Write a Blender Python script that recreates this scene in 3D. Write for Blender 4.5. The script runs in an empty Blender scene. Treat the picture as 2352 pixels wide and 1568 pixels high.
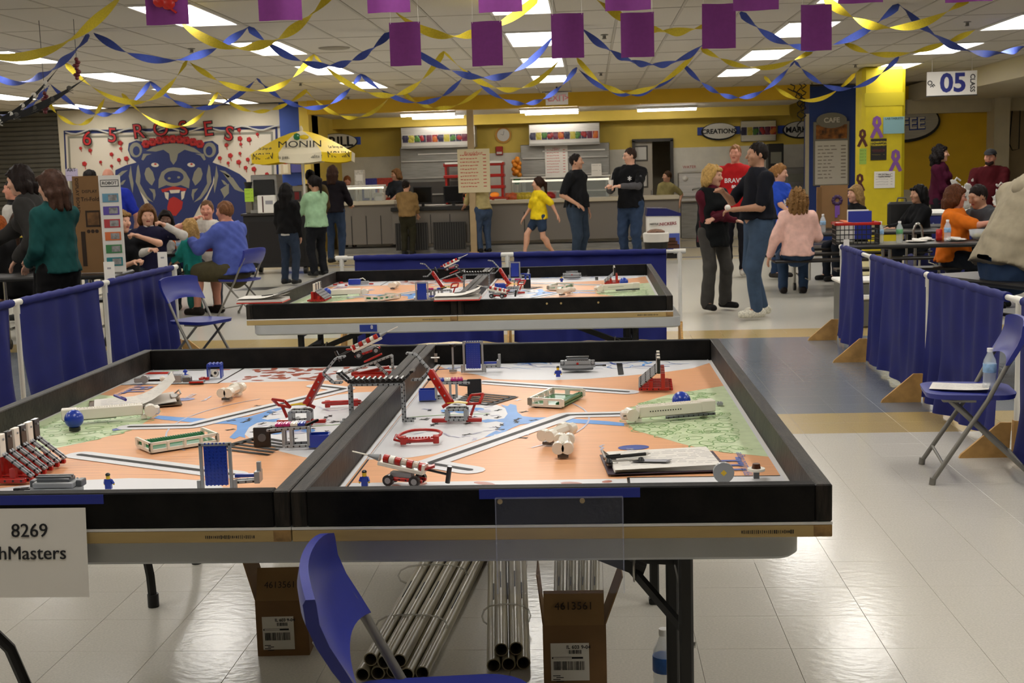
import bpy, bmesh, math, random
import numpy as np
from mathutils import Vector, Matrix

random.seed(7)
RNG = np.random.default_rng(7)
SC = bpy.context.scene
COL = SC.collection

# ---------------------------------------------------------------- camera, world, exposure
FPX, CX, CY, CZ, YAW, PIT, ROL = 2854.076, 0.69383, -2.71658, 1.57226, 0.0650342, 0.1336718, -0.0285369
CAM = np.array([CX, CY, CZ])
FW = np.array([-math.sin(YAW)*math.cos(PIT), math.cos(YAW)*math.cos(PIT), -math.sin(PIT)])
_R = np.array([math.cos(YAW), math.sin(YAW), 0.0]); _U = np.cross(_R, FW)
RT = _R*math.cos(ROL) + _U*math.sin(ROL)
UP = -_R*math.sin(ROL) + _U*math.cos(ROL)
cam = bpy.data.cameras.new('camera'); cam.sensor_width = 36.0; cam.lens = FPX/2352*36.0; cam.clip_end = 200
cam.clip_start = 0.05
camo = bpy.data.objects.new('camera', cam); COL.objects.link(camo)
camo.matrix_world = Matrix([[RT[0], UP[0], -FW[0], CX], [RT[1], UP[1], -FW[1], CY], [RT[2], UP[2], -FW[2], CZ], [0, 0, 0, 1]])
SC.camera = camo
cam.dof.use_dof = True; cam.dof.focus_distance = 4.2; cam.dof.aperture_fstop = 13.0

wd = bpy.data.worlds.new('world'); SC.world = wd; wd.use_nodes = True
wd.node_tree.nodes['Background'].inputs[0].default_value = (0.9, 0.86, 0.78, 1)
wd.node_tree.nodes['Background'].inputs[1].default_value = 0.05
SC.view_settings.view_transform = 'Standard'; SC.view_settings.look = 'None'
SC.view_settings.gamma = 1.0; SC.view_settings.use_curve_mapping = False
SC.view_settings.exposure = 0.0
LAMP = 13.5            # emission strength of every ceiling diffuser

def G(x, y, z=0.0):
    """photo pixel -> the point of the horizontal plane z"""
    d = FW + RT*(x-1176)/FPX + UP*(784-y)/FPX
    p = CAM + d*(z-CZ)/d[2]
    return Vector(p)
def D(x, y, Y):
    """photo pixel -> the point of the upright plane at depth Y"""
    d = FW + RT*(x-1176)/FPX + UP*(784-y)/FPX
    return Vector(CAM + d*(Y-CY)/d[1])

# ---------------------------------------------------------------- materials
def lin(h):
    if isinstance(h, str):
        h = h.lstrip('#'); v = [int(h[i:i+2], 16)/255 for i in (0, 2, 4)]
        return tuple(((c/12.92) if c <= 0.04045 else ((c+0.055)/1.055)**2.4) for c in v) + (1,)
    return tuple(h[:3]) + (1,)
MATS = {}
def mat(name, col='#888888', rough=0.5, metal=0.0, noise=0.0, nscale=12.0, bump=0.0, bscale=120.0, emit=0.0,
        alpha=1.0, trans=0.0, spec=0.5, stretch=(1, 1, 1), col2=None, coat=0.0, sheen=0.0, ior=1.45):
    if name in MATS: return MATS[name]
    m = bpy.data.materials.new(name); m.use_nodes = True; MATS[name] = m
    nt = m.node_tree; b = nt.nodes['Principled BSDF']
    b.inputs['Base Color'].default_value = lin(col); b.inputs['Roughness'].default_value = rough
    b.inputs['Metallic'].default_value = metal; b.inputs['Specular IOR Level'].default_value = spec
    b.inputs['Alpha'].default_value = alpha; b.inputs['Transmission Weight'].default_value = trans
    b.inputs['IOR'].default_value = ior
    b.inputs['Coat Weight'].default_value = coat; b.inputs['Sheen Weight'].default_value = sheen
    if emit:
        b.inputs['Emission Color'].default_value = lin(col); b.inputs['Emission Strength'].default_value = emit
    if noise or bump or col2:
        tc = nt.nodes.new('ShaderNodeTexCoord'); mp = nt.nodes.new('ShaderNodeMapping'); mp.inputs['Scale'].default_value = stretch
        nt.links.new(tc.outputs['Object'], mp.inputs['Vector'])
    if noise or col2:
        n = nt.nodes.new('ShaderNodeTexNoise'); n.inputs['Scale'].default_value = nscale; n.inputs['Detail'].default_value = 4
        nt.links.new(mp.outputs[0], n.inputs['Vector'])
        r = nt.nodes.new('ShaderNodeValToRGB'); c = lin(col)
        r.color_ramp.elements[0].position = 0.35; r.color_ramp.elements[1].position = 0.65
        r.color_ramp.elements[0].color = tuple(max(0, v*(1-noise)) for v in c[:3]) + (1,)
        r.color_ramp.elements[1].color = lin(col2) if col2 else tuple(min(1, v*(1+noise*0.6)) for v in c[:3]) + (1,)
        nt.links.new(n.outputs['Fac'], r.inputs['Fac']); nt.links.new(r.outputs['Color'], b.inputs['Base Color'])
        if emit: nt.links.new(r.outputs['Color'], b.inputs['Emission Color'])
    if bump:
        n2 = nt.nodes.new('ShaderNodeTexNoise'); n2.inputs['Scale'].default_value = bscale; n2.inputs['Detail'].default_value = 2
        nt.links.new(mp.outputs[0], n2.inputs['Vector'])
        bp = nt.nodes.new('ShaderNodeBump'); bp.inputs['Strength'].default_value = bump; bp.inputs['Distance'].default_value = 0.01
        nt.links.new(n2.outputs['Fac'], bp.inputs['Height']); nt.links.new(bp.outputs['Normal'], b.inputs['Normal'])
    return m

# ---------------------------------------------------------------- mesh builder
def rot(rx=0, ry=0, rz=0):
    return Matrix.Rotation(rz, 4, 'Z') @ Matrix.Rotation(ry, 4, 'Y') @ Matrix.Rotation(rx, 4, 'X')
def tr(x, y=0, z=0):
    return Matrix.Translation((x, y, z)) if not hasattr(x, '__len__') else Matrix.Translation(x)
def frame(d):
    d = Vector(d).normalized()
    a = Vector((0, 0, 1)) if abs(d.z) < 0.9 else Vector((1, 0, 0))
    u = a.cross(d).normalized(); v = d.cross(u)
    return u, v, d
class M:
    def __init__(self): self.v = []; self.f = []; self.m = []
    def add(self, vs, fs, mi=0, X=None):
        o = len(self.v)
        self.v += [tuple(X @ Vector(p)) if X is not None else tuple(p) for p in vs]
        self.f += [tuple(o+i for i in f) for f in fs]; self.m += [mi]*len(fs)
        return self
    def box(self, c, s, mi=0, X=None, b=0.0):
        hx, hy, hz = s[0]/2, s[1]/2, s[2]/2
        Y = tr(c) if X is None else X @ tr(c)
        if b <= 0:
            vs = [(x, y, z) for x in (-hx, hx) for y in (-hy, hy) for z in (-hz, hz)]
            fs = [(0, 1, 3, 2), (4, 6, 7, 5), (0, 4, 5, 1), (2, 3, 7, 6), (0, 2, 6, 4), (1, 5, 7, 3)]
            return self.add(vs, fs, mi, Y)
        b = min(b, hx*.9, hy*.9, hz*.9); vs = []; ix = {}
        for sx in (-1, 1):
            for sy in (-1, 1):
                for sz in (-1, 1):
                    for a in range(3):
                        p = [sx*(hx-b), sy*(hy-b), sz*(hz-b)]; p[a] = (sx*hx, sy*hy, sz*hz)[a]
                        ix[sx, sy, sz, a] = len(vs); vs.append(tuple(p))
        fs = []
        for a in range(3):
            o = [i for i in range(3) if i != a]
            for s1 in (-1, 1):
                q = []
                for (p1, p2) in ((-1, -1), (1, -1), (1, 1), (-1, 1)):
                    k = [0, 0, 0]; k[a] = s1; k[o[0]] = p1; k[o[1]] = p2; q.append(ix[tuple(k)+(a,)])
                fs.append(tuple(q))
            for p1 in (-1, 1):
                for p2 in (-1, 1):
                    k1 = [0, 0, 0]; k1[a] = -1; k1[o[0]] = p1; k1[o[1]] = p2; k2 = list(k1); k2[a] = 1
                    fs.append((ix[tuple(k1)+(o[0],)], ix[tuple(k2)+(o[0],)], ix[tuple(k2)+(o[1],)], ix[tuple(k1)+(o[1],)]))
        for sx in (-1, 1):
            for sy in (-1, 1):
                for sz in (-1, 1): fs.append(tuple(ix[sx, sy, sz, a] for a in range(3)))
        return self.add(vs, fs, mi, Y)
    def beam(self, p0, p1, w, h, mi=0, X=None, b=0.0):
        """box running from p0 to p1, w across, h high"""
        p0 = Vector(p0); p1 = Vector(p1); u, v, d = frame(p1-p0); L = (p1-p0).length
        R = Matrix((u, v, d)).transposed().to_4x4()
        Y = tr((p0+p1)/2) @ R
        return self.box((0, 0, 0), (w, h, L), mi, Y if X is None else X @ Y, b)
    def cyl(self, p0, p1, r, r2=None, n=10, mi=0, X=None, cap=True):
        p0 = Vector(p0); p1 = Vector(p1); r2 = r if r2 is None else r2
        u, v, d = frame(p1-p0); vs = []
        for p, q in ((p0, r), (p1, r2)):
            for i in range(n):
                a = 2*math.pi*i/n; vs.append(p + (u*math.cos(a) + v*math.sin(a))*q)
        fs = [(i, (i+1) % n, n+(i+1) % n, n+i) for i in range(n)]
        if cap: fs += [tuple(reversed(range(n))), tuple(range(n, 2*n))]
        return self.add(vs, fs, mi, X)
    def tube(self, pts, r, n=8, mi=0, X=None, closed=False, flat=None):
        pts = [Vector(p) for p in pts]; k = len(pts); vs = []; fs = []
        ref = None
        for i, p in enumerate(pts):
            a = pts[(i-1) % k] if (closed or i > 0) else p; c = pts[(i+1) % k] if (closed or i < k-1) else p
            d = (c-a).normalized() if (c-a).length > 1e-9 else Vector((0, 0, 1))
            if ref is None: u, v, _ = frame(d)
            else:
                u = (ref - d*ref.dot(d)); u = u.normalized() if u.length > 1e-6 else frame(d)[0]; v = d.cross(u)
            ref = u; rr = r[i] if hasattr(r, '__len__') else r
            for j in range(n):
                t = 2*math.pi*j/n
                vs.append(p + u*math.cos(t)*rr + v*math.sin(t)*rr*(flat or 1))
        for i in range(k if closed else k-1):
            for j in range(n):
                a, b2 = i*n+j, i*n+(j+1) % n; c, d2 = ((i+1) % k)*n+(j+1) % n, ((i+1) % k)*n+j
                fs.append((a, b2, c, d2))
        if not closed: fs += [tuple(reversed(range(n))), tuple(range((k-1)*n, k*n))]
        return self.add(vs, fs, mi, X)
    def lathe(self, prof, n=16, mi=0, X=None, c=(0, 0, 0)):
        vs = []; fs = []; k = len(prof)
        for (r, z) in prof:
            for j in range(n):
                t = 2*math.pi*j/n; vs.append((c[0]+r*math.cos(t), c[1]+r*math.sin(t), c[2]+z))
        for i in range(k-1):
            for j in range(n): fs.append((i*n+j, i*n+(j+1) % n, (i+1)*n+(j+1) % n, (i+1)*n+j))
        if prof[0][0] > 1e-5: fs.append(tuple(reversed(range(n))))
        if prof[-1][0] > 1e-5: fs.append(tuple(range((k-1)*n, k*n)))
        return self.add(vs, fs, mi, X)
    def ball(self, c, r, n=14, mi=0, X=None):
        if not hasattr(r, '__len__'): r = (r, r, r)
        k = max(4, n//2); vs = [(c[0], c[1], c[2]-r[2])]; fs = []
        for i in range(1, k):
            t = math.pi*i/k
            for j in range(n):
                a = 2*math.pi*j/n
                vs.append((c[0]+r[0]*math.sin(t)*math.cos(a), c[1]+r[1]*math.sin(t)*math.sin(a), c[2]-r[2]*math.cos(t)))
        vs.append((c[0], c[1], c[2]+r[2])); e = len(vs)-1
        for j in range(n): fs.append((0, 1+(j+1) % n, 1+j)); fs.append((e, 1+(k-2)*n+j, 1+(k-2)*n+(j+1) % n))
        for i in range(k-2):
            for j in range(n): fs.append((1+i*n+j, 1+i*n+(j+1) % n, 1+(i+1)*n+(j+1) % n, 1+(i+1)*n+j))
        return self.add(vs, fs, mi, X)
    def prism(self, poly, z0, z1, mi=0, X=None):
        n = len(poly); vs = [(x, y, z0) for x, y in poly] + [(x, y, z1) for x, y in poly]
        fs = [tuple(reversed(range(n))), tuple(range(n, 2*n))] + [(i, (i+1) % n, n+(i+1) % n, n+i) for i in range(n)]
        return self.add(vs, fs, mi, X)
    def poly(self, pts, mi=0, X=None): return self.add(pts, [tuple(range(len(pts)))], mi, X)
    def strip(self, A, B, mi=0, X=None):
        n = len(A); return self.add(list(A)+list(B), [(i, i+1, n+i+1, n+i) for i in range(n-1)], mi, X)
    def mesh(self, name, mats, smooth=False):
        me = bpy.data.meshes.new(name); me.from_pydata([tuple(p) for p in self.v], [], self.f)
        for m in (mats if isinstance(mats, (list, tuple)) else [mats]): me.materials.append(m)
        if any(self.m): me.polygons.foreach_set('material_index', self.m)
        if smooth:
            me.polygons.foreach_set('use_smooth', [True]*len(me.polygons))
            try: me.set_sharp_from_angle(angle=math.radians(smooth if smooth > 1 else 40))
            except Exception: pass
        me.update(); return me
    def build(self, name, mats, parent=None, smooth=False):
        return obj(name, self.mesh(name, mats, smooth), parent)
def obj(name, me, parent=None):
    o = bpy.data.objects.new(name, me); COL.objects.link(o)
    if parent is not None: o.parent = parent
    return o
def tag(o, label, cat, group=None):
    o['label'] = label; o['category'] = cat
    if group: o['group'] = group
    return o
def thing(name, label, cat, loc=(0, 0, 0), rz=0.0, group=None):
    o = bpy.data.objects.new(name, None); COL.objects.link(o); o.empty_display_size = 0.1
    o.location = loc; o.rotation_euler = (0, 0, rz)
    return tag(o, label, cat, group)
def struct(o): o['kind'] = 'structure'; return o
def copy_tree(o, parent=None):
    c = o.copy(); COL.objects.link(c); c.parent = parent
    for ch in list(o.children): copy_tree(ch, c)
    return c
def dup(o, loc, rz, label=None, group=None):
    c = copy_tree(o); c.location = loc; c.rotation_euler = (0, 0, rz)
    if label: c['label'] = label
    if group: c['group'] = group
    return c
_fonts = {}
def text(s, size, m, parent, X, name='lettering', depth=0.0008, bold=0.0, align='CENTER', sx=1.0, space=1.0):
    """flat lettering, reads along local x with up local y of the matrix X"""
    cu = bpy.data.curves.new('t', 'FONT'); cu.body = s; cu.size = size; cu.extrude = depth; cu.offset = bold*size
    cu.align_x = align; cu.align_y = 'CENTER'; cu.resolution_u = 3; cu.space_character = space
    t = bpy.data.objects.new('t', cu); COL.objects.link(t)
    dg = bpy.context.evaluated_depsgraph_get()
    me = bpy.data.meshes.new_from_object(t.evaluated_get(dg)); bpy.data.objects.remove(t); bpy.data.curves.remove(cu)
    me.materials.clear(); me.materials.append(m); me.name = name
    me.transform(X @ Matrix.Diagonal((sx, 1, 1, 1)))
    return obj(name, me, parent)
def wallX(p, rz=0.0):
    """matrix for flat things on an upright face looking towards -Y (rz turns about Z)"""
    return tr(p) @ rot(math.pi/2, 0, 0) if not rz else tr(p) @ rot(0, 0, rz) @ rot(math.pi/2, 0, 0)
# ================================================================ the room
ZC = 3.2                      # ceiling
M_FLOORW = mat('vinyl tile ivory', '#c3bfb4', .17, noise=.09, nscale=120, bump=.07, bscale=22, spec=.35, stretch=(1, 1.6, 1))
M_FLOORT = mat('vinyl tile ochre', '#ae9866', .2, noise=.09, nscale=120, bump=.07, bscale=22, spec=.35)
M_FLOORB = mat('vinyl tile slate', '#70757b', .2, noise=.09, nscale=120, bump=.07, bscale=22, spec=.35)
M_FLOORQ = mat('quarry tile sand', '#bcae90', .2, noise=.1, nscale=60, bump=.02, bscale=30)
M_STRIPE = mat('vinyl stripe blue', '#4d567c', .2)
M_JOINT = mat('floor joint', '#8f897c', .8)
M_CTILE = mat('acoustic tile', '#c9c4ba', .95, noise=.05, nscale=140, bump=.25, bscale=260)
M_TBAR = mat('ceiling grid', '#b0aba0', .6)
M_WHITEP = mat('white metal', '#e4e2dc', .4)
M_LAMP = mat('lamp diffuser', '#fffbf5', .6, emit=LAMP)
M_YEL = mat('yellow paint', '#d6ae26', .55, noise=.05, nscale=3)
M_YELL = mat('yellow paint light', '#dcc052', .55, noise=.05, nscale=3)
M_CREAM = mat('cream paint', '#c6bda6', .6, noise=.05, nscale=4)
M_BLOCK = mat('white glazed block', '#dad6ca', .35, noise=.05, nscale=6)
M_BLUEP = mat('blue paint', '#23418f', .5, noise=.08, nscale=4)
M_DARKW = mat('grey shutter', '#55524a', .5, noise=.1, nscale=6)
M_STEEL = mat('stainless steel', '#b5b2ac', .36, metal=.85, noise=.1, nscale=3, stretch=(1, 1, 12))
M_STEELD = mat('stainless steel dull', '#8f8d88', .42, metal=.7, noise=.15, nscale=3, stretch=(1, 1, 12))
M_BLACK = mat('black plastic', '#141414', .45)
M_DKGREY = mat('dark grey laminate', '#4a4743', .5)
M_PAPER = mat('paper', '#d8d4cc', .8)
M_INK = mat('black ink', '#1c1a1c', .7)
M_REDINK = mat('red ink', '#b8453e', .7)
M_WOOD = mat('pine wood', '#b98f52', .6, noise=.22, nscale=6, stretch=(2, 14, 2))
M_PVC = mat('white pvc', '#d9d6cc', .3)

GX0, GY0, TS = 0.717, 1.248, 0.3048
def floor_kind(y):
    if 4.6 < y < 5.2 or 8.87 < y < 9.48: return 1
    if 5.2 < y < 8.87: return 2
    return 3 if y > 19.2 else 0
XW0, XW1, YW0, YW1 = -12.6, 12.2, -7.0, 27.0
fl = M()
fl.box((0, 10, -0.06), (25.5, 35, 0.11))
FLOOR = struct(fl.build('floor', M_JOINT))
TM = []
for k, mm in enumerate((M_FLOORW, M_FLOORT, M_FLOORB, M_FLOORQ)):
    g = .0005 if k < 3 else .003
    TM.append(M().box((0, 0, -.0025), (TS-2*g, TS-2*g, .005), b=.0007).mesh('floor_tile', mm))
cells = []
for i in range(-44, 40):
    for j in range(-26, 85):
        x = GX0+(i+.5)*TS; y = GY0+(j+.5)*TS
        if not (XW0 < x < XW1 and YW0 < y < YW1): continue
        d = np.array([x, y, 0])-CAM; w = d @ FW; s = 0
        if w > .5:
            px, py = 1176+FPX*(d @ RT)/w, 784-FPX*(d @ UP)/w
            if -120 < px < 2480 and 560 < py < 1700: s = 1/w**3
            if 0 < px < 620 and py < 1290 and py > 820: s *= .2          # behind curtain and table
            if 620 < px < 1900 and 800 < py < 1290: s *= .05             # under the playing field
        cells.append((s, x, y))
cells.sort(reverse=True)
rest = M()
for n, (s, x, y) in enumerate(cells):
    k = floor_kind(y)
    if n < 300:
        o = obj('tile', TM[k], FLOOR); o.location = (x, y, 0)
    else:
        g = TS/2-.0006
        rest.add([(x-g, y-g, 0), (x+g, y-g, 0), (x+g, y+g, 0), (x-g, y+g, 0)], [(0, 1, 2, 3)], k)
for (yy, hw) in ((19.86, .09), (22.65, .09), (25.2, .09)):
    rest.add([(-6, yy-hw, .001), (9, yy-hw, .001), (9, yy+hw, .001), (-6, yy+hw, .001)], [(0, 1, 2, 3)], 4)
p = G(590, 663)
rest.add([(p.x-.3, p.y-.25, .001), (p.x+.2, p.y-.25, .001), (p.x+.3, p.y+.25, .001), (p.x-.2, p.y+.25, .001)], [(0, 1, 2, 3)], 5)
o = rest.build('tile_field', [M_FLOORW, M_FLOORT, M_FLOORB, M_FLOORQ, M_STRIPE, M_BLACK], FLOOR); o['kind'] = 'stuff'

# ceiling: grid of bars, tiles let in from above, troffers
CGX, CGY = .65, 1.625
CX0, CYY0 = -.275, 8.7
CEIL = struct(M().box((0, 10, ZC+.09), (25.5, 35, .06)).build('ceiling', M_TBAR))
bars = M()
x = CX0-19*CGX
while x < XW1: bars.box((x, 8, ZC+.006), (.024, 31, .012)); x += CGX
y = CYY0-9*CGY
while y < 24: bars.box((-.2, y, ZC+.005), (24.6, .024, .010)); y += CGY
bars.build('grid_bars', M_TBAR, CEIL)['kind'] = 'stuff'
light_cells = set()
for a in range(-3, 3):
    for j in range(-3, 5):
        if j > 3 and a > -2: continue
        light_cells.add((a*5 if a < 2 else 9, j*2))
light_cells |= {(9, j*2) for j in range(-3, 4)}
CT = M().box((0, 0, .01), (CGX-.028, CGY-.028, .016), b=.004).mesh('ceiling_tile', M_CTILE)
cc = []
for i in range(-19, 19):
    for j in range(-9, 10):
        if (i, j) in light_cells: continue
        x, y = CX0+(i+.5)*CGX, CYY0+(j+.5)*CGY
        if y > 23.3 or y < YW0 or x > XW1 or x < XW0: continue
        d = np.array([x, y, ZC])-CAM; w = d @ FW; s = 0
        if w > 2:
            px, py = 1176+FPX*(d @ RT)/w, 784-FPX*(d @ UP)/w
            if -90 < px < 2440 and -90 < py < 300: s = 1/w**3
        cc.append((s, x, y))
cc.sort(reverse=True); rest = M()
for n, (s, x, y) in enumerate(cc):
    if n < 300 and s > 0:
        o = obj('tile', CT, CEIL); o.location = (x, y, ZC+random.uniform(0, .003))
    else: rest.box((x, y, ZC+.01), (CGX-.028, CGY-.028, .016))
rest.build('tile_field', M_CTILE, CEIL)['kind'] = 'stuff'
# troffers
fr = M(); W, L = CGX-.026, CGY-.026
for sx in (-1, 1): fr.box((sx*(W/2-.012), 0, .0), (.024, L, .03), b=.003)
for sy in (-1, 1): fr.box((0, sy*(L/2-.012), .0), (W-.048, .024, .03), b=.003)
FRM = fr.mesh('frame', M_WHITEP)
DIF = M().box((0, 0, .008), (W-.05, L-.05, .008)).mesh('diffuser', M_LAMP)
PAN = M().box((0, 0, .05), (W-.004, L-.004, .07)).mesh('housing', M_WHITEP)
for (i, j) in sorted(light_cells):
    x, y = CX0+(i+.5)*CGX, CYY0+(j+.5)*CGY
    if y > 24 or y < YW0+.5: continue
    t = thing('ceiling_light', 'white recessed fluorescent troffer light in the tiled ceiling', 'light', (x, y, ZC), 0, 'ceiling troffers')
    obj('frame', FRM, t); obj('diffuser', DIF, t); obj('housing', PAN, t)

# walls
def wall(name, c, s, m): return struct(M().box(c, s).build(name, m))
wall('wall_left', (XW0-.06, 10, 1.6), (.12, 35, 3.3), M_CREAM)
wall('wall_right', (XW1+.06, 10, 1.6), (.12, 35, 3.3), M_CREAM)
wall('wall_rear', (0, YW0-.06, 1.6), (25, .12, 3.3), M_CREAM)
YM = 23.9                     # mural wall
xm0, xm1 = D(135, 300, YM).x, D(642, 290, YM).x
wm = M(); wm.box(((xm0+xm1)/2, YM+.1, 1.6), (xm1-xm0+.02, .2, 3.22))
WM = struct(wm.build('wall_mural', M_CREAM))
# roll shutter at the far left
ws = M()
for k in range(32): ws.box(((XW0+xm0)/2, YM+.05, .05+k*.1), (xm0-XW0, .06, .092), b=.02)
WS = struct(M().box(((XW0+xm0)/2, YM+.14, 1.6), (xm0-XW0, .08, 3.22)).build('wall_shutter', M_DARKW))
SL = M().box((0, 0, 0), (xm0-XW0, .05, .096), b=.02).mesh('slat', M_DARKW)
for k in range(32):
    o = obj('slat', SL, WS); o.location = ((XW0+xm0)/2, YM+.07, .05+k*.1)
# blue pilaster right of the mural
xb0, xb1 = D(642, 280, YM-.3).x, D(716, 280, YM-.3).x
wall('wall_pilaster', ((xb0+xb1)/2, YM, 1.6), (xb1-xb0, .6, 3.22), M_BLUEP)
# serving alcove
YS, YB = 23.2, 26.6           # soffit front, kitchen back wall
xs0, xs1 = xb1, D(1860, 240, YS).x
ZS = D(1300, 243, YS).z       # underside of the first soffit
wall('trim_1', ((xs0+xs1)/2, YS+.15, (ZS+ZC)/2), (xs1-xs0, .3, ZC-ZS+.02), M_YEL)
wall('ceiling_alcove', ((xs0+xs1)/2, (YS+.3+YB)/2, ZS+.05), (xs1-xs0, YB-YS-.3, .1), mat('alcove ceiling white', '#d8d3c6', .8))
Y2 = 25.75; Z2a, Z2 = ZS, D(1300, 280, Y2).z
wall('trim_2', ((xs0+xs1)/2, Y2+.1, (Z2+Z2a)/2), (xs1-xs0, .2, Z2a-Z2), M_YELL)
ZY = D(1600, 338, YB).z       # yellow above, block below
xk0, xk1 = xs0-.4, 9.5
DX0, DX1 = D(1456, 400, YB).x, D(1543, 400, YB).x; DZ = D(1500, 322, YB).z
wk = M()
for (a, b2) in ((xk0, DX0), (DX1, xk1)):
    wk.box(((a+b2)/2, YB+.08, (ZY+3.2)/2), (b2-a, .16, 3.2-ZY), 0); wk.box(((a+b2)/2, YB+.08, ZY/2), (b2-a, .16, ZY), 1)
wk.box(((DX0+DX1)/2, YB+.08, (DZ+3.2)/2), (DX1-DX0, .16, 3.2-DZ), 0)
WK = struct(wk.build('wall_kitchen', [M_YELL, M_BLOCK]))
wall('wall_alcove_left', (xs0-.1, 25, 1.6), (.2, 3.4, 3.22), M_YELL)
# room behind the kitchen door
wall('wall_store', ((DX0+DX1)/2+.2, YB+2.4, 1.6), (4, .1, 3.2), M_CREAM)
wall('wall_store_left', (DX0-.6, YB+1.3, 1.6), (.1, 2.2, 3.2), M_CREAM)
wall('wall_store_right', (DX1+1.0, YB+1.3, 1.6), (.1, 2.2, 3.2), M_CREAM)
wall('ceiling_store', ((DX0+DX1)/2+.2, YB+1.3, 3.0), (3.6, 2.2, .1), M_CTILE)
wall('floor_store', ((DX0+DX1)/2+.2, YB+1.3, -.03), (3.6, 2.4, .06), M_FLOORQ)
dt = M()
dt.box((DX0, YB-.02, DZ/2), (.07, .2, DZ), 0); dt.box((DX1, YB-.02, DZ/2), (.07, .2, DZ), 0); dt.box(((DX0+DX1)/2, YB-.02, DZ), (DX1-DX0+.07, .2, .07), 0)
struct(dt.build('trim_3', mat('door frame', '#33302c', .5)))
dw = (DX1-DX0)*.46
dr = struct(M().box((DX0+.03+dw/2, YB+.04, DZ/2), (dw, .05, DZ-.06), b=.004).build('door_1', mat('door grey beige', '#a8a194', .5)))
for z in (DZ*.87, DZ*.6, DZ*.33):
    pn = M(); pn.box((DX0+.03+dw*.32, YB+.008, z), (.34, .015, .36), 0, b=.004); pn.box((DX0+.03+dw*.32, YB-.002, z), (.27, .01, .29), 1)
    pn.build('vision_panel', [mat('panel frame', '#4a463f', .5), mat('frosted pane', '#c8c6c0', .25)], dr)
M().box((DX0+.05+dw*.9, YB-.0, 1.05), (.04, .09, .14), b=.01).build('door_handle', M_STEEL, dr)

# right side of the hall
XP0, XP1 = D(1858, 300, 24.0).x, D(1966, 300, 24.0).x
wall('wall_pillar_blue', ((XP0+XP1)/2, 24.3, 1.6), (XP1-XP0, .6, 3.22), M_BLUEP)
wall('trim_4', (XP0-.03, 24.05, 1.3), (.06, .14, 2.7), M_CREAM)
xr0, xr1 = XP1, XW1
wr = M()
wr.box(((xr0+9.2)/2, 24.9, 1.2+.9), (9.2-xr0, .2, 2.2), 0); wr.box(((xr0+9.2)/2, 24.9, .5), (9.2-xr0, .2, 1.0), 1)
struct(wr.build('wall_coffee', [M_YEL, M_CREAM]))
wall('wall_corner_cream', (9.36, 24.6, 1.5), (.32, .6, 3.2), M_CREAM)
wall('wall_alcove_right', (10.9, 25.0, 1.5), (2.9, .2, 3.2), mat('tan paint', '#a39274', .6, noise=.06, nscale=4))
# bulkhead along the right
bx = M(); bx.box((9.85, 18.2, ZC-.16), (4.6, 13.2, .34)); struct(bx.build('trim_5', mat('bulkhead cream', '#c9c2b0', .7)))
wall('trim_6', (9.8, 24.65, ZC-.45), (4.7, .3, .3), M_CREAM)
# ================================================================ playing fields on folding tables
M_BLKPAINT = mat('black painted wood', '#0b0a09', .6, noise=.5, nscale=14, col2='#141210', spec=.2, stretch=(1, 6, 1), bump=.15, bscale=60)
M_BLKWORN = mat('black painted wood worn', '#171411', .5, noise=.6, nscale=11, col2='#2e2822', spec=.3, stretch=(8, 1, 1), bump=.15, bscale=60)
M_LUMBER = mat('spruce board', '#ab925f', .6, noise=.1, nscale=5, stretch=(1, 6, 6))
M_PLYEDGE = mat('white painted edge', '#d5d3cf', .6)
M_ENDGRAIN = mat('end grain', '#9c7a48', .7, noise=.45, nscale=30)
M_TABLETOP = mat('grey white table plastic', '#a9abab', .45, noise=.04, nscale=8, bump=.05, bscale=300)
M_LEG = mat('black steel tube', '#20201f', .4, metal=.3)
M_MAT0 = mat('mat print peach', '#dda479', .4, spec=.25, noise=.06, nscale=5, stretch=(1, 14, 1))
M_MATW = mat('mat print white', '#cfcfd1', .4, spec=.25)
M_MATG = mat('mat print green', '#c3d2aa', .4, spec=.25, noise=.08, nscale=25)
M_MATGD = mat('mat print dark green', '#84a56c', .4, spec=.25)
M_MATB = mat('mat print blue', '#5590d2', .4, spec=.25, noise=.12, nscale=8)
M_MATBD = mat('mat print deep blue', '#3f55a0', .3)
M_MATK = mat('mat print black', '#232221', .5, spec=.15)
M_MATR = mat('mat print rust', '#a85f4c', .3, noise=.2, nscale=30)
M_MATL = mat('mat print lilac grey', '#a9a9bd', .3)
M_REDP = mat('mat print red', '#c03428', .3)
MATM = [M_MAT0, M_MATW, M_MATG, M_MATGD, M_MATB, M_MATBD, M_MATK, M_MATR, M_MATL, M_REDP]
ZT = .874; WH = .0853; ZPLY = ZT-WH; ZL = ZPLY-.0346; ZM = ZPLY+.003
HW, HD = 1.219, 2.438
def mpx(l): return [((q := G(x, y, ZM)).x-HW/2, q.y-HD/2) for x, y in l]

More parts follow.
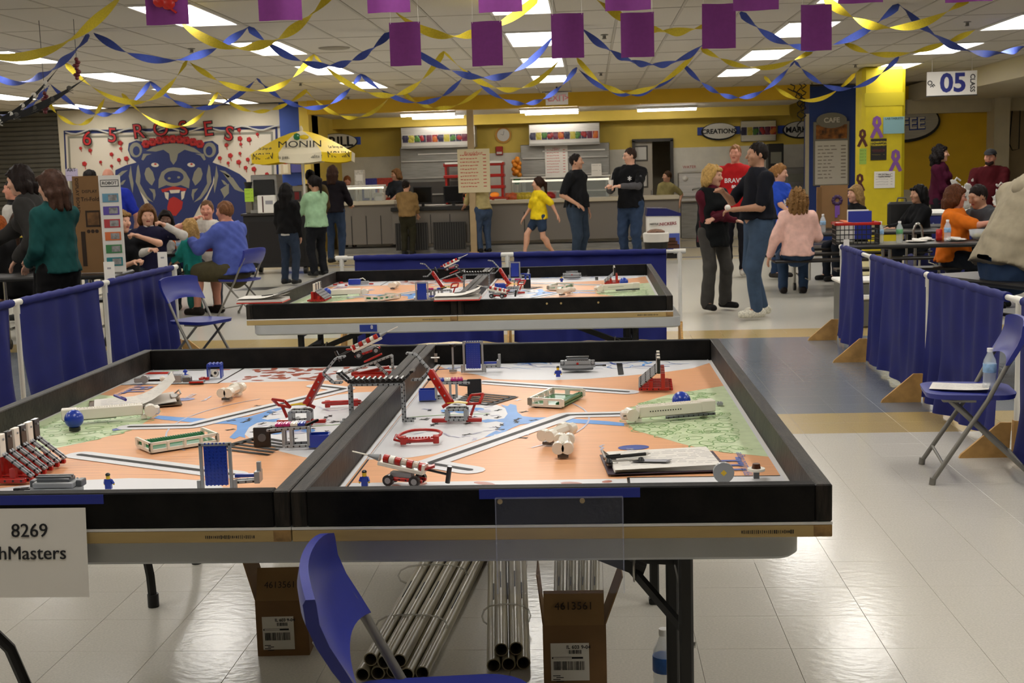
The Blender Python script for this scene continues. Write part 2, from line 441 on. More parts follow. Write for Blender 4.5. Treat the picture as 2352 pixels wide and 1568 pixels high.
def stroke(m, pts, w, z, mi, cap=True):
    for (a, b) in zip(pts[:-1], pts[1:]):
        a, b = Vector((*a, z)), Vector((*b, z)); d = (b-a).normalized(); n = Vector((-d.y, d.x, 0))*w/2
        m.poly([a-n, b-n, b+n, a+n], mi)
    if cap:
        for a in pts: m.poly([(a[0]+w/2*math.cos(t*math.pi/6), a[1]+w/2*math.sin(t*math.pi/6), z+.00002*(1 if a is pts[0] else 2)) for t in range(12)], mi)
def ell(c, a, b, th=0, n=20, w=None):
    return [(c[0]+a*math.cos(t)*math.cos(th)-b*math.sin(t)*math.sin(th), c[1]+a*math.cos(t)*math.sin(th)+b*math.sin(t)*math.cos(th)) for t in [2*math.pi*i/n for i in range(n)]]
def inpoly(p, P):
    c = False; j = len(P)-1
    for i in range(len(P)):
        if (P[i][1] > p[1]) != (P[j][1] > p[1]) and p[0] < (P[j][0]-P[i][0])*(p[1]-P[i][1])/(P[j][1]-P[i][1])+P[i][0]: c = not c
        j = i
    return c
MX0, MX1, MY0, MY1 = -HW/2+.044, HW/2-.050, -HD/2+.042, HD/2-.042
def mat_mesh():
    m = M(); rnd = random.Random(3); Z = [0.0004*k for k in range(12)]
    m.box(((MX0+MX1)/2, 0, -.001), (MX1-MX0, MY1-MY0, .002), 0)
    def fill(P, mi, k): m.poly([(min(MX1, max(MX0, x)), min(MY1, max(MY0, y)), Z[k]) for x, y in P], mi)
    for x, q in ((MX0+.005, .006), (MX1-.0015, .002)): m.poly([(x-q, MY0, Z[5]), (x+q, MY0, Z[5]), (x+q, MY1, Z[5]), (x-q, MY1, Z[5])], 1)
    m.poly([(MX0+.014, MY0, Z[1]), (MX0+.019, MY0, Z[1]), (MX0+.019, MY1, Z[1]), (MX0+.014, MY1, Z[1])], 6)
    green = mpx([(1664, 885), (1604, 895), (1534, 906), (1480, 922), (1444, 938), (1433, 954), (1441, 973), (1463, 989), (1511, 1002), (1565, 1018), (1623, 1032), (1687, 1040), (1774, 1048)])
    green = [(MX1, green[0][1])] + green[1:-1] + [(MX1, green[-1][1])]
    fill(green, 2, 1)
    for i in range(260):
        c = (rnd.uniform(.05, MX1-.05), rnd.uniform(green[-1][1]+.02, green[0][1]-.02)); a, b = rnd.uniform(.010, .034), rnd.uniform(.010, .034)
        if not inpoly(c, green): continue
        E1 = ell(c, a, b, rnd.random()*3, 12); E2 = [(c[0]+(x-c[0])*.82, c[1]+(y-c[1])*.82) for x, y in E1]
        E1.append(E1[0]); E2.append(E2[0]); m.strip([(x, y, Z[2]) for x, y in E1], [(x, y, Z[2]) for x, y in E2], 3)
    # white round with marks
    cw = mpx([(905, 968)])[0]
    P = mpx([(975, 897), (1010, 900), (1060, 908), (1097, 922), (1138, 928), (1160, 936), (1166, 950), (1157, 970), (1138, 995), (1102, 1008), (1051, 1025), (1000, 1041), (940, 1050), (868, 1054)])
    fill([(MX0+.012, P[0][1]+.01)]+P+[(MX0+.012, P[-1][1])], 1, 1)
    for i in range(36):
        c = (MX0+.06+rnd.random()*.4, cw[1]+rnd.uniform(-.36, .36)); th = rnd.random()*3
        for s in (-1, 1): stroke(m, [(c[0]-.016*math.cos(th+s*.35), c[1]-.016*math.sin(th+s*.35)), (c[0]+.016*math.cos(th+s*.35), c[1]+.016*math.sin(th+s*.35))], .006, Z[3], 6 if i % 3 else 8, False)
    for k in range(9): stroke(m, [(MX0+.1+.03*k, cw[1]-.2+.05*math.sin(k)), (MX0+.125+.03*k, cw[1]-.21+.05*math.sin(k+.8))], .008, Z[3], 8, False)
    for k in range(6): fill(ell((MX0+.16+.025*k, cw[1]+.17+.02*math.sin(2*k)), .022, .03, .4), 8 if k % 2 else 4, 3)
    stroke(m, [(MX0+.05, cw[1]+.07), (MX0+.15, cw[1]+.1), (MX0+.3, cw[1]+.11)], .008, Z[3], 3)
    # reaching figure
    fill(mpx([(1101, 966), (1120, 962), (1140, 963), (1158, 960), (1166, 950), (1160, 936), (1150, 929), (1166, 932), (1172, 927), (1186, 930), (1188, 945), (1200, 955), (1225, 958), (1270, 958), (1330, 962), (1400, 967), (1434, 971), (1434, 978), (1380, 974), (1300, 970), (1235, 970), (1195, 974), (1172, 984), (1155, 994), (1146, 1002), (1132, 1000), (1112, 1004), (1124, 996), (1140, 988), (1152, 977), (1157, 970), (1140, 967), (1115, 970)]), 4, 2)
    fill(mpx([(1440, 949), (1470, 941), (1482, 945), (1470, 950), (1445, 953)]), 5, 4)
    # tracks
    def track(l, w=.02, b=.085):
        P = mpx(l); stroke(m, P, b, Z[4], 1); stroke(m, P, w, Z[6], 6)
    track([(1079, 1079), (985, 1064), (1306, 953), (1449, 950)])
    track([(1112, 877), (1298, 890), (1441, 900)])
    for k in range(6):
        t = k/5; a = (1074+t*26-26*t*2, 902+t*19); b2 = (1184-t*62, 911+t*19)
        stroke(m, mpx([a, b2]), .016, Z[6], 6, False)
    stroke(m, mpx([(1184, 911), (1122, 930)]), .03, Z[6], 6, False)
    # far white strip with veins, bar
    fill(mpx([(1005, 838), (1025, 847), (1097, 860), (1132, 870), (1204, 872), (1280, 872), (1357, 869), (1433, 863), (1534, 853), (1591, 845), (1629, 833), (1640, 822), (1000, 832)]), 1, 1)
    for i in range(34):
        x, y = rnd.uniform(MX0+.1, MX1-.15), MY1-rnd.uniform(.02, .2); pts = [(x, y)]; a = rnd.random()*6
        for k in range(5): a += rnd.uniform(-.7, .7); x += .03*math.cos(a); y += .02*math.sin(a); pts.append((x, min(MY1, y)))
        if min(p[0] for p in pts) > MX0 and min(p[1] for p in pts) > MY1-.22: stroke(m, pts, .004+.006*(i % 5 == 0), Z[3], 5 if i % 3 else 4, False)
    fill(mpx([(1416, 834), (1429, 834), (1433, 860), (1420, 861)]), 6, 4)
    # near side: base frame with sponsors, red cells
    yb = mpx([(1443, 1096)])[0]; xb = yb[0]; yb2 = yb[1]
    fill([(xb, MY0), (MX1, MY0), (MX1, yb2), (xb, yb2)], 1, 1)
    for P in ([(xb, yb2), (MX1, yb2)], [(xb, MY0), (xb, yb2)]): stroke(m, P, .007, Z[2], 6, False)
    fill([(MX0+.02, MY0), (xb-.004, MY0), (xb-.004, yb2-.01), (MX0+.02, yb2-.02)], 1, 1)
    for i in range(70):
        c = (rnd.uniform(MX0+.08, xb-.05), rnd.uniform(MY0+.02, yb2-.03)); fill(ell(c, rnd.uniform(.015, .035), rnd.uniform(.01, .018), rnd.random()*3, 9), 7, 2)
    fill([(xb+.28, MY0+.06), (xb+.46, MY0+.06), (xb+.46, MY0+.115), (xb+.28, MY0+.115)], 9, 3)
    for k in range(4): fill([(xb+.05+.11*k, MY0+.02), (xb+.12+.11*k, MY0+.02), (xb+.12+.11*k, MY0+.035), (xb+.05+.11*k, MY0+.035)], (9, 6, 3, 8)[k], 3)
    # ellipse emblem and round line
    fill(ell(mpx([(1455, 1027)])[0], .045, .032, .2), 5, 3)
    stroke(m, [(mpx([(1455, 1027)])[0][0]-.09+.01*math.sin(3*k), mpx([(1455, 1027)])[0][1]-.06+.02*k) for k in range(6)], .008, Z[3], 8, False)
    arc = [(.0+.62*math.cos(t), .0+.62*math.sin(t)) for t in [-.75+.1*i for i in range(16)]]
    stroke(m, [(x-.55, y+cw[1]*.6) for x, y in arc], .006, Z[3], 8, False)
    # grid lines of the wood print
    for k in range(14):
        y = MY1-.28-.012-.028*k*1.1; x0 = rnd.uniform(MX0+.2, .1); m.poly([(x0, y, Z[1]*.5), (MX1-.01, y, Z[1]*.5), (MX1-.01, y+.002, Z[1]*.5), (x0, y+.002, Z[1]*.5)], 7)
    return m.mesh('mat', MATM)
MATMESH = mat_mesh()
RZ90 = rot(0, 0, math.pi/2)
def field(key, label, xc, y0, turn, stamp=True, holes=()):
    """one half: table box of 4 x 8 feet; origin at the box's centre on the floor plane of the boards"""
    t = thing('competition_field', label, 'game table', (xc, y0+HD/2, ZL), 0, 'robot playing fields')
    zl = 0.0; zp = ZPLY-ZL; zt = ZT-ZL; w = .038
    for s in (-1, 1):
        M().box((0, s*(HD/2-w/2), .014), (HW-.002, w, .028), b=.002).build('base_board', [M_LUMBER], t)
        M().box((s*(HW/2-w/2-.001), 0, .014), (w-.002, HD-2*w, .028), b=.002).build('base_board', [M_LUMBER], t)
    M().box((0, 0, (zp+.028)/2), (HW-.002, HD, zp-.028-.0005)).build('plywood_sheet', M_PLYEDGE, t)
    zc, hh = (zp+zt)/2, zt-zp-.0006
    for s in (-1, 1):
        M().box((s*(HW/2-w/2-.0007), 0, zc), (w-.0014, HD, hh), b=.003).build('border_wall', M_BLKWORN, t)
    for s in (-1, 1):
        b = M().box((0, s*(HD/2-w/2), zc), (HW-2*w-.001, w, hh), b=.003).build('border_wall', M_BLKPAINT, t)
        if s < 0:
            for hx in holes: M().lathe([(.004, 0), (.006, 0), (.006, .002), (.004, .002)], 12, X=tr(hx, -HD/2-.0001, zc+.012) @ rot(math.pi/2)).build('bolt_hole', M_LUMBER, b)
    if stamp:
        g = M()
        rnd = random.Random(len(label))
        for k in range(26): g.box((HW/2-.2+k*.0045, -HD/2-.0002, .013), (rnd.uniform(.0012, .003), .0006, rnd.uniform(.005, .009)))
        g.build('lumber_stamp', M_INK, t)
        e = M(); e.box((HW/2-.022, -HD/2-.0002, .0145), (.04, .0007, .025), 0)
        e.build('end_grain', M_ENDGRAIN, t)
    mt = obj('mat', MATMESH, t); mt.location = (0, 0, zp+.002); mt.rotation_euler = (0, 0, math.pi if turn else 0)
    a = mpx([(1680, 1070)])[0]; b3 = mpx([(1707, 1065)])[0]
    text('FLL', .105, M_MATBD, mt, tr(a[0], a[1]+.02, .0026) @ RZ90, 'printed_lettering', .0001, .02)
    text('FIRST LEGO League', .032, M_MATBD, mt, tr(b3[0], b3[1], .0026) @ RZ90, 'printed_lettering', .0001)
    c3 = mpx([(1470, 1040)])[0]
    text('xoox', .045, M_MATL, mt, tr(c3[0]-.03, c3[1]+.01, .0026) @ RZ90, 'printed_lettering', .0001)
    # wing bolt through the inner wall
    return t
X2, Y20 = -.067, 4.265
F_NR = field('NR', 'black walled robot field with a clear plastic sleeve taped to its front board', HW/2, 0, 0, holes=(-.13, .055))
F_NL = field('NL', 'black walled robot field with the 8269 team sign taped to its front board', -HW/2, 0, 1)
F_FL = field('FL', 'black walled robot field with a white booklet lying on its corner', X2-HW/2, Y20, 1)
F_FR = field('FR', 'black walled robot field beside the far blue curtain, two bolt holes in its board', X2+HW/2, Y20, 0, holes=(-.1, .19, -.02))
M().tube([(-HW/2+.04, HD/2-.2, .09), (-HW/2+.075, HD/2-.2, .09)], .004, 6).box((-HW/2+.06, HD/2-.2, .09), (.012, .005, .035)).build('wing_bolt', M_STEEL, F_NR)

# folding tables below -------------------------------------------------
def rrect(w, h, r, n=6):
    P = []
    for (cx, cy, a0) in ((w/2-r, h/2-r, 0), (-w/2+r, h/2-r, 90), (-w/2+r, -h/2+r, 180), (w/2-r, -h/2+r, 270)):
        for i in range(n+1): a = math.radians(a0+90*i/n); P.append((cx+r*math.cos(a), cy+r*math.sin(a)))
    return P
def folding_table(label, x, y, L=2.44, Wd=.76, H=ZL-.0005, rz=0, bent=False):
    t = thing('folding_table', label, 'folding table', (x, y, 0), rz, 'white plastic folding tables')
    top = M(); P = rrect(L, Wd, .06); Q = rrect(L-.02, Wd-.02, .05); n = len(P)
    vs = [(a, b, H) for a, b in P]+[(a, b, H-.05) for a, b in P]+[(a, b, H-.058) for a, b in Q]
    fs = [tuple(range(n)), tuple(reversed(range(2*n, 3*n)))]+[(k*n+i, (k+1)*n+i, (k+1)*n+(i+1) % n, k*n+(i+1) % n) for k in (0, 1) for i in range(n)]
    top.add(vs, fs); top.build('tabletop', M_TABLETOP, t, 50)
    for s in (-1, 1):
        lx = s*(L/2-.25)
        fr = M()
        for sy in (-1, 1):
            ly = sy*(Wd/2-.12)
            lg = M()
            if bent and s < 0:
                lg.tube([(lx-.02, ly*.5, H-.05), (lx-.04, ly*.55, H-.2), (lx-.035, ly*.7, H-.38), (lx+.03, ly*.9, H-.5), (lx+.06, ly, .12), (lx+.065, ly, 0.0)], .017, 8)
                lg.cyl((lx+.065, ly, 0), (lx+.065, ly, .05), .021, n=10, mi=1)
            else:
                lg.box((lx, ly, (H-.05)/2), (.034, .03, H-.05), b=.006); lg.box((lx, ly, .012), (.042, .038, .024), 1, b=.005)
                lg.cyl((lx+.018, ly, .45), (lx+.022, ly, .45), .007, n=10, mi=2)
            lg.build('leg', [M_LEG, M_BLACK, M_STEEL], t, 40)
        fr.box((lx, 0, H*.765), (.022, Wd-.26, .022)); fr.box((lx, 0, H-.07), (.03, Wd-.2, .03)); fr.build('cross_bar', M_LEG, t)
        br = M(); br.beam((lx, 0, H*.765), (lx-s*.13, 0, H*.775), .022, .022); br.beam((lx-s*.09, -.1, H*.77), (lx-s*.40, -.06, H-.055), .026, .03)
        br.beam((lx, -Wd/2+.12, H*.64), (lx-s*.12, -.1, H*.775), .014, .02)
        br.tube([(lx-s*.115+.002*math.cos(a), -.1+.022*math.cos(a), H*.775+.03*math.sin(a)) for a in [k*math.pi/6 for k in range(12)]], .003, 6, 1, closed=True)
        br.build('folding_brace', [M_LEG, M_STEEL], t)
    return t
folding_table('white plastic folding table carrying the field with the plastic sleeve', -.067, .4, bent=True)
folding_table('white plastic folding table behind the cardboard cartons and pipes', -.067, 1.95, bent=True)
t4 = folding_table('white plastic folding table carrying the field with the booklet', X2+.04, Y20+.36)
folding_table('white plastic folding table close to the far blue curtain', X2+.04, Y20+2.0)
st = M(); st.box((-.55, -.3815, ZL-.027), (.1, .002, .04), 0); st.build('blue_table_label', mat('blue label', '#22357f', .4), t4)
text('8', .03, M_PAPER, t4, wallX((-.53, -.3835, ZL-.022)), 'label_digit')
# ================================================================ brick-built models, papers and odds and ends on the fields
LG = lambda n, c, r=.28: mat('brick '+n, c, r, coat=.15)
B_RED, B_GRY, B_DGR, B_BLU = LG('red', '#a81f17'), LG('light grey', '#8f9294'), LG('dark grey', '#55585b'), LG('blue', '#1d3a9e')
B_WHT, B_BLK, B_GRN, B_YEL = LG('white', '#e3ddcf'), LG('black', '#161616'), LG('green', '#1d6b3c'), LG('yellow', '#d6b32c')
B_PNK, B_BRN, B_CLR = LG('magenta', '#b32570'), LG('brown', '#4a2a1a'), mat('clear brick', '#d8d8d2', .1, trans=.6)
PAL = [B_RED, B_GRY, B_DGR, B_BLU, B_WHT, B_BLK, B_GRN, B_YEL, B_PNK, B_BRN, B_CLR]
R_, GY, DG, BL, WH_, BK, GN, YE, PK, BN, CL = range(11)
def lift(m, p0, p1, w=.008, mi=GY, hole=BK, X=None):
    """technic beam with pin holes"""
    m.beam(p0, p1, w, w*1.05, mi, X, b=.0015)
    p0, p1 = Vector(p0), Vector(p1); L = (p1-p0).length; d = (p1-p0).normalized(); n = max(2, int(L/.016))
    u, v, _ = frame(d)
    for k in range(n):
        q = p0+d*(L*(k+.5)/n); m.cyl(q-v*(w*.54), q+v*(w*.54), .0026, n=6, mi=hole, X=X); m.cyl(q-u*(w*.54), q+u*(w*.54), .0026, n=6, mi=hole, X=X)
def studs(m, x0, x1, y0, y1, z, mi, s=.008):
    nx, ny = max(1, round((x1-x0)/s)), max(1, round((y1-y0)/s))
    for i in range(nx):
        for j in range(ny):
            m.cyl((x0+(i+.5)*(x1-x0)/nx, y0+(j+.5)*(y1-y0)/ny, z), (x0+(i+.5)*(x1-x0)/nx, y0+(j+.5)*(y1-y0)/ny, z+.0018), .0025, n=6, mi=mi)
ZS_ = ZM+.004       # standing height above the print layers
def at2(a, b=None, z=ZS_, off=0.0):
    p = G(*a, z)
    if b is None: return p, off
    q = G(*b, z); return (p+q)/2, math.atan2(q.y-p.y, q.x-p.x)+off
def P_(m, name, t, smooth=40): return m.build(name, PAL, t, smooth)
FLD = {'NR': 'the field with the plastic sleeve', 'NL': 'the field with the 8269 sign', 'FL': 'the field with the booklet', 'FR': 'the bolt-holed far field'}
_cache = {}
def model(kind, what, cat, fld, p, rz, build, extra=''):
    lab = f'{what} on {FLD[fld]}{extra}'
    if kind in _cache: return dup(_cache[kind], p, rz, lab, kind.replace('_', ' ')+' models')
    t = thing(kind, lab, cat, p, rz, kind.replace('_', ' ')+' models'); build(t); _cache[kind] = t
    return t
# --- long white bone bridge (origin middle, along x)
def b_bone(t):
    L = .27; m = M(); m.box((.01, 0, .031), (L*.86, .036, .036), WH_, b=.003); m.box((L*.47, 0, .033), (.05, .038, .038), WH_, b=.003)
    studs(m, -L*.4, L*.42, -.012, .012, .049, WH_); P_(m, 'shaft', t)
    m = M(); m.cyl((-L*.48, -.02, .024), (-L*.48, .02, .024), .02, n=14, mi=WH_); m.box((-L*.53, 0, .024), (.035, .03, .03), WH_, b=.006); m.box((-L*.535, -.0155, .024), (.03, .001, .003), BK); P_(m, 'joint_end', t)
    m = M(); lift(m, (-.02, -.02, .009), (L*.55, -.02, .009), .008, DG); P_(m, 'lower_beam', t)
    m = M()
    for k in range(13): m.cyl((-.07+k*.0085, -.0175, .032), (-.07+k*.0085, -.0188, .032), .0022, n=6, mi=BK)
    P_(m, 'pin_holes', t)
    for x in (-L*.4, L*.42): m = M(); m.box((x, 0, .006), (.02, .032, .012), WH_); P_(m, 'foot', t)
def b_ball(t):
    m = M(); m.ball((0, 0, .0375), .030, 24, BL); P_(m, 'ball', t, 60)
    m = M(); m.lathe([(.012, 0), (.018, 0), (.018, .011), (.012, .011)], 16, BK); P_(m, 'rubber_ring', t)
def b_short(t):
    m = M(); m.cyl((-.05, 0, .026), (.05, 0, .026), .018, n=8, mi=WH_); P_(m, 'shaft', t, 0)
    for s in (-1, 1):
        m = M()
        for u in (-1, 1): m.cyl((s*.055-.012, u*.013, .027), (s*.055+.014, u*.013, .027), .017, n=12, mi=WH_)
        studs(m, s*.055-.014, s*.055+.014, -.02, .02, .041, WH_); P_(m, 'knuckle', t)
    m = M(); m.box((-.045, 0, .004), (.03, .03, .008), DG); P_(m, 'foot', t); m = M(); m.box((.045, 0, .004), (.03, .03, .008), WH_); P_(m, 'foot', t)
def b_tray(t):
    L, W, h = .205, .115, .03
    m = M(); m.box((0, 0, .003), (L, W, .006), GN); P_(m, 'base_plate', t)
    m = M()
    for k in range(3): m.box((0, -W/2+.004+k*.008, .010+.003*(k < 2)), (L-.006, .0072, .010), GN, b=.001); studs(m, -L/2+.004, L/2-.004, -W/2+k*.008, -W/2+.008+k*.008, .0145+.003*(k < 2), GN)
    P_(m, 'green_bricks', t)
    for (a, b2) in (((-L/2, W/2), (L/2, W/2)), ((-L/2, -W/2), (-L/2, W/2)), ((L/2, -W/2), (L/2, W/2))):
        m = M(); a3, b3 = Vector((*a, 0)), Vector((*b2, 0)); n = max(2, round((b3-a3).length/.05)); d = (b3-a3)/n
        m.beam(a3+Vector((0, 0, .0045)), b3+Vector((0, 0, .0045)), .006, .009, WH_); m.beam(a3+Vector((0, 0, h-.004)), b3+Vector((0, 0, h-.004)), .006, .008, WH_)
        for k in range(n+1): q = a3+d*k; m.beam(q+Vector((0, 0, .004)), q+Vector((0, 0, h-.002)), .016, .007, WH_) if k in (0, n) or True else None
        P_(m, 'white_wall', t)
def arm_pts(): return (0, 0)
def b_arm(t, s=1):
    m = M()
    for z in (.01, .042): lift(m, (-.032, -.02, z), (.032, -.02, z), .008); lift(m, (-.032, .02, z), (.032, .02, z), .008)
    for x in (-.03, .03): m.box((x, -.02, .026), (.012, .009, .034), GY); m.box((x, .02, .026), (.012, .009, .034), GY); m.box((x, 0, .026), (.012, .04, .02), DG)
    P_(m, 'gear_block', t)
    m = M(); m.box((-.055, -.005, .006), (.05, .016, .012), R_, b=.002); m.box((.055, -.005, .006), (.05, .016, .012), R_, b=.002); m.box((0, .03, .006), (.09, .014, .012), R_, b=.002); P_(m, 'red_base', t)
    m = M()
    for (a, b2) in (((.03, .01, .055), (.075, -.01, .06)), ((.075, -.01, .06), (.085, .02, .085)), ((.085, .02, .085), (.045, .03, .08)), ((.045, .03, .08), (.03, .01, .055))): m.beam(a, b2, .008, .008, R_, b=.001)
    m.beam((.045, 0, .02), (.06, 0, .06), .008, .008, R_); P_(m, 'red_frame', t)
    m = M(); m.beam((-.02, 0, .06), (-.085, .02, .165), .022, .022, R_, b=.004); 
    for k in (.25, .5, .75): m.cyl((-.02-.065*k, .02*k-.013, .06+.105*k), (-.02-.065*k, .02*k+.013, .06+.105*k), .003, n=8, mi=GY)
    m.beam((-.045, -.01, .05), (-.01, 0, .07), .01, .01, R_); P_(m, 'red_lever_arm', t)
    m = M()
    for yy in (.012, .03):
        lift(m, (-.085, yy, .165), (-.13, yy+.01, .215), .0065); lift(m, (-.13, yy+.01, .215), (-.16, yy+.01, .22), .0065)
        lift(m, (-.085, yy, .165), (-.115, yy, .135), .0065); lift(m, (-.115, yy, .135), (-.145, yy, .135), .0065)
    P_(m, 'grey_claw', t)
    m = M()
    for k in (-1, 0, 1): m.tube([(-.03, .01*k, .062), (.005, .012*k, .064), (.035, .008*k, .06)], .0018, 5, YE)
    P_(m, 'yellow_bands', t)
def b_loop(t):
    m = M(); m.tube([(.062*math.cos(a)*(1+.12*math.sin(2*a)), .038*math.sin(a), .022+.008*math.sin(a)) for a in [k*math.pi/12 for k in range(24)]], .0045, 8, R_, closed=True); P_(m, 'hose_ring', t, 60)
    m = M(); m.box((0, -.03, .012), (.085, .012, .012), R_, b=.002)
    for k in range(9): m.cyl((-.036+k*.009, -.03, .018), (-.036+k*.009, -.03, .022), .0036, n=6, mi=R_)
    for s in (-1, 1): m.box((s*.048, -.026, .013), (.018, .02, .024), R_, b=.002)
    P_(m, 'red_holder', t); m = M(); m.tube([(-.04, -.032, .006), (-.075, -.01, .012), (-.07, .02, .02)], .004, 8, R_); P_(m, 'hose_end', t, 60)
def b_vent(t):
    m = M(); m.box((-.085, -.012, .036), (.05, .008, .06), BK, b=.002); m.cyl((-.085, -.019, .036), (-.085, -.016, .036), .012, n=12, mi=DG); m.beam((-.07, 0, .045), (-.03, 0, .05), .006, .006, BK); P_(m, 'black_plate', t)
    m = M()
    for y in (-.022, .022):
        lift(m, (-.07, y, .058), (.055, y, .062), .008); lift(m, (-.02, y, .008), (.05, y, .008), .008)
        for x in (-.022, .0, .05): m.box((x, y, .033), (.008, .008, .05), GY)
    P_(m, 'grey_truss', t)
    m = M()
    for k, c in enumerate((PK, PK, WH_, BL)): m.box((-.035+k*.022, 0, .070), (.021, .036, .008), c, b=.001); studs(m, -.045+k*.022, -.025+k*.022, -.016, .016, .074, c)
    m.beam((.045, -.025, .07), (.075, .02, .075), .007, .007, BK); P_(m, 'tile_row', t)
    m = M()
    for (c, s) in (((.08, -.022, .02), (.06, .004, .036)), ((.08, .022, .02), (.06, .004, .036)), ((.052, 0, .02), (.004, .04, .036)), ((.108, 0, .02), (.004, .04, .036)), ((.08, 0, .004), (.06, .044, .005))): m.box(c, s, BL)
    P_(m, 'blue_bin', t)
def b_door(t):
    W, H = .074, .126
    m = M(); m.box((0, 0, H/2+.006), (W-.016, .007, H-.022), BL)
    for i in range(6):
        for j in range(14): m.cyl((-.024+i*.0096, -.0035, .018+j*.0082), (-.024+i*.0096, -.0055, .018+j*.0082), .0025, n=6, mi=BL)
    P_(m, 'blue_panel', t)
    m = M()
    for x in (-W/2, W/2): m.box((x, 0, H/2), (.008, .010, H), GY, b=.001); m.box((x*1.25, 0, .015), (.008, .010, .03), GY)
    m.box((0, 0, H-.004), (W+.008, .010, .008), GY, b=.001); m.box((0, 0, .004), (W, .010, .008), GY); P_(m, 'grey_frame', t)
    m = M(); lift(m, (W/2+.005, .01, .02), (W/2+.06, .02, .02), .008); lift(m, (W/2+.005, .03, .02), (W/2+.06, .04, .02), .008); m.box((W/2+.062, .03, .03), (.014, .04, .03), GY, b=.001); m.box((W/2+.03, .02, .035), (.05, .01, .008), BL); m.box((W/2+.065, .03, .055), (.01, .012, .025), GY); P_(m, 'side_carriage', t)
def b_pill(t):
    for k in range(6):
        y = (k-2.5)*.032
        m = M(); lift(m, (-.05, y, .006), (.055, y, .006), .009, R_); lift(m, (-.04, y+.01, .006), (.045, y+.01, .006), .009, R_); m.box((.025, y, .03), (.012, .018, .05), R_, b=.001); m.box((-.012, y+.004, .018), (.012, .012, .024), R_); P_(m, 'red_stand', t)
        m = M(); m.box((.012, y, .078), (.010, .024, .046), WH_ if k % 2 else BK, b=.001); m.cyl((.006, y, .09), (.004, y, .09), .0025, n=6, mi=GY); P_(m, 'flag_plate', t)
        m = M(); lift(m, (-.05, y-.006, .012), (.01, y-.006, .062), .0055, GY); lift(m, (-.05, y+.004, .012), (.01, y+.004, .062), .0055, GY); P_(m, 'grey_lever', t)
def b_heart(t):
    m = M(); m.prism(ell((0, 0), .062, .03, 0, 12), .004, .014, DG); m.prism(ell((0, 0), .07, .034, 0, 12), .014, .026, GY); m.box((0, 0, .034), (.105, .05, .016), GY, b=.003); m.box((0, 0, .046), (.085, .04, .010), DG, b=.002); P_(m, 'stepped_body', t)
    m = M(); m.box((0, 0, .0545), (.09, .008, .006), DG); m.box((0, .012, .0535), (.09, .008, .005), DG); studs(m, -.05, .05, -.026, -.018, .042, GY)
    for s in (-1, 1): m.box((s*.06, -.01, .034), (.016, .03, .018), DG, b=.002); m.cyl((s*.06, -.027, .036), (s*.06, -.022, .036), .006, n=8, mi=GY)
    P_(m, 'top_plates', t); m = M(); m.cyl((0, -.0265, .032), (0, -.024, .032), .005, n=8, mi=R_); P_(m, 'red_button', t)
    m = M(); m.cyl((.07, 0, .02), (.105, 0, .02), .0025, n=6, mi=BK); m.box((.105, 0, .02), (.014, .008, .006), BK); P_(m, 'black_axle', t)
def b_fig(t):
    m = M(); m.prism([(-.008, -.005), (.008, -.005), (.008, .005), (-.008, .005)], .0, .012, BL); m.add([(-.009, -.005, .012), (.009, -.005, .012), (.009, .005, .012), (-.009, .005, .012), (-.006, -.004, .026), (.006, -.004, .026), (.006, .004, .026), (-.006, .004, .026)], [(0, 1, 5, 4), (1, 2, 6, 5), (2, 3, 7, 6), (3, 0, 4, 7), (4, 5, 6, 7)], BL); P_(m, 'torso', t, 0)
    m = M(); m.cyl((0, 0, .026), (0, 0, .036), .0055, n=10, mi=YE); P_(m, 'head', t); m = M(); m.ball((0, .0005, .0375), (.0068, .0068, .005), 10, BK); P_(m, 'hair', t)
    for s in (-1, 1): m = M(); m.beam((s*.008, 0, .024), (s*.012, -.004, .013), .004, .005, BL); m.ball((s*.0122, -.005, .011), .0028, 6, YE); P_(m, 'arm', t, 0)
def b_syr(t):
    """syringe lying tilted on a little red car, points to -x"""
    X = tr(0, 0, .052) @ rot(0, math.radians(10), 0)
    m = M(); m.box((0, 0, -.008), (.125, .024, .010), WH_, X=X, b=.001); m.box((.062, 0, .004), (.006, .03, .022), WH_, X=X)
    for k in range(7): m.cyl((-.05+k*.0165, 0, .006), (-.036+k*.0165, 0, .006), .011, n=10, mi=(R_, WH_, R_, CL, R_, CL, R_)[k], X=X)
    P_(m, 'barrel', t); m = M(); m.cyl((-.062, 0, .004), (-.095, 0, .004), .010, .003, n=10, mi=GY, X=X); m.cyl((-.095, 0, .004), (-.14, 0, .004), .0022, n=6, mi=WH_, X=X); P_(m, 'needle', t)
    m = M(); m.cyl((.06, 0, .002), (.125, 0, .002), .0035, n=8, mi=BK, X=X); m.cyl((.128, 0, -.02), (.128, 0, .024), .0065, n=8, mi=BK, X=X); P_(m, 'plunger', t)
    m = M()
    for y in (-.014, .014): lift(m, (-.045, y, .019), (.06, y, .013), .008, R_)
    m.box((0, 0, .026), (.06, .02, .016), GY, b=.002); m.beam((.05, .0, .04), (.085, .012, .05), .02, .006, R_); P_(m, 'red_chassis', t)
    for x in (-.03, .042):
        for y in (-.021, .021):
            m = M(); m.cyl((x, y-.006, .0145), (x, y+.006, .0145), .0145, n=16, mi=BK); m.cyl((x, y-.0065, .0145), (x, y+.0065, .0145), .008, n=12, mi=GY); P_(m, 'wheel', t)
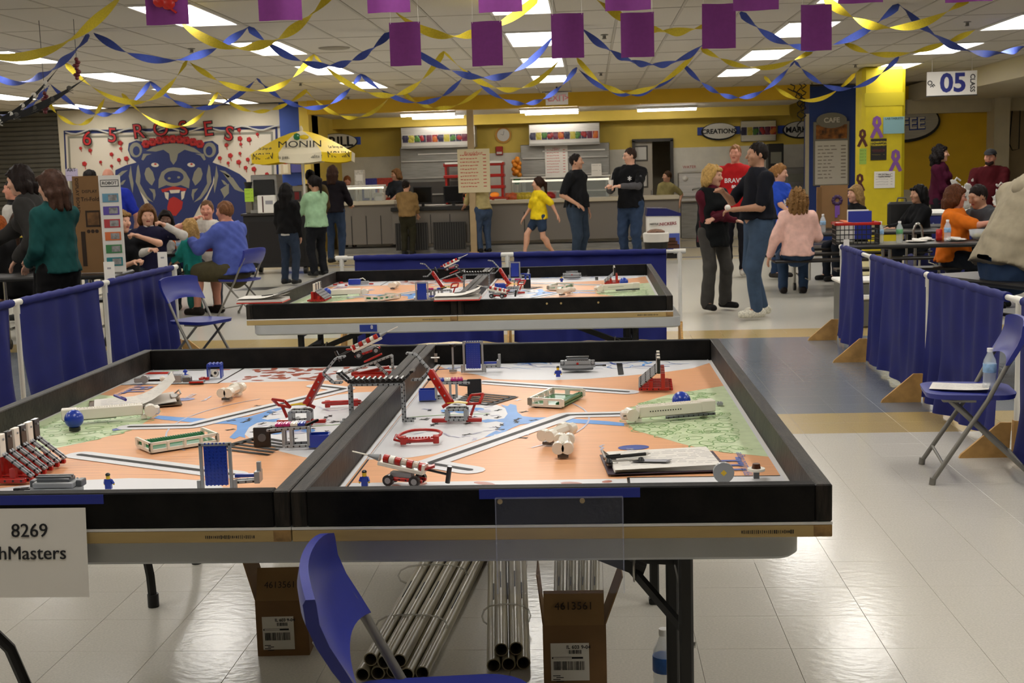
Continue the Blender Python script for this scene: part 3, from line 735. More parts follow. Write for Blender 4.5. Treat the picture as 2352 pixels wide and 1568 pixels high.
def b_ramp(t):
    m = M()
    for y in (-.014, .014): lift(m, (-.12, y, .01), (.09, y, .085), .007); lift(m, (.09, y, .085), (.092, y, .008), .007); lift(m, (.02, y, .06), (.07, y, .008), .007)
    m.box((-.115, 0, .008), (.03, .04, .012), GY); P_(m, 'grey_ramp', t)
    m = M(); m.beam((-.02, 0, .062), (.05, 0, .092), .02, .006, R_); m.box((.0, .05, .008), (.16, .03, .014), R_, b=.003); m.beam((-.05, .04, .01), (.07, .06, .03), .02, .01, R_); m.beam((.06, -.01, .004), (-.06, -.03, .01), .03, .01, R_); P_(m, 'red_slide', t)
def b_bridge(t):
    m = M()
    for y in (-.02, .02):
        lift(m, (-.085, y, .002), (-.085, y, .125), .0075); lift(m, (.085, y, .002), (.085, y, .125), .0075); lift(m, (-.085, y, .125), (.085, y, .125), .0075)
        for s in (-1, 1): lift(m, (s*.085, y, .006), (s*.12, y, .006), .0075)
    P_(m, 'grey_legs', t)
    m = M()
    for y in (-.02, 0, .02): lift(m, (-.09, y, .135), (.09, y, .135), .008, BK, DG)
    for k in range(10): m.cyl((-.08+k*.018, -.028, .14), (-.08+k*.018, .028, .14), .006, n=8, mi=BK)
    for s in (-1, 1): lift(m, (s*.09, -.02, .137), (s*.118, -.02, .165), .007, BK, DG); lift(m, (s*.09, .02, .137), (s*.118, .02, .165), .007, BK, DG); m.box((s*.118, 0, .165), (.012, .05, .006), BK)
    P_(m, 'black_walkway', t)
# placement: (model, field, pixel a, pixel b or None, turn)
def put(kind, what, cat, fld, a, b, off, fn, extra=''):
    p, r = at2(a, b, off=off); return model(kind, what, cat, fld, p, r, fn, extra)
put('long_bone', 'long white brick-built bone bridge with a hinged end', 'toy model', 'NR', (1437, 970), (1635, 953), 0, b_bone)
put('long_bone', 'long white brick-built bone bridge with a hinged end', 'toy model', 'NL', (355, 957), (150, 974), 0, b_bone)
put('long_bone', 'long white brick-built bone bridge with a hinged end', 'toy model', 'FR', (1368, 672), (1468, 666), 0, b_bone)
put('long_bone', 'long white brick-built bone bridge with a hinged end', 'toy model', 'FL', (832, 678), (752, 682), 0, b_bone)
for f, a in (('NR', (1565, 946)), ('NL', (172, 988)), ('FR', (1433, 660)), ('FL', (751, 684))):
    put('blue_ball', 'blue ball on a black rubber ring', 'ball', f, a, None, 0, b_ball)
put('short_bone', 'short white brick-built bone', 'toy model', 'NL', (505, 925), (560, 900), 0, b_short)
put('short_bone', 'short white brick-built bone lying crosswise behind another', 'toy model', 'NR', (1255, 1022), (1305, 1003), 0, b_short)
put('short_bone', 'short white brick-built bone standing end-on before another', 'toy model', 'NR', (1293, 1052), (1297, 1028), 0, b_short)
put('short_bone', 'short white brick-built bone', 'toy model', 'FL', (893, 667), (918, 657), 0, b_short)
put('short_bone', 'pale short brick-built bone', 'toy model', 'FR', (1288, 678), (1312, 674), 0, b_short)
put('white_walled_tray', 'green brick tray with white walls', 'toy model', 'NR', (1238, 942), (1318, 903), 0, b_tray)
put('white_walled_tray', 'green brick tray with white walls', 'toy model', 'NL', (478, 1010), (336, 1032), 0, b_tray)
put('white_walled_tray', 'green brick tray with white walls', 'toy model', 'FR', (1268, 669), (1306, 656), 0, b_tray)
put('white_walled_tray', 'green brick tray with white walls', 'toy model', 'FL', (905, 683), (852, 691), 0, b_tray)
put('lever_arm', 'red and grey brick lever arm with rubber bands', 'toy model', 'NR', (1050, 968), None, 0, b_arm)
p = G(692, 972, ZS_)
put('lever_arm', 'red and grey brick lever arm with rubber bands', 'toy model', 'NL', (692, 972), None, math.pi, b_arm)
put('lever_arm', 'red and grey brick lever arm with rubber bands', 'toy model', 'FR', (1178, 674), None, 0, b_arm)
put('lever_arm', 'red and grey brick lever arm with rubber bands', 'toy model', 'FL', (1025, 681), None, .2, b_arm)
put('red_hose_loop', 'red hose loop held by a studded red bar', 'toy model', 'NR', (965, 1015), None, .1, b_loop)
put('red_hose_loop', 'red hose loop held by a studded red bar', 'toy model', 'NL', (785, 937), None, math.pi+.2, b_loop)
put('grey_truss_cart', 'grey truss cart with black plate and blue bin', 'toy model', 'NR', (1035, 916), None, math.pi+.1, b_vent)
put('grey_truss_cart', 'grey truss cart with black plate and blue bin', 'toy model', 'NL', (672, 1027), None, .12, b_vent)
put('grey_truss_cart', 'grey truss cart with black plate and blue bin', 'toy model', 'FR', (1182, 665), None, math.pi, b_vent)
put('grey_truss_cart', 'grey truss cart with black plate and blue bin', 'toy model', 'FL', (998, 688), None, 0, b_vent)
put('blue_door', 'blue studded door panel in a grey frame', 'toy model', 'NR', (1088, 855), None, 0, b_door)
put('blue_door', 'blue studded door panel in a grey frame', 'toy model', 'NL', (500, 1128), None, .05, b_door)
put('blue_door', 'blue studded door panel in a grey frame', 'toy model', 'FR', (1183, 640), None, 0, b_door)
put('blue_door', 'blue studded door panel in a grey frame', 'toy model', 'FL', (970, 694), None, .05, b_door)
put('flag_row', 'row of red stands with black and white plates', 'toy model', 'NR', (1505, 908), (1503, 868), math.pi*1.5, b_pill).scale = (1.15,)*3
put('flag_row', 'row of red stands with black and white plates', 'toy model', 'NL', (62, 1086), None, math.pi, b_pill).scale = (1.3,)*3
put('flag_row', 'row of red stands with black and white plates', 'toy model', 'FR', (1407, 650), None, 0, b_pill)
put('flag_row', 'row of red stands with black and white plates', 'toy model', 'FL', (735, 689), None, math.pi, b_pill)
put('grey_heart', 'grey stepped brick pump with a red button', 'toy model', 'NR', (1327, 851), None, 0, b_heart)
put('grey_heart', 'grey stepped brick pump with a red button', 'toy model', 'NL', (132, 1140), None, math.pi, b_heart)
put('grey_heart', 'grey stepped brick pump with a red button', 'toy model', 'FR', (1314, 640), None, 0, b_heart)
put('toy_figure', 'tiny blue toy figure with black hair standing', 'toy figure', 'NR', (1282, 865), None, 0, b_fig)
put('toy_figure', 'tiny blue toy figure with black hair standing', 'toy figure', 'NL', (250, 1122), None, math.pi, b_fig)
put('toy_figure', 'tiny blue toy figure with black hair standing', 'toy figure', 'FR', (1290, 647), None, 0, b_fig)
put('toy_figure', 'tiny toy figure half hidden beside the syringe car', 'toy figure', 'NR', (838, 1116), None, 0, b_fig)
put('syringe_car', 'white toy syringe on a red car', 'toy model', 'NR', (925, 1112), None, -.25, b_syr)
p = G(848, 845, ZS_+.0); t = put('syringe_car', 'white toy syringe car on a grey ramp', 'toy model', 'NL', (853, 858), None, math.pi+.1, b_syr); t.location.z += .075; t.rotation_euler = (0, .25, math.pi+.05)
put('syringe_car', 'white toy syringe on a red car', 'toy model', 'FR', (1142, 684), None, -.3, b_syr)
t = put('syringe_car', 'white toy syringe car on a grey ramp', 'toy model', 'FL', (1042, 641), None, math.pi+.1, b_syr); t.location.z += .075; t.rotation_euler = (0, .25, math.pi+.05)
put('ramp', 'grey truss ramp with red slides', 'toy model', 'NL', (850, 866), None, .05, b_ramp)
put('ramp', 'grey truss ramp with red slides', 'toy model', 'FL', (1040, 647), None, .05, b_ramp)
q = G(887, 965, ZS_); bp_ = model('wall_bridge', 'black walkway on grey legs straddling the centre walls', 'toy model', 'NR', Vector((0.002, G(920, 968, ZS_).y, ZS_)), 0, b_bridge, '')
model('wall_bridge', 'black walkway on grey legs straddling the centre walls', 'toy model', 'FR', Vector((X2+.002, Y20+1.22, ZS_)), 0, b_bridge, '')
# loose pieces in the home corners
def single(name, label, cat, p, rz, fn, group=None):
    t = thing(name, label, cat, p, rz, group); fn(t); return t
def b_case(t):
    m = M()
    for s in (-1, 1): m.box((s*.026, 0, .026), (.006, .05, .052), BL, b=.002)
    m.box((0, 0, .05), (.058, .05, .008), BL, b=.002)
    for k in range(4): m.cyl((-.022+k*.0147, -.024, .054), (-.022+k*.0147, .024, .054), .007, n=8, mi=BL)
    P_(m, 'arch', t); m = M(); m.ball((0, -.01, .019), .017, 12, WH_); m.ball((.004, -.022, .022), .007, 8, BK); m.ball((-.01, -.02, .012), .006, 8, BK); P_(m, 'soccer_ball', t, 60)
single('blue_arch', 'blue arched brick shelter holding a small soccer ball', 'toy model', G(495, 867, ZS_), .1, b_case)
def b_crank(t):
    m = M(); m.cyl((-.02, -.012, .014), (-.02, .012, .014), .016, n=12, mi=GY); m.box((-.045, 0, .012), (.03, .03, .02), GY, b=.003); m.box((.02, 0, .008), (.06, .008, .008), BK); P_(m, 'hinge', t); m = M(); m.ball((.05, 0, .013), .012, 10, WH_); P_(m, 'white_knob', t)
single('hinge_model', 'grey brick hinge with a white knob', 'toy part', G(345, 878, ZS_), .05, b_crank)
def b_blk(t):
    m = M(); m.box((0, 0, .016), (.04, .03, .03), GY, b=.002); m.box((-.026, 0, .022), (.012, .03, .04), GY, b=.002); m.box((.04, .0, .012), (.03, .03, .02), DG, b=.002); P_(m, 'body', t); m = M(); studs(m, -.02, .02, -.012, .012, .031, GY); P_(m, 'studs', t)
single('grey_block', 'light grey brick block beside the grey hinge', 'toy part', G(408, 878, ZS_), 0, b_blk)
def b_pad(t): m = M(); m.box((0, 0, .004), (.055, .04, .008), BK, b=.001); m.box((0, -.018, .006), (.055, .006, .006), R_); P_(m, 'plate', t)
single('black_plate', 'flat black brick plate with a red rim', 'toy part', G(453, 879, ZS_), .1, b_pad)
def b_cross(t):
    m = M()
    for k in range(3): m.cyl((.014*math.cos(k*2.1), .014*math.sin(k*2.1), 0), (.014*math.cos(k*2.1), .014*math.sin(k*2.1), .010), .009, n=10, mi=R_)
    P_(m, 'lobes', t)
single('red_toy_piece', 'small red three-lobed brick piece', 'toy part', G(468, 872, ZS_), 0, b_cross)
def b_bfig(t): m = M(); m.lathe([(.014, 0), (.014, .003), (.004, .006), (.004, .012), (.009, .014), (.009, .02), (0, .026)], 12, BL); P_(m, 'body', t)
single('blue_toy_piece', 'small blue turned brick piece on a white dish', 'toy part', G(426, 862, ZS_), 0, lambda t: (b_bfig(t), P_(M().lathe([(.0, 0), (.018, .0), (.02, .003), (0, .003)], 12, WH_), 'dish', t)))
def b_disc(t): m = M(); m.cyl((0, 0, 0), (0, 0, .012), .026, n=24, mi=GY, X=rot(math.pi/2)@tr(0, .026, -.006)); P_(m, 'disc', t); m = M(); m.prism([(.008, 0), (0, .008), (-.008, 0), (0, -.008)], .0125, .0128, YE, X=rot(math.pi/2)@tr(0, .026, -.006)); P_(m, 'yellow_mark', t)
single('grey_disc', 'grey round wheel standing on edge in the white home corner', 'toy part', G(1662, 1108, ZS_), 0, b_disc)
def b_knob(t): m = M(); m.box((0, 0, .010), (.014, .014, .02), DG); P_(m, 'post', t); m = M(); m.cyl((0, 0, .02), (0, 0, .026), .022, n=16, mi=WH_); P_(m, 'white_dish', t); m = M(); m.cyl((0, 0, .026), (0, 0, .038), .012, .009, n=10, mi=BN); P_(m, 'brown_cap', t)
single('white_dish', 'white brick dish with a brown cap on a grey post', 'toy part', G(1737, 1098, ZS_), 0, b_knob)
def b_tile(t): m = M(); m.box((0, 0, .004), (.02, .02, .008), GY); P_(m, 'plate', t)
single('grey_brick', 'small grey brick alone on the green cell print', 'toy part', G(1653, 929, ZS_), 0, lambda t: (b_tile(t), P_((lambda m: (studs(m, -.008, .008, -.008, .008, .008, GY), m)[1])(M()), 'studs', t)))
single('white_wedge', 'small white brick roll behind the long bone bridge', 'toy part', G(1612, 944, ZS_), -.5, lambda t: (P_(M().cyl((-.03, 0, .012), (.03, 0, .012), .012, n=10, mi=WH_), 'roll', t), P_(M().cyl((.028, 0, .012), (.036, 0, .012), .008, n=8, mi=WH_), 'pin', t)))
for (px, c, lb) in (((700+8, 704/1), B_BLU, ''),): pass
def b_box2(t):
    m = M(); m.box((0, 0, .02), (.09, .05, .04), BL, b=.003); P_(m, 'case', t); m = M(); m.box((.075, .0, .012), (.06, .04, .022), GY, b=.003); P_(m, 'grey_motor', t); m = M(); m.tube([(.04, 0, .04), (.06, .01, .045), (.08, 0, .03)], .004, 6, WH_); P_(m, 'white_lead', t)
single('blue_controller', 'blue brick case with a grey motor on the field with the booklet', 'toy model', G(815, 653, ZS_), .05, b_box2)
for k, (px, py) in enumerate(((770, 655), (783, 650), (795, 656), (853, 653))):
    single('red_piece', 'tiny red brick lying by the blue controller', 'toy part', G(px, py, ZS_), k, lambda t: P_(M().box((0, 0, .005), (.03, .016, .010), R_, b=.001), 'brick', t), 'red bricks by the controller')
single('blue_block', 'blue open-topped brick bin on the bolt-holed far field', 'toy part', G(1148, 662, ZS_), .1, lambda t: P_(M().box((0, 0, .018), (.07, .045, .036), BL, b=.002), 'bin', t))
single('blue_gate', 'blue two-legged brick gate on the bolt-holed far field', 'toy part', G(1212, 648, ZS_), 0, lambda t: (P_(M().box((-.015, 0, .03), (.012, .02, .06), BL, b=.001).box((.015, 0, .03), (.012, .02, .06), BL, b=.001).box((0, 0, .055), (.044, .02, .012), BL), 'gate', t)))

def b_rod(t): P_(M().cyl((0, 0, 0), (0, 0, .1), .004, n=8, mi=GY), 'rod', t); P_(M().cyl((0, 0, .1), (0, 0, .112), .012, .014, n=10, mi=BK), 'black_knob', t); P_(M().box((0, 0, .004), (.03, .02, .008), GY), 'base', t)
single('knob_rod', 'thin grey rod with a black top beside the blue door', 'toy part', G(1041, 853, ZS_), 0, b_rod)
# clipboards, papers, pens -------------------------------------------------
M_CLIP = mat('clipboard brown', '#5d4a35', .5, noise=.15, nscale=20)
M_CLIPW = mat('clipboard purple brown', '#3b2c38', .5)
def sheet(m, W, H, z, curl=0.0, skew=0.0, mi=0, n=10):
    A = []; B = []
    for i in range(n+1):
        x = -W/2+W*i/n; zz = z+curl*max(0, (i/n-.45))**2*3.0
        A.append((x, -H/2+skew*x, zz)); B.append((x, H/2+skew*x, zz))
    m.strip(A, B, mi)
def scrib(m, W, H, z, rows, mi=0, curl=0.0, seed=1, x0=-.42, x1=.42):
    r = random.Random(seed)
    for k in range(rows):
        y = H*.4-H*.8*k/rows; x = x0*W
        while x < x1*W:
            l = r.uniform(.01, .03)*W/.2; f = (x+l/2)/W+.5; zz = z+curl*max(0, f-.45)**2*3.0
            if r.random() < .75: m.poly([(x, y-.0012, zz), (x+l, y-.0012, zz), (x+l, y+.0012, zz), (x, y+.0012, zz)], mi)
            x += l+.006
def clipboard(label, p, rz, board, curl, sheets=4, clipside=1, rows=10):
    t = thing('clipboard', label, 'clipboard', p, rz, 'judging clipboards')
    W, H = .315, .228
    M().box((0, 0, .0015), (W, H, .003), b=.001).build('board', board, t)
    for k in range(sheets):
        m = M(); sheet(m, .279, .216, .0045+.002*k, curl if k == sheets-1 else curl*.1, .02*(k-1)); m.build('paper_sheet', M_PAPER, t, 60)
    m = M(); scrib(m, .279, .216, .0048+.002*(sheets-1), rows, 0, curl); m.build('handwriting', mat('grey pencil', '#8c8a90', .8), t)
    c = M(); sx = clipside*(W/2-.02)
    c.box((sx, 0, .012), (.03, .09, .012), b=.003); c.tube([(sx, -.045, .014), (sx+clipside*.02, -.045, .03), (sx+clipside*.02, .045, .03), (sx, .045, .014)], .003, 6)
    c.build('spring_clip', M_STEEL, t, 40)
    return t
def pen(label, p, rz, c, z0):
    t = thing('pen', label, 'pen', p, rz)
    M().cyl((-.06, 0, .005), (.06, 0, .005), .0048, n=10).build('barrel', c, t, 40); M().cyl((.06, 0, .005), (.074, 0, .005), .0045, .001, n=8).build('tip', M_STEEL, t, 40); M().box((-.035, 0, .011), (.045, .004, .002)).build('pocket_clip', c, t)
    return t
p, r = at2((235, 932), (385, 920), ZS_)
clipboard('brown clipboard with a curled score sheet on the field with the 8269 sign', p, r, M_CLIP, .09, 3, 1)
p1_ = G(276, 916, ZS_+.03); pen('purple pen lying on the curled score sheet', p1_, 2.25, mat('purple plastic', '#3a2a86', .3), 0)
p, r = at2((1400, 1075), (1640, 1052), ZS_)
clipboard('dark clipboard with a thick stack of paper on the field with the plastic sleeve', p, r-.25, M_CLIPW, .0, 6, -1)
pen('black pen lying across the paper stack', G(1435, 1051, ZS_+.018), .35, M_BLACK, 0)
bn = thing('binder_clip', 'black binder clip on the corner of the paper stack', 'clip', G(1428, 1062, ZS_+.016), .3)
M().cyl((-.035, 0, .006), (.05, -.01, .006), .0025, n=6).build('wire_handle', M_STEEL, bn); M().lathe([(.008, 0), (.010, .004), (.006, .012), (0, .014)], 10, c=(.05, -.01, 0)).build('end_knob', M_BLACK, bn, 50); M().lathe([(.008, 0), (.010, .004), (.006, .012), (0, .014)], 10, c=(-.035, 0, 0)).build('end_knob', M_BLACK, bn, 50)
ph = thing('photo_slip', 'small dark printed slip lying on the paper stack', 'slip', G(1490, 1058, ZS_+.0185), -.1)
M().prism([(-.05, -.01), (.05, -.015), (.06, .015), (-.03, .018)], 0, .0008).build('slip', mat('grey print', '#6e6d70', .5), ph); M().prism([(-.04, -.006), (.045, -.01), (.05, .010), (-.025, .012)], .0008, .0011).build('print', mat('light print', '#9a9aa0', .5), ph)
def booklet(label, p, rz, W, H, n=3):
    t = thing('score_booklet', label, 'booklet', p, rz, 'booklets on the table edge')
    M().box((0, 0, .003), (W, H, .006), b=.001).build('red_cover', mat('red cover', '#c2352b', .4), t)
    M().box((0, 0, .013), (W-.006, H-.006, .014), b=.002).build('pages', M_PAPER, t)
    for k in range(n): m = M(); sheet(m, W-.004, H-.004, .021+.004*k, .02*k); m.build('paper_sheet', M_PAPER, t)
    M().tube([(-W*.1, H*.3, .03), (W*.15, H*.33, .035), (W*.16, H*.3, .03)], .004, 6).build('clip', M_BLACK, t)
booklet('white booklet with a red cover lying across the wall corner', G(606, 693, ZT+.0), .0, .27, .2)
booklet('white booklet with a red cover lying by the centre wall', G(1052, 687, ZT+.0), .03, .26, .2)
# ================================================================ foreground: sign, sleeve, tape, chairs, cartons, pipes, bottles, curtains
M_TAPE = mat('blue masking tape', '#22308f', .6)
yf = -.0012
def frontx(px, py): return D(px, py, yf)
tp = M(); a = frontx(1100, 1120); b = frontx(1470, 1120)
m = M().box(((a.x+b.x)/2, yf-.0002, ZT-.013), (b.x-a.x, .0012, .022)); tag(m.build('tape_strip', M_TAPE), 'blue tape strip holding the clear plastic sleeve', 'tape')
a2 = frontx(238, 1150); m = M().box(((a2.x-1.1)/2, yf-.0002, ZT-.014), (a2.x+1.1, .0012, .022)); tag(m.build('tape_strip', M_TAPE), 'blue tape strip holding the 8269 paper sign', 'tape')
# clear sleeve
sv = thing('plastic_sleeve', 'clear empty plastic sleeve hanging from blue tape', 'plastic sleeve', (0, 0, 0))
s0, s1 = frontx(1138, 1145), frontx(1430, 1145); zb = D(1285, 1363, -.02).z
pts0 = []; pts1 = []
for k in range(9):
    z = ZT-.022+(zb-ZT+.022)*k/8; y = -.0035-.016*(k/8); pts0.append((s0.x, y, z)); pts1.append((s1.x, y, z))
M().strip(pts0, pts1).build('sheet', mat('clear film', '#aeb4cc', .25, alpha=.10, spec=.4), sv)
M().beam(pts0[0], pts1[0], .0012, .004).beam(pts0[0], pts0[8], .0012, .003).beam(pts1[0], pts1[8], .0012, .003).build('sealed_edge', mat('clear film edge', '#aeb4cc', .3, alpha=.22), sv)
# team sign
sg = thing('team_sign', 'white paper sign with the number 8269 taped to the board', 'sign', (0, 0, 0))
e0 = frontx(197, 1165); e1 = D(205, 1371, -.03); W = .2794
P0 = []; P1 = []
for k in range(9):
    f = k/8; z = e0.z+(e1.z-e0.z)*f; y = -.003-.026*f; x1 = e0.x+(e1.x-e0.x)*f; P0.append((x1-W, y, z)); P1.append((x1, y, z))
M().strip(P0, P1).build('paper_sheet', M_PAPER, sg, 60)
M_SIGNINK = mat('sign ink', '#17171b', .6)
tilt = math.atan2(.026, e0.z-e1.z)
for s, px, py, sz in (('8269', 63, 1222, .044), ('TechMasters', 40, 1272, .044)):
    q = D(px, py, -.02); f = (e0.z-q.z)/(e0.z-e1.z)
    text(s, sz, M_SIGNINK, sg, tr(q.x, -.003-.026*f-.0012, q.z) @ rot(math.pi/2-tilt, 0, 0), 'lettering', .0002, .0); text(s, sz, M_SIGNINK, sg, tr(q.x+.0011, -.003-.026*f-.0013, q.z) @ rot(math.pi/2-tilt, 0, 0), 'lettering', .0002, .0)
# folding chairs -------------------------------------------------
M_CHB = mat('blue chair plastic', '#272f82', .38, noise=.06, nscale=10, bump=.04, bscale=400)
M_CHBD = mat('navy chair plastic', '#20275f', .45)
M_CHG = mat('grey chair tube', '#77746c', .4, metal=.2)
def chair(label, p, rz, mt=M_CHB):
    """faces local -y"""
    t = thing('folding_chair', label, 'chair', p, rz, 'blue folding chairs')
    hw = .205
    # seat
    N = 14; prof = rrect(.40, .43, .10, 5); m = M(); n = len(prof)
    vs = [(x, y, .445-.012*max(0, 1-((x/.2)**2+(y/.2)**2))) for x, y in prof]+[(x*.97, y*.97, .42) for x, y in prof]+[(x*.55, y*.55, .436) for x, y in prof]
    fs = [tuple(range(2*n, 3*n)), tuple(reversed(range(n, 2*n)))]+[(i, (i+1) % n, 2*n+(i+1) % n, 2*n+i) for i in range(n)]+[((i+1) % n, i, n+i, n+(i+1) % n) for i in range(n)]
    m.add(vs, fs, X=tr(0, -.035, 0)); m.build('seat', mt, t, 45)
    # back panel, curved about the sitter, leaning back
    m = M(); K = 12; PR = [(.595, .112), (.64, .146), (.69, .174), (.735, .191), (.775, .195), (.805, .187)]; th = .013; vs = []; fs = []; H_ = len(PR)
    for i in range(K+1):
        u = -1+2*i/K; x = u*(hw+.018); cy = .03*(1-u*u)
        ring = [(x, yy-th+cy-(.006 if 0 < q < H_-1 else -.004), zz-(.02*u**4 if q == H_-1 else 0)+(.03*(1-u*u) if q == 0 else 0)) for q, (zz, yy) in enumerate(PR)]
        ring += [(x, yy+th+cy-(.006 if 0 < q < H_-1 else .004), zz-(.02*u**4 if q == H_-1 else 0)+(.03*(1-u*u) if q == 0 else 0)) for q, (zz, yy) in reversed(list(enumerate(PR)))]
        vs += ring
    R2_ = 2*H_
    for i in range(K):
        for j in range(R2_): fs.append((i*R2_+j, i*R2_+(j+1) % R2_, (i+1)*R2_+(j+1) % R2_, (i+1)*R2_+j))
    fs += [tuple(range(R2_)), tuple(K*R2_+j for j in reversed(range(R2_)))]
    m.add(vs, fs); o = m.build('backrest', mt, t, 45)
    for s in (-1, 1):
        m = M(); m.tube([(s*hw, .18, .70), (s*hw, .112, .585), (s*hw, .03, .42), (s*(hw+.012), -.22, .02)], .0115, 10); m.cyl((s*(hw+.012), -.222, 0), (s*(hw+.012), -.218, .035), .016, n=10); m.build('front_leg', M_CHG, t, 50)
        m = M(); m.tube([(s*(hw-.028), -.15, .42), (s*(hw-.028), .08, .2), (s*(hw-.022), .27, .02)], .0105, 10); m.cyl((s*(hw-.022), .272, 0), (s*(hw-.022), .268, .035), .015, n=10); m.build('rear_leg', M_CHG, t, 50)
    M().tube([(-hw-.008, -.17, .1), (hw+.008, -.17, .1)], .008, 8).build('front_stretcher', M_CHG, t, 50)
    M().tube([(-hw+.026, .2, .095), (hw-.026, .2, .095)], .008, 8).build('rear_stretcher', M_CHG, t, 50)
    M().tube([(-hw+.02, -.02, .415), (-hw+.02, -.17, .415), (hw-.02, -.17, .415), (hw-.02, -.02, .415)], .009, 8).build('seat_frame', M_CHG, t, 50)
    return t
chair('blue folding chair standing in front of the pipe bundle and cartons', (.31, -.235, 0), math.radians(97))
chair('blue folding chair holding a water bottle and a paper', (2.6, 3.55, 0), math.radians(-98))
chair('empty blue folding chair by the curtain corner post', (-2.6, 7.45, 0), math.radians(66))
chair('blue folding chair carrying the man in the blue sweatshirt', (-3.42, 11.72, 0), math.radians(-108))
# bottle and paper on the right chair
M_PET = mat('clear bottle plastic', '#dfe6ea', .08, alpha=.35, spec=.8); M_WATER = mat('water', '#c8d4da', .03, alpha=.28)
M_CAPW = mat('white cap', '#e6e6e4', .4); M_LBL = mat('bottle label', '#8fb4d6', .4, noise=.25, nscale=40); M_LBLD = mat('bottle label dark', '#1e4f92', .4, noise=.2, nscale=40)
def bottle(label, p, s=1.0, lbl=M_LBL, body=None, group='water bottles'):
    t = thing('water_bottle', label, 'bottle', p, random.random()*3, group); k = s
    M().lathe([(0, .001), (.028*k, .001), (.032*k, .008*k), (.032*k, .03*k), (.0305*k, .034*k), (.032*k, .04*k), (.0305*k, .06*k), (.032*k, .066*k), (.032*k, .13*k), (.03*k, .145*k), (.014*k, .18*k), (.0125*k, .19*k)], 16).build('bottle_body', body or M_PET, t, 60)
    M().lathe([(.0323*k, .085*k), (.0328*k, .086*k), (.0328*k, .128*k), (.0323*k, .129*k)], 16).build('label_band', lbl, t, 60)
    M().cyl((0, 0, .187*k), (0, 0, .205*k), .0145*k, n=14).build('cap', M_CAPW, t, 40)
    return t
bottle('water bottle standing on the blue chair seat', tuple(G(2272, 893, .447)), 1.0)
pc = thing('paper_sheet', 'white printed sheet lying on the blue chair seat', 'paper', tuple(G(2205, 888, .4475)), -.35)
m = M(); sheet(m, .28, .2, .001, .01); m.build('sheet', M_PAPER, pc); m = M(); scrib(m, .28, .2, .0016, 8, 0, .01, 4); m.build('print', mat('grey pencil', '#8c8a90', .8), pc)
bottle('water bottle standing on the floor by the black table leg', tuple(G(1527, 1606, 0)), 1.08, M_LBLD)
# cartons -------------------------------------------------
M_CARD = mat('cardboard', '#7a5a38', .75, noise=.1, nscale=8); M_CARDI = mat('cardboard inside', '#84653f', .8, noise=.1, nscale=8)
def carton(label, p, rz, W, Dp, H, flap, code=None):
    t = thing('carton', label, 'box', p, rz, 'shipping cartons'); th = .004
    for nm, c, s in (('front_panel', (0, -Dp/2, H/2), (W, th, H)), ('back_panel', (0, Dp/2, H/2), (W, th, H)), ('side_panel', (-W/2, 0, H/2), (th, Dp, H)), ('side_panel', (W/2, 0, H/2), (th, Dp, H)), ('bottom_panel', (0, 0, .004), (W, Dp, th))): M().box(c, s).build(nm, M_CARD, t)
    for (X, w, n) in ((tr(0, -Dp/2, H) @ rot(flap[0], 0, 0), W, 0), (tr(-W/2, 0, H) @ rot(0, flap[1], 0) @ rot(0, 0, math.pi/2), Dp, 1), (tr(W/2, 0, H) @ rot(0, flap[2], 0) @ rot(0, 0, math.pi/2), Dp, 2)):
        m = M(); m.box((0, 0, .055+.025*(n > 0)), (w-.006, th, .11+.05*(n > 0)), X=X); m.build('flap', M_CARDI, t)
    lb = M(); lb.box((-W*.08, -Dp/2-.003, H*.42), (W*.62, .001, H*.6), 0)
    r = random.Random(5)
    for k in range(26): lb.box((-W*.34+k*W*.0195, -Dp/2-.0038, H*.36), (W*.0195*r.uniform(.2, .8), .0006, H*.14), 1)
    for k in range(12): lb.box((-W*.1+k*W*.018, -Dp/2-.0038, H*.58), (W*.018*r.uniform(.2, .8), .0006, H*.06), 1)
    lb.box((-W*.12, -Dp/2-.0038, H*.485), (W*.5, .0006, H*.03), 1); lb.box((-W*.2, -Dp/2-.004, H*.485), (W*.3, .0006, H*.02), 0)
    for k in range(4): lb.box((-W*.3+.01*(k % 2), -Dp/2-.0038, H*(.2-.03*k)), (W*.12, .0006, H*.012), 1)
    lb.build('shipping_label', [M_PAPER, M_INK], t)
    text('IL 603 9-04', W*.085, M_INK, t, wallX((W*.06, -Dp/2-.0042, H*.655)), 'label_text')
    if code: text(code, W*.17, mat('carton print', '#2d1d10', .8), t, wallX((0, -Dp/2-.0042, H*.9)), 'carton_number')
    return t
b1 = carton('brown shipping carton with open flaps, tilted label to the front', (-.36, 1.29, 0), .05, .17, .17, .19, (-2.6+2.2, -.25, .1))
for s in (-1, 1): pass
text('4613561', .03, mat('carton print', '#2d1d10', .8), b1, tr(0, -.087, .245) @ rot(math.pi/2-.4, 0, 0), 'carton_number')
b2 = carton('brown shipping carton with grey pipes standing behind its flap', (.62, 1.02, 0), .02, .19, .16, .2, (.0, -.1, .35))
text('4613561', .034, mat('carton print', '#2d1d10', .8), b2, wallX((0, -.086, .262)), 'carton_number')
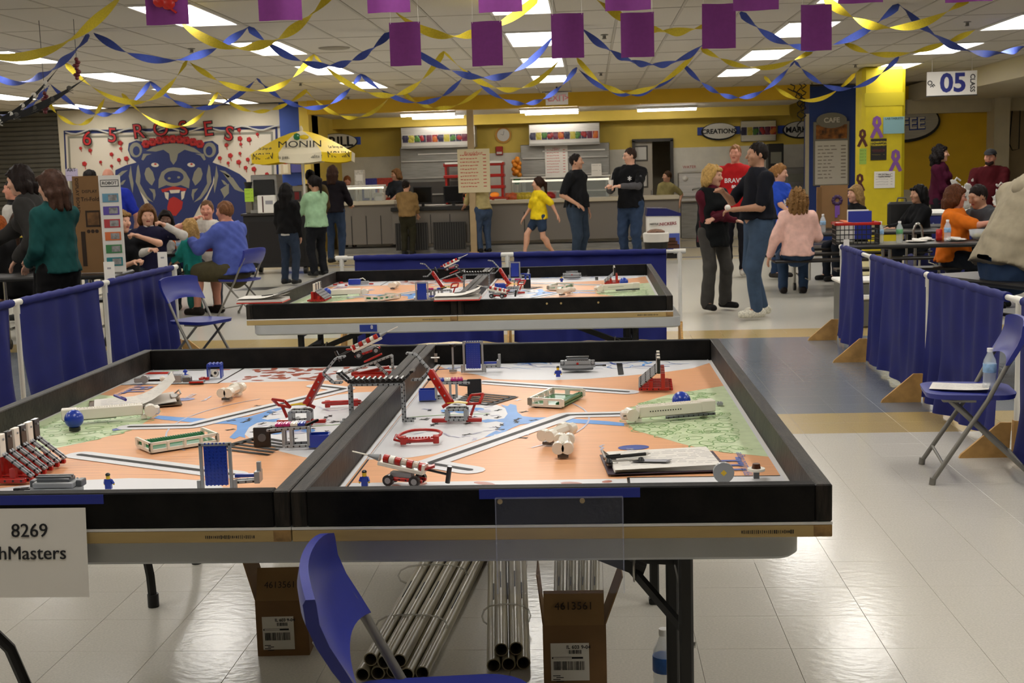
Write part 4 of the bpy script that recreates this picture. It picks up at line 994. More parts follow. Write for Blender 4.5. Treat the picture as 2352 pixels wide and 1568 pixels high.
# pipes
M_PIPE = mat('grey pvc pipe', '#9f977e', .28, noise=.08, nscale=6); M_PIPEI = mat('pipe inside', '#6a6454', .6)
def pipe(p0, p1, r, label, grp):
    p0, p1 = Vector(p0), Vector(p1); u, v, d = frame(p1-p0); m = M(); n = 14
    t = thing('pvc_pipe', label, 'pipe', p0, 0, grp); q = p1-p0
    m.cyl((0, 0, 0), q, r, n=n, cap=False)
    ring = [u*math.cos(2*math.pi*i/n)+v*math.sin(2*math.pi*i/n) for i in range(n+1)]
    m.strip([a*r for a in ring], [a*r*.84 for a in ring], 0); m.strip([a*r*.84 for a in ring], [a*r*.84+d*.25 for a in ring], 1); m.strip([q+a*r for a in ring], [q+a*r*.84 for a in ring], 0)
    m.build('pipe_wall', [M_PIPE, M_PIPEI], t, 50)
    s = M(); s.box((0, 0, 0), (.004, .18, .0006), X=tr(q*.35+Vector((.0, 0, r+.0002))) @ rot(0, 0, math.atan2(q.y, q.x)-math.pi/2)); s.build('printed_line', M_INK, t)
    return t
lA = 'grey PVC pipe in the slanting taped bundle between the cartons'; r = .0225
for k, (x, z) in enumerate(((-.02, r), (.027, r), (.074, r), (.121, r), (.168, r), (.0035, r+.0405), (.0505, r+.0405), (.0975, r+.0405))):
    pipe((-.03+x, .99+.012*(k % 3), z), (.02+x*1.25+.03, 2.75, z), r, lA, 'pipes in the slanting bundle')
for k in range(5):
    pipe((.36+.047*(k % 3)+.0235*(k > 2), 1.06+.01*k, r+.0405*(k > 2)), (.22+.06*(k % 3)+.03*(k > 2), 2.9, r+.0405*(k > 2)), r, 'grey PVC pipe in the taped bundle beside the numbered carton', 'pipes beside the carton')
for k in range(4):
    pipe((.565+.038*k, 1.115, .035), (.55+.05*k, 2.3, .33), .018, 'grey PVC pipe leaning in the carton with the number on its flap', 'pipes in the carton')
for (x, y, w) in ((.055, 1.35, .25), (.06, 1.9, .27), (.375, 1.45, .17)):
    m = M(); m.tube([(x+w/2*math.cos(a), y+.01*math.sin(3*a), .044+.046*math.sin(a)) for a in [k*math.pi/8 for k in range(16)]], .0035, 5, closed=True); tag(m.build('tape_loop', mat('clear tape', '#d8d6cf', .12, alpha=.45)), 'clear packing tape wound around the grey pipes', 'tape', 'tape on the pipes')
# curtain barriers -------------------------------------------------
M_CURT = mat('royal blue drape', '#131b66', .75, noise=.12, nscale=7, )
def curtain(parent, p0, p1, ztop, zbot, seed, spread=0.0, sag=1.0):
    """gathered cloth hung over a rail from p0 to p1"""
    r = random.Random(seed); p0, p1 = Vector(p0), Vector(p1); d = p1-p0; L = d.length; d.normalize(); n = Vector((-d.y, d.x, 0))
    NX = int(L/.014); ph = [r.uniform(0, 6.28) for _ in range(6)]; fr = [r.uniform(12, 30) for _ in range(6)]
    rows = 14; V = []
    for j in range(rows+1):
        f = j/rows; R = []
        for i in range(NX+1):
            s = i/NX*L; amp = .006+.04*f**.8
            w = sum(math.sin(fr[q]*s+ph[q]+.6*math.sin(3*f+q)) for q in range(6))/3.2
            z = ztop+(zbot-ztop)*f+ (.012*math.sin(5*s+ph[0]) if j == rows else 0)
            off = amp*w+spread*f*f
            R.append(p0+d*(s+.02*f*math.sin(4*s+ph[1]))+n*(.017+off)+Vector((0, 0, z)))
        V.append(R)
    m = M(); vs = [q for R in V for q in R]; W = NX+1
    m.add(vs, [(j*W+i, j*W+i+1, (j+1)*W+i+1, (j+1)*W+i) for j in range(rows) for i in range(NX)])
    m2 = M(); m2.tube([p0+d*(L*i/24)+Vector((0, 0, ztop+.0)) for i in range(25)], [.026+.003*math.sin(i*2.1+seed) for i in range(25)], 10)
    c = m.build('curtain', M_CURT, parent, 60); m2.build('rail_sleeve', M_CURT, c, 60)
    return c
def foot(t, p, dirv, s=1):
    m = M(); d = Vector(dirv).normalized(); u = Vector((-d.y, d.x, 0)); p = Vector(p)
    q = [p+d*.04+Vector((0, 0, .0)), p+d*.30, p+d*.29+Vector((0, 0, .02)), p+d*.09+Vector((0, 0, .19)), p+d*.03+Vector((0, 0, .19))]
    vs = [a-u*.009 for a in q]+[a+u*.009 for a in q]; n = 5
    m.add(vs, [tuple(range(n)), tuple(reversed(range(n, 2*n)))]+[(i, n+i, n+(i+1) % n, (i+1) % n) for i in range(n)])
    m.box(p+Vector((0, 0, .1)), (.038, .038, .2)); m.build('wood_foot', M_WOOD, t)
def barrier(label, pts, zr, feet, seed, cuts=(), back=1, gaps=None):
    t = thing('curtain_barrier', label, 'curtain barrier', (0, 0, 0)); k = len(pts)
    for i, (x, y) in enumerate(pts):
        m = M(); m.cyl((x, y, .02), (x, y, zr-.03), .0165, n=12); m.build('post', M_PVC, t, 50)
        d = Vector((*pts[min(i+1, k-1)], 0))-Vector((*pts[max(i-1, 0)], 0)); d.normalize()
        m = M(); m.cyl(Vector((x, y, zr))-d*.055, Vector((x, y, zr))+d*.055, .022, n=12); m.cyl((x, y, zr-.075), (x, y, zr), .022, n=12); m.build('pipe_fitting', M_PVC, t, 50)
        if feet: foot(t, (x, y, 0), feet)
    for i in range(k-1):
        a, b = Vector((*pts[i], 0)), Vector((*pts[i+1], 0)); d = (b-a).normalized()
        M().cyl(a+Vector((0, 0, zr)), b+Vector((0, 0, zr)), .0165, n=10).build('rail', M_PVC, t, 50)
        g = (gaps or {}).get(i, (.06, .06))
        curtain(t, a+d*g[0], b-d*g[1], zr, .03, seed+i, .03*back)
    return t
barrier('blue curtain barrier behind the far table, under the serving counter view', [(-1.63, 8.78), (-.07, 8.7), (1.5, 8.62)], .84, (0, -1, 0), 11, gaps={0: (.12, .06), 1: (.06, .12)}, back=-1)
barrier('blue curtain barrier beside the empty blue chair', [(-3.06, 2.1), (-3.05, 3.6), (-3.03, 5.09), (-3.0, 6.5), (-2.99, 8.08)], .84, (1, 0, 0), 21, back=-1)
barrier('blue curtain barrier with wooden feet beside the bottle chair', [(2.96, 2.35), (2.94, 3.93), (2.9, 5.55), (2.92, 7.3), (2.95, 8.62)], .84, (-1, 0, 0), 31, back=1, gaps={3: (.35, .04), 2: (.05, .05), 1: (.18, .05)})
# ================================================================ people: bodies and clothes meshed from blended limb volumes
class Vol:
    def __init__(self, lo, hi, h):
        self.h = h; self.lo = np.array(lo, float); n = np.ceil((np.array(hi)-self.lo)/h).astype(int)+1
        self.ax = [self.lo[i]+h*np.arange(n[i]) for i in range(3)]; self.F = np.full(n, .5, np.float32)
    def sub(self, lo, hi):
        s = []
        for i in range(3):
            a = int(np.floor((lo[i]-self.lo[i])/self.h)); b = int(np.ceil((hi[i]-self.lo[i])/self.h))+1
            s.append(slice(max(0, a), max(0, min(len(self.ax[i]), b))))
        return tuple(s)
    def mix(self, s, d, k):
        f = self.F[s]; hh = np.clip(k-np.abs(f-d), 0, None)/k
        self.F[s] = np.minimum(f, d)-hh*hh*k*.25
    def cone(self, a, b, ra, rb, k=.03, n=None, q=1.0):
        a = np.array(a, float); b = np.array(b, float); m = max(ra, rb)+k+2*self.h
        s = self.sub(np.minimum(a, b)-m, np.maximum(a, b)+m)
        X = self.ax[0][s[0]][:, None, None]; Y = self.ax[1][s[1]][None, :, None]; Z = self.ax[2][s[2]][None, None, :]
        if X.size == 0 or Y.size == 0 or Z.size == 0: return
        ab = b-a; L = float(ab @ ab)+1e-9
        t = np.clip(((X-a[0])*ab[0]+(Y-a[1])*ab[1]+(Z-a[2])*ab[2])/L, 0, 1)
        dx, dy, dz = X-a[0]-t*ab[0], Y-a[1]-t*ab[1], Z-a[2]-t*ab[2]
        if n is not None:
            e = (dx*n[0]+dy*n[1]+dz*n[2])*(1/q-1); dx, dy, dz = dx+e*n[0], dy+e*n[1], dz+e*n[2]
        d = np.sqrt(dx*dx+dy*dy+dz*dz)-(ra+(rb-ra)*t)
        self.mix(s, (d*(.5+.5*q)).astype(np.float32), k)
    def ell(self, c, r, R=None, k=.02):
        c = np.array(c, float); m = max(r)+k+2*self.h; s = self.sub(c-m, c+m)
        X = self.ax[0][s[0]][:, None, None]-c[0]; Y = self.ax[1][s[1]][None, :, None]-c[1]; Z = self.ax[2][s[2]][None, None, :]-c[2]
        if X.size == 0 or Y.size == 0 or Z.size == 0: return
        if R is None: u, v, w = X/r[0], Y/r[1], Z/r[2]
        else:
            u = (X*R[0][0]+Y*R[1][0]+Z*R[2][0])/r[0]; v = (X*R[0][1]+Y*R[1][1]+Z*R[2][1])/r[1]; w = (X*R[0][2]+Y*R[1][2]+Z*R[2][2])/r[2]
        d = (np.sqrt(u*u+v*v+w*w)-1)*min(r)
        self.mix(s, d.astype(np.float32), k)
    def cut(self, p, n):
        n = np.array(n, float); n /= np.linalg.norm(n)
        d = (self.ax[0]-p[0])[:, None, None]*n[0]+(self.ax[1]-p[1])[None, :, None]*n[1]+(self.ax[2]-p[2])[None, None, :]*n[2]
        self.F = np.maximum(self.F, d.astype(np.float32))
    def wrinkle(self, amp, sc, seed, zf=.7):
        r = np.random.default_rng(seed); X, Y, Z = self.ax[0][:, None, None], self.ax[1][None, :, None], self.ax[2][None, None, :]
        for i in range(4):
            v = r.normal(size=3)*sc*(1+.5*i); v[2] *= zf
            self.F += (amp/(1+.5*i)*np.sin(X*v[0]+Y*v[1]+Z*v[2]+r.random()*6)).astype(np.float32)
    def net(self):
        F = self.F; h = self.h; ins = F < 0
        c = np.zeros(tuple(np.array(F.shape)-1), np.int8)
        for i in (0, 1):
            for j in (0, 1):
                for k in (0, 1): c += ins[i:F.shape[0]-1+i, j:F.shape[1]-1+j, k:F.shape[2]-1+k]
        act = (c > 0) & (c < 8); I = np.argwhere(act)
        if len(I) == 0: return np.zeros((0, 3)), np.zeros((0, 4), int)
        idx = np.full(act.shape, -1, np.int32); idx[act] = np.arange(len(I))
        P = np.zeros((len(I), 3)); N = np.zeros(len(I)); off = [(i, j, k) for i in (0, 1) for j in (0, 1) for k in (0, 1)]
        val = {o: F[I[:, 0]+o[0], I[:, 1]+o[1], I[:, 2]+o[2]] for o in off}
        for o in off:
            for a in range(3):
                if o[a]: continue
                o2 = list(o); o2[a] = 1; o2 = tuple(o2); f0, f1 = val[o], val[o2]; x = (f0 < 0) != (f1 < 0)
                t = np.where(x, f0/np.where(x, f0-f1, 1), 0); q = np.tile(np.array(o, float), (len(I), 1)); q[:, a] += t
                P[x] += q[x]; N[x] += 1
        V = self.lo+h*(I+P/N[:, None]); Q = []
        for a in range(3):
            b, c2 = (a+1) % 3, (a+2) % 3
            s0 = [slice(1, -1)]*3; s0[a] = slice(0, -1); s1 = [slice(1, -1)]*3; s1[a] = slice(1, None)
            e0, e1 = ins[tuple(s0)], ins[tuple(s1)]
            J = np.argwhere(e0 != e1); sg = e0[tuple(J.T)]
            J = J+1; J[:, a] -= 1
            def cell(db, dc):
                K = J.copy(); K[:, b] -= db; K[:, c2] -= dc; return idx[tuple(K.T)]
            q = np.stack([cell(1, 1), cell(0, 1), cell(0, 0), cell(1, 0)], 1)
            q[~sg] = q[~sg][:, ::-1]; Q.append(q)
        Q = np.concatenate(Q); Q = Q[(Q >= 0).all(1)]
        return V, Q
def join_mesh(name, parts, mats):
    """parts: (V, Q, material index)"""
    vs, qs, ms, o = [], [], [], 0
    for V, Q, mi in parts:
        vs.append(V); qs.append(np.asarray(Q)+o); o += len(V); ms.append(np.full(len(Q), mi))
    V = np.concatenate(vs); Q = np.concatenate(qs); ms = np.concatenate(ms)
    me = bpy.data.meshes.new(name); me.vertices.add(len(V)); me.vertices.foreach_set('co', V.astype(np.float32).ravel())
    me.loops.add(Q.size); me.loops.foreach_set('vertex_index', Q.ravel().astype(np.int32))
    me.polygons.add(len(Q)); me.polygons.foreach_set('loop_start', np.arange(0, Q.size, 4, dtype=np.int32))
    for m in mats: me.materials.append(m)
    me.polygons.foreach_set('material_index', ms.astype(np.int32)); me.polygons.foreach_set('use_smooth', np.ones(len(Q), bool))
    me.update(calc_edges=True); me.validate(); return me
def sphereq(c, r, n=8):
    v = Vol(np.array(c)-max(r)*1.5, np.array(c)+max(r)*1.5, max(r)/3.2); v.ell(c, r, None, .001); return v.net()
def nrm(v): v = np.array(v, float); return v/(np.linalg.norm(v)+1e-12)
def ik(a, t, l1, l2, hint):
    a, t = np.array(a, float), np.array(t, float); d = t-a; L = np.linalg.norm(d)
    mx = (l1+l2)*.985
    if L > mx: t = a+d/L*mx; d = t-a; L = mx
    L = max(L, abs(l1-l2)+.02); x = (l1*l1-l2*l2+L*L)/(2*L); y = math.sqrt(max(0, l1*l1-x*x)); u = d/np.linalg.norm(d)
    h = np.array(hint, float); h = h-u*(h @ u); h = nrm(h)
    return a+u*x+h*y, t
SKIN = {'fair': '#c2937a', 'ruddy': '#bd826b', 'tan': '#a97d62', 'dark': '#5f4030'}
def cmat(c, kind='cloth'): return mat(kind+' '+c, c, .85 if kind == 'cloth' else .6, noise=.12 if kind == 'cloth' else .3, nscale=14 if kind == 'cloth' else 60, spec=.15)
def clothe(name, fill, lo, hi, h, m, par, wr=.004, seed=1, sc=26, zf=.7):
    v = Vol(lo, hi, h); fill(v)
    if wr: v.wrinkle(wr, sc, seed, zf)
    V, Q = v.net()
    if len(Q) == 0: return None
    return obj(name, join_mesh(name, [(V, Q, 0)], [m]), par)
NPER = [0]
def person(label, x, y, face, H=1.75, build=1.0, fem=False, skin='fair', pel=None, lean=0, side=0, LH=None, RH=None, LF=None, RF=None, LE=None, RE=None,
           head=(0, 0, 0), top=('#333333', 2, .12, .016), vest=None, bot=('#2f3b52', 2, .012), shoes='#222222', hair=('short', '#2a1d14'), res=1.0, glasses=False, cap=None,
           curl=.35, belly=0.0, sit=False, kneeL=None, kneeR=None, scarf=None, neck=None, beard=None, z0=0.0, hem=None, pr=None, toes=(0, 0)):
    NPER[0] += 1; sd = NPER[0]
    s = H/1.75; hs = .5+.5*s if s < 1 else 1.0; bw = build*(.93 if fem else 1.0)
    t = thing('person', label, 'person', (x, y, z0), math.radians(face))
    P = np.array(pel if pel is not None else ((0, 0, .545) if sit else (0, 0, .945*s)), float)
    le, si = math.radians(lean), math.radians(side); u = nrm((math.sin(si), -math.sin(le), math.cos(le)*math.cos(si)))
    lat = nrm(np.cross(np.array([0, -1.0, 0]), u)) ; lat = -lat if lat[0] < 0 else lat
    fwd = nrm(np.cross(u, lat)); fwd = -fwd if fwd[1] > 0 else fwd
    sw = (.165 if fem else .19)*s*build**.5; hw = .095*s*build**.5
    sh = {1: P+u*.455*s+lat*sw, -1: P+u*.455*s-lat*sw}; hip = {1: P+lat*hw, -1: P-lat*hw}; nb = P+u*.535*s
    la, lf, lt, ls = .295*s, .25*s, .43*s, .42*s
    ha = {}
    for sg, tg, eh in ((1, LH, LE), (-1, RH, RE)):
        tg = np.array(tg, float)*s if tg is not None else P+np.array([sg*(.25*build**.5)*s, -.06*s, -.10*s])
        e, w = ik(sh[sg], tg, la, lf, eh if eh is not None else (sg*.5, .9, -.35)); ha[sg] = (e, w)
    le_ = {}
    for sg, tg, kh, ty in ((1, LF, kneeL, toes[0]), (-1, RF, kneeR, toes[1])):
        tg = np.array(tg, float) if tg is not None else (np.array([sg*.13*s, -.42*s, .085*s]) if sit else np.array([sg*.10*s, .02*s, .085*s]))
        k, a = ik(hip[sg], tg, lt, ls, kh if kh is not None else (sg*.12, -1, .15)); 
        fd = np.array([math.sin(math.radians(ty)), -math.cos(math.radians(ty)), 0]); le_[sg] = (k, a, fd)
    T = lambda v, f, i=0.0: None
    def torso(v, i=0.0):
        v.cone(P-u*.02*s, P+u*.12*s, .150*s*bw*(1.06 if fem else 1)+i, .138*s*bw+i, .05, fwd, .74)
        v.cone(P+u*.12*s, P+u*.26*s, .134*s*bw*(.92 if fem else 1)+i, .155*s*bw+i, .06, fwd, .70)
        v.cone(P+u*.26*s, P+u*.42*s, .158*s*bw+i, .148*s*bw+i, .06, fwd, .68)
        for g in (1, -1): v.cone(P+u*.44*s, sh[g]-u*.03*s-lat*g*.025*s, .070*s+i, .056*s+i, .05)
        if fem:
            for g in (1, -1): v.ell(P+u*.335*s+fwd*.095*s*bw+lat*g*.065*s, (.062*s+i*.7,)*3, None, .04)
        if belly: v.ell(P+u*.13*s+fwd*belly*.6, (.15*s+i, .10*s+belly*.6+i, .16*s+i), None, .06)
    def arm(v, g, i=0.0, upto=2.0):
        e, w = ha[g]; f = min(1, upto); v.cone(sh[g], sh[g]+(e-sh[g])*f, .056*s*bw**.5+i, (.046-.004*(1-f))*s*bw**.5+i, .03)
        if upto > 1: q = e+(w-e)*(upto-1); v.cone(e, q, .045*s*bw**.5+i, (.045-.016*(upto-1))*s+i, .02)
    def leg(v, g, i=0.0, upto=2.0, flare=0.0):
        k, a, fd = le_[g]; f = min(1, upto); v.cone(hip[g], hip[g]+(k-hip[g])*f, .092*s*bw+i, (.092-.03*f)*s*bw+i, .05)
        if upto > 1:
            q = k+(a-k)*(upto-1); v.cone(k, q, .06*s*bw**.5+i, .042*s+i+flare, .03)
            if i < .004 and bot[1] < 1.2: v.ell(k+(a-k)*.3+np.array([0, .02, 0])*s, (.05*s, .052*s, .10*s), None, .05)
    allp = [P, nb, *sh.values()]+[q for p in ha.values() for q in p]+[q for p in le_.values() for q in p[:2]]
    lo, hi = np.min(allp, 0)-.22*s, np.max(allp, 0)+.22*s; lo[2] = max(lo[2], -.02)
    skm = mat('skin '+skin, SKIN[skin], .55, noise=.05, nscale=40); parts = []
    # head frame
    yw, pt, rl = [math.radians(a) for a in head]
    HR = np.array((Matrix.Rotation(yw, 3, 'Z') @ Matrix.Rotation(-le*.35-pt*-1, 3, 'X') @ Matrix.Rotation(rl, 3, 'Y')))
    hc = nb+(u*.6+np.array([0, 0, .4]))*.145*s*(hs/s if s < 1 else 1)+fwd*.012
    hp = lambda q: hc+HR @ (np.array(q)*hs)
    body = Vol(lo, hi, .019*res); torso(body, -.012)
    for g in (1, -1): arm(body, g, -.004); leg(body, g, -.004 if bot[1] < 1.2 else -.016*s)
    body.cone(nb-u*.03*s, hp((0, .015, -.06)), .058*s*bw**.5, .052*hs*bw**.4, .03)
    for g in (1, -1):
        k, a, fd = le_[g]; body.cone(a, a+fd*.12*s-np.array([0, 0, .05*s]), .035*s, .03*s, .02)
    V, Q = body.net(); parts.append((V, Q, 0))
    hv = Vol(hc-.19*hs, hc+.19*hs, .0085*res); R3 = HR
    hv.ell(hp((0, .012, .018)), [.0765*hs, .096*hs, .100*hs], R3, .02); hv.ell(hp((0, -.022, -.03)), [.064*hs, .070*hs, .085*hs], R3, .03)
    hv.cone(hp((0, -.035, -.06)), hp((0, -.066, -.094)), .042*hs, .024*hs, .03); hv.cone(hp((-.032, -.078, .032)), hp((.032, -.078, .032)), .014*hs, .014*hs, .02)
    hv.cone(hp((0, -.090, .012)), hp((0, -.112, -.026)), .009*hs, .0145*hs, .012); hv.cone(hp((-.018, -.084, -.058)), hp((.018, -.084, -.058)), .009*hs, .009*hs, .008)
    for g in (1, -1): hv.ell(hp((g*.042, -.068, -.022)), [.024*hs]*3, R3, .02); hv.ell(hp((g*.077, .012, -.008)), [.010*hs, .019*hs, .030*hs], R3, .008)
    hv.cone(hp((0, .015, -.04)), nb+u*.0, .054*hs*bw**.4, .058*s*bw**.5, .02)
    V, Q = hv.net(); cen = V[Q].mean(1); rel = (cen-hc) @ HR/hs
    lipm = (np.abs(rel[:, 0]) < .022) & (np.abs(rel[:, 2]+.058) < .008) & (rel[:, 1] < -.075)
    parts += [(V, Q[~lipm], 0), (V, Q[lipm], 1)]
    for g in (1, -1):
        parts.append((*sphereq(hp((g*.031, -.0835, .008)), [.0118*hs, .0075*hs, .0052*hs]), 2)); parts.append((*sphereq(hp((g*.031, -.0885, .008)), [.0052*hs]*3), 3))
        bv = Vol(hp((g*.03, -.09, .03))-.05, hp((g*.03, -.09, .03))+.05, .007); bv.cone(hp((g*.014, -.093, .029)), hp((g*.047, -.080, .031)), .0048, .004, .002); parts.append((*bv.net(), 4))
    # hands
    for g in (1, -1):
        e, w = ha[g]; d = nrm(w-e); ln = nrm(np.cross(d, np.array([0, 0, 1.0])+.3*lat*g)); pn = nrm(np.cross(ln, d)); k = .95*s
        v = Vol(w-.20*s, w+.20*s, .0075*res); cu = curl[0 if g == 1 else 1] if isinstance(curl, tuple) else curl
        v.cone(w-d*.03, w+d*.02*k, .026*k, .028*k, .01); v.cone(w+d*.025*k, w+d*.075*k, .033*k, .036*k, .012, pn, .45)
        for q, (o, l) in enumerate(((-.030, .062), (-.010, .075), (.010, .080), (.029, .072))):
            b = w+d*.088*k+ln*o*k; a1 = cu*.7; c1 = b+(d*math.cos(a1)-pn*math.sin(a1))*l*.5*k; a2 = a1+cu*1.2; c2 = c1+(d*math.cos(a2)-pn*math.sin(a2))*l*.5*k
            v.cone(b-d*.02, c1, .0098*k, .0092*k, .004); v.cone(c1, c2, .0092*k, .0075*k, .003)
        b = w+d*.03*k+ln*.030*k; c1 = b+(d*.6+ln*.7-pn*.3*cu)*.04*k; c2 = c1+(d*.9+ln*.25-pn*cu*.6)*.03*k; v.cone(b, c1, .013*k, .011*k, .006); v.cone(c1, c2, .011*k, .0085*k, .003)
        parts.append((*v.net(), 0))
    obj('body', join_mesh('body', parts, [skm, mat('lips', '#8a4038', .5), mat('eye white', '#a8a098', .3), mat('iris', '#1d1510', .2), cmat(hair[1], 'hair')]), t)
    ch = .0145*res
    # trousers
    bc, bl, bi = bot[:3]; fl = bot[3] if len(bot) > 3 else 0
    def fb(v):
        v.cone(P-u*.03*s, P+u*.09*s, .148*s*bw*(1.05 if fem else 1)+min(bi, .014), .134*s*bw+min(bi, .012), .05, fwd, .74)
        for g in (1, -1): leg(v, g, bi, bl, fl)
        if not sit: v.cut(P+u*.10*s, u)
    tro = clothe('shorts' if bl < 1.2 else 'trousers', fb, lo, hi, ch, cmat(bc), t, .004, sd)
    # top
    def ft(v):
        tc, sl, hm, inf = top[:4]; torso(v, inf); v.cone(P-u*hm*s, P+u*.1*s, .160*s*bw*(1.05 if fem else 1)+inf+.014, .142*s*bw+inf+.008, .05, fwd, .96)
        v.cut(P-u*hm*s, -u); v.cone(nb-u*.06*s, nb+u*.012*s, .075*s+inf*.4, .058*s+inf*.4, .03); v.cut(nb+u*(.022 if neck != 'turtle' else .07)*s, u)
        for g in (1, -1): arm(v, g, inf*.8, sl)
    tp = clothe('shirt', ft, lo-.02, hi+.02, ch, cmat(top[0]), t, .0045, sd+50)
    if hem:
        def fhm(v): v.cone(P-u*hem[1]*s, P, .16*s*bw+.018, .15*s*bw+.016, .04, fwd, .82); v.cut(P-u*hem[1]*s, -u); v.cut(P+u*.02*s, u)
        clothe('shirt_hem', fhm, lo, hi, ch, cmat(hem[0]), t, .003, sd+3)
    if len(top) > 4:      # second-colour sleeves below the first
        def f2(v):
            for g in (1, -1): arm(v, g, .008, 1.9)
        clothe('undershirt_sleeves', f2, lo, hi, ch, cmat(top[4]), t, .002, sd+9)
    if vest:
        def fv(v):
            torso(v, top[3]+.026); v.cone(P-u*vest[1]*s, P+u*.1*s, .165*s*bw+top[3]+.026, .145*s*bw+top[3]+.026, .05, fwd, .98); v.cut(P-u*vest[1]*s, -u); v.cut(nb+u*.01*s, u)
            for g in (1, -1): v.cut(sh[g]+lat*g*.0, lat*g)
            if vest[2]:
                for g in (1, -1): arm(v, g, top[3]*.8+.012, vest[2])
        clothe('jacket' if vest[2] else 'vest', fv, lo-.03, hi+.03, ch, cmat(vest[0]), t, .005, sd+99)
    if neck and neck != 'turtle':
        def fn(v): v.cone(nb-u*.01*s, nb+u*.02*s, .074*s, .066*s, .02); v.cut(nb+u*.03*s, u)
        clothe('collar', fn, nb-.15, nb+.15, ch*.8, cmat(neck), t, 0)
    # shoes
    for g in (1, -1):
        k, a, fd = le_[g]
        if sit and pr == 'nofeet': break
        base = a-np.array([0, 0, .085*s])
        def fs(v): v.cone(base-fd*.045*s+np.array([0, 0, .045*s]), base+fd*.155*s+np.array([0, 0, .036*s]), .048*s, .043*s, .03); v.cone(base+np.array([0, 0, .05*s]), a, .046*s, .045*s, .03); v.cut(base+np.array([0, 0, .004]), (0, 0, -1)); v.cut(a+np.array([0, 0, .02]), (0, 0, 1))
        clothe('shoe', fs, base-.25, base+.28, .011*res, cmat(shoes, 'leather'), t, 0)
    # hair
    st, hcol = hair[:2]; ln_ = hair[2] if len(hair) > 2 else .2
    if st != 'none':
        hm = cmat(hcol, 'hair'); A = hc-.24*hs-np.array([0, 0, ln_+.1]); B = hc+.24*hs; B[2] = hc[2]+.2*hs
        if st in ('short', 'bald'): A[2] = hc[2]-.2
        def fh(v):
            th = .008 if st == 'short' else .018
            if st == 'bald':
                v.ell(hp((0, .02, -.01)), [(.0775+.006)*hs, (.092)*hs, .075*hs], R3, .01); v.cut(hp((0, .0, .035)), HR @ np.array([0, -.3, 1.0])); v.cut(hp((0, -.035, 0)), HR @ np.array([0, -1.0, -.2])); return
            v.ell(hp((0, .016, .024)), [(.0765+th)*hs, (.094+th)*hs, (.099+th)*hs], R3, .01)
            v.cut(hp((0, -.078, .074)), HR @ np.array([0, -.82, -.55]))
            if st in ('long', 'bob', 'curly'):
                L = ln_; w = .03 if st != 'curly' else .045
                for (px, py) in ((-.070, .012), (.070, .012), (-.05, .065), (.05, .065), (0, .085)):
                    a = hp((px, py, .02)); b = a*1.0; b = hp((px*1.12, py+.02, -.06)); c = b+np.array([0, 0, -1.0])*max(0, L-.08)*hs*.9+(-fwd)*.02
                    v.cone(a, b, w*hs, w*1.1*hs, .03); v.cone(b, c, w*1.1*hs, w*.8*hs, .03)
                for g in (1, -1):
                    if st != 'pony': v.cone(hp((g*.05, -.055, .075)), hp((g*.078, -.02, .0)), .020*hs, .022*hs, .02); v.cone(hp((g*.078, -.02, 0)), hp((g*.08, -.005, -.07)), .022*hs, .024*hs, .02)
            if st == 'pony':
                a = hp((0, .105, .05)); b = hp((0, .15, 0.0)); c = b+np.array([0, 0, -1.0])*L_(ln_)*hs+(-fwd)*.01
                v.cone(a, b, .028*hs, .034*hs, .02); v.cone(b, c, .036*hs, .016*hs, .02)
            if st == 'bob' or st == 'long': v.cone(hp((-.05, -.085, .072)), hp((.05, -.085, .072)), .016*hs, .016*hs, .02)
        L_ = lambda q: max(.08, q)
        clothe('hair', fh, A, B, .0105*res, hm, t, .0045 if st != 'curly' else .012, sd+7, 85, .12 if st != 'curly' else .7)
    if beard:
        def fbd(v): v.cone(hp((-.03, -.055, -.075)), hp((.03, -.055, -.075)), .035*hs, .035*hs, .02); v.cone(hp((0, -.07, -.09)), hp((0, -.08, -.1)), .026*hs, .024*hs, .02); v.cut(hp((0, 0, -.052)), HR @ np.array([0, 0, 1.0]))
        clothe('beard', fbd, hc-.2, hc+.2, .009*res, cmat(beard, 'hair'), t, .002)
    if cap:
        def fc(v): v.ell(hp((0, .012, .05)), [.092*hs, .112*hs, .085*hs], R3, .01); v.cut(hp((0, 0, .045)), HR @ np.array([0, 0, -1.0])); 
        clothe('cap_crown', fc, hc-.22, hc+.24, .01*res, cmat(cap), t, 0)
        def fv2(v): v.cone(hp((0, -.09, .052)), hp((0, -.15, .042)), .07*hs, .055*hs, .01, HR @ np.array([0, 0, 1.0]), .12)
        clothe('cap_brim', fv2, hc-.26, hc+.26, .009*res, cmat(cap), t, 0)
    if glasses:
        m = M()
        for g in (1, -1): m.tube([Vector(hp((g*.033+.022*math.cos(q), -.104, .006+.015*math.sin(q)))) for q in [k*math.pi/6 for k in range(12)]], .0017, 5, closed=True); m.tube([Vector(hp((g*.056, -.103, .01))), Vector(hp((g*.082, .01, .008)))], .0016, 5)
        m.tube([Vector(hp((-.011, -.104, .01))), Vector(hp((.011, -.104, .01)))], .0016, 5); m.build('glasses', M_BLACK, t)
    t['_chest'] = 0
    del t['_chest']
    return t, dict(P=P, u=u, fwd=fwd, lat=lat, s=s, ha=ha, nb=nb, hc=hc, hp=hp, bw=bw, top=top)
def chest_text(tj, txt, size, m, up=.34, dx=0.0, out=.0, bold=.02, sx=1.0):
    t, j = tj; s = j['s']; c = j['P']+j['u']*up*s+j['fwd']*((.158*s*j['bw']+j['top'][3])*.70+.006+out)+j['lat']*dx
    X = Matrix((Vector(j['lat']), Vector(j['u']), Vector(j['fwd']))).transposed().to_4x4()
    text(txt, size, m, t, tr(c) @ X, 'chest_print', .004, bold, sx=sx)
M_PRINT = mat('shirt print white', '#d8d4d2', .8)
def Hs(px, py, Y): return D(px, py, Y)
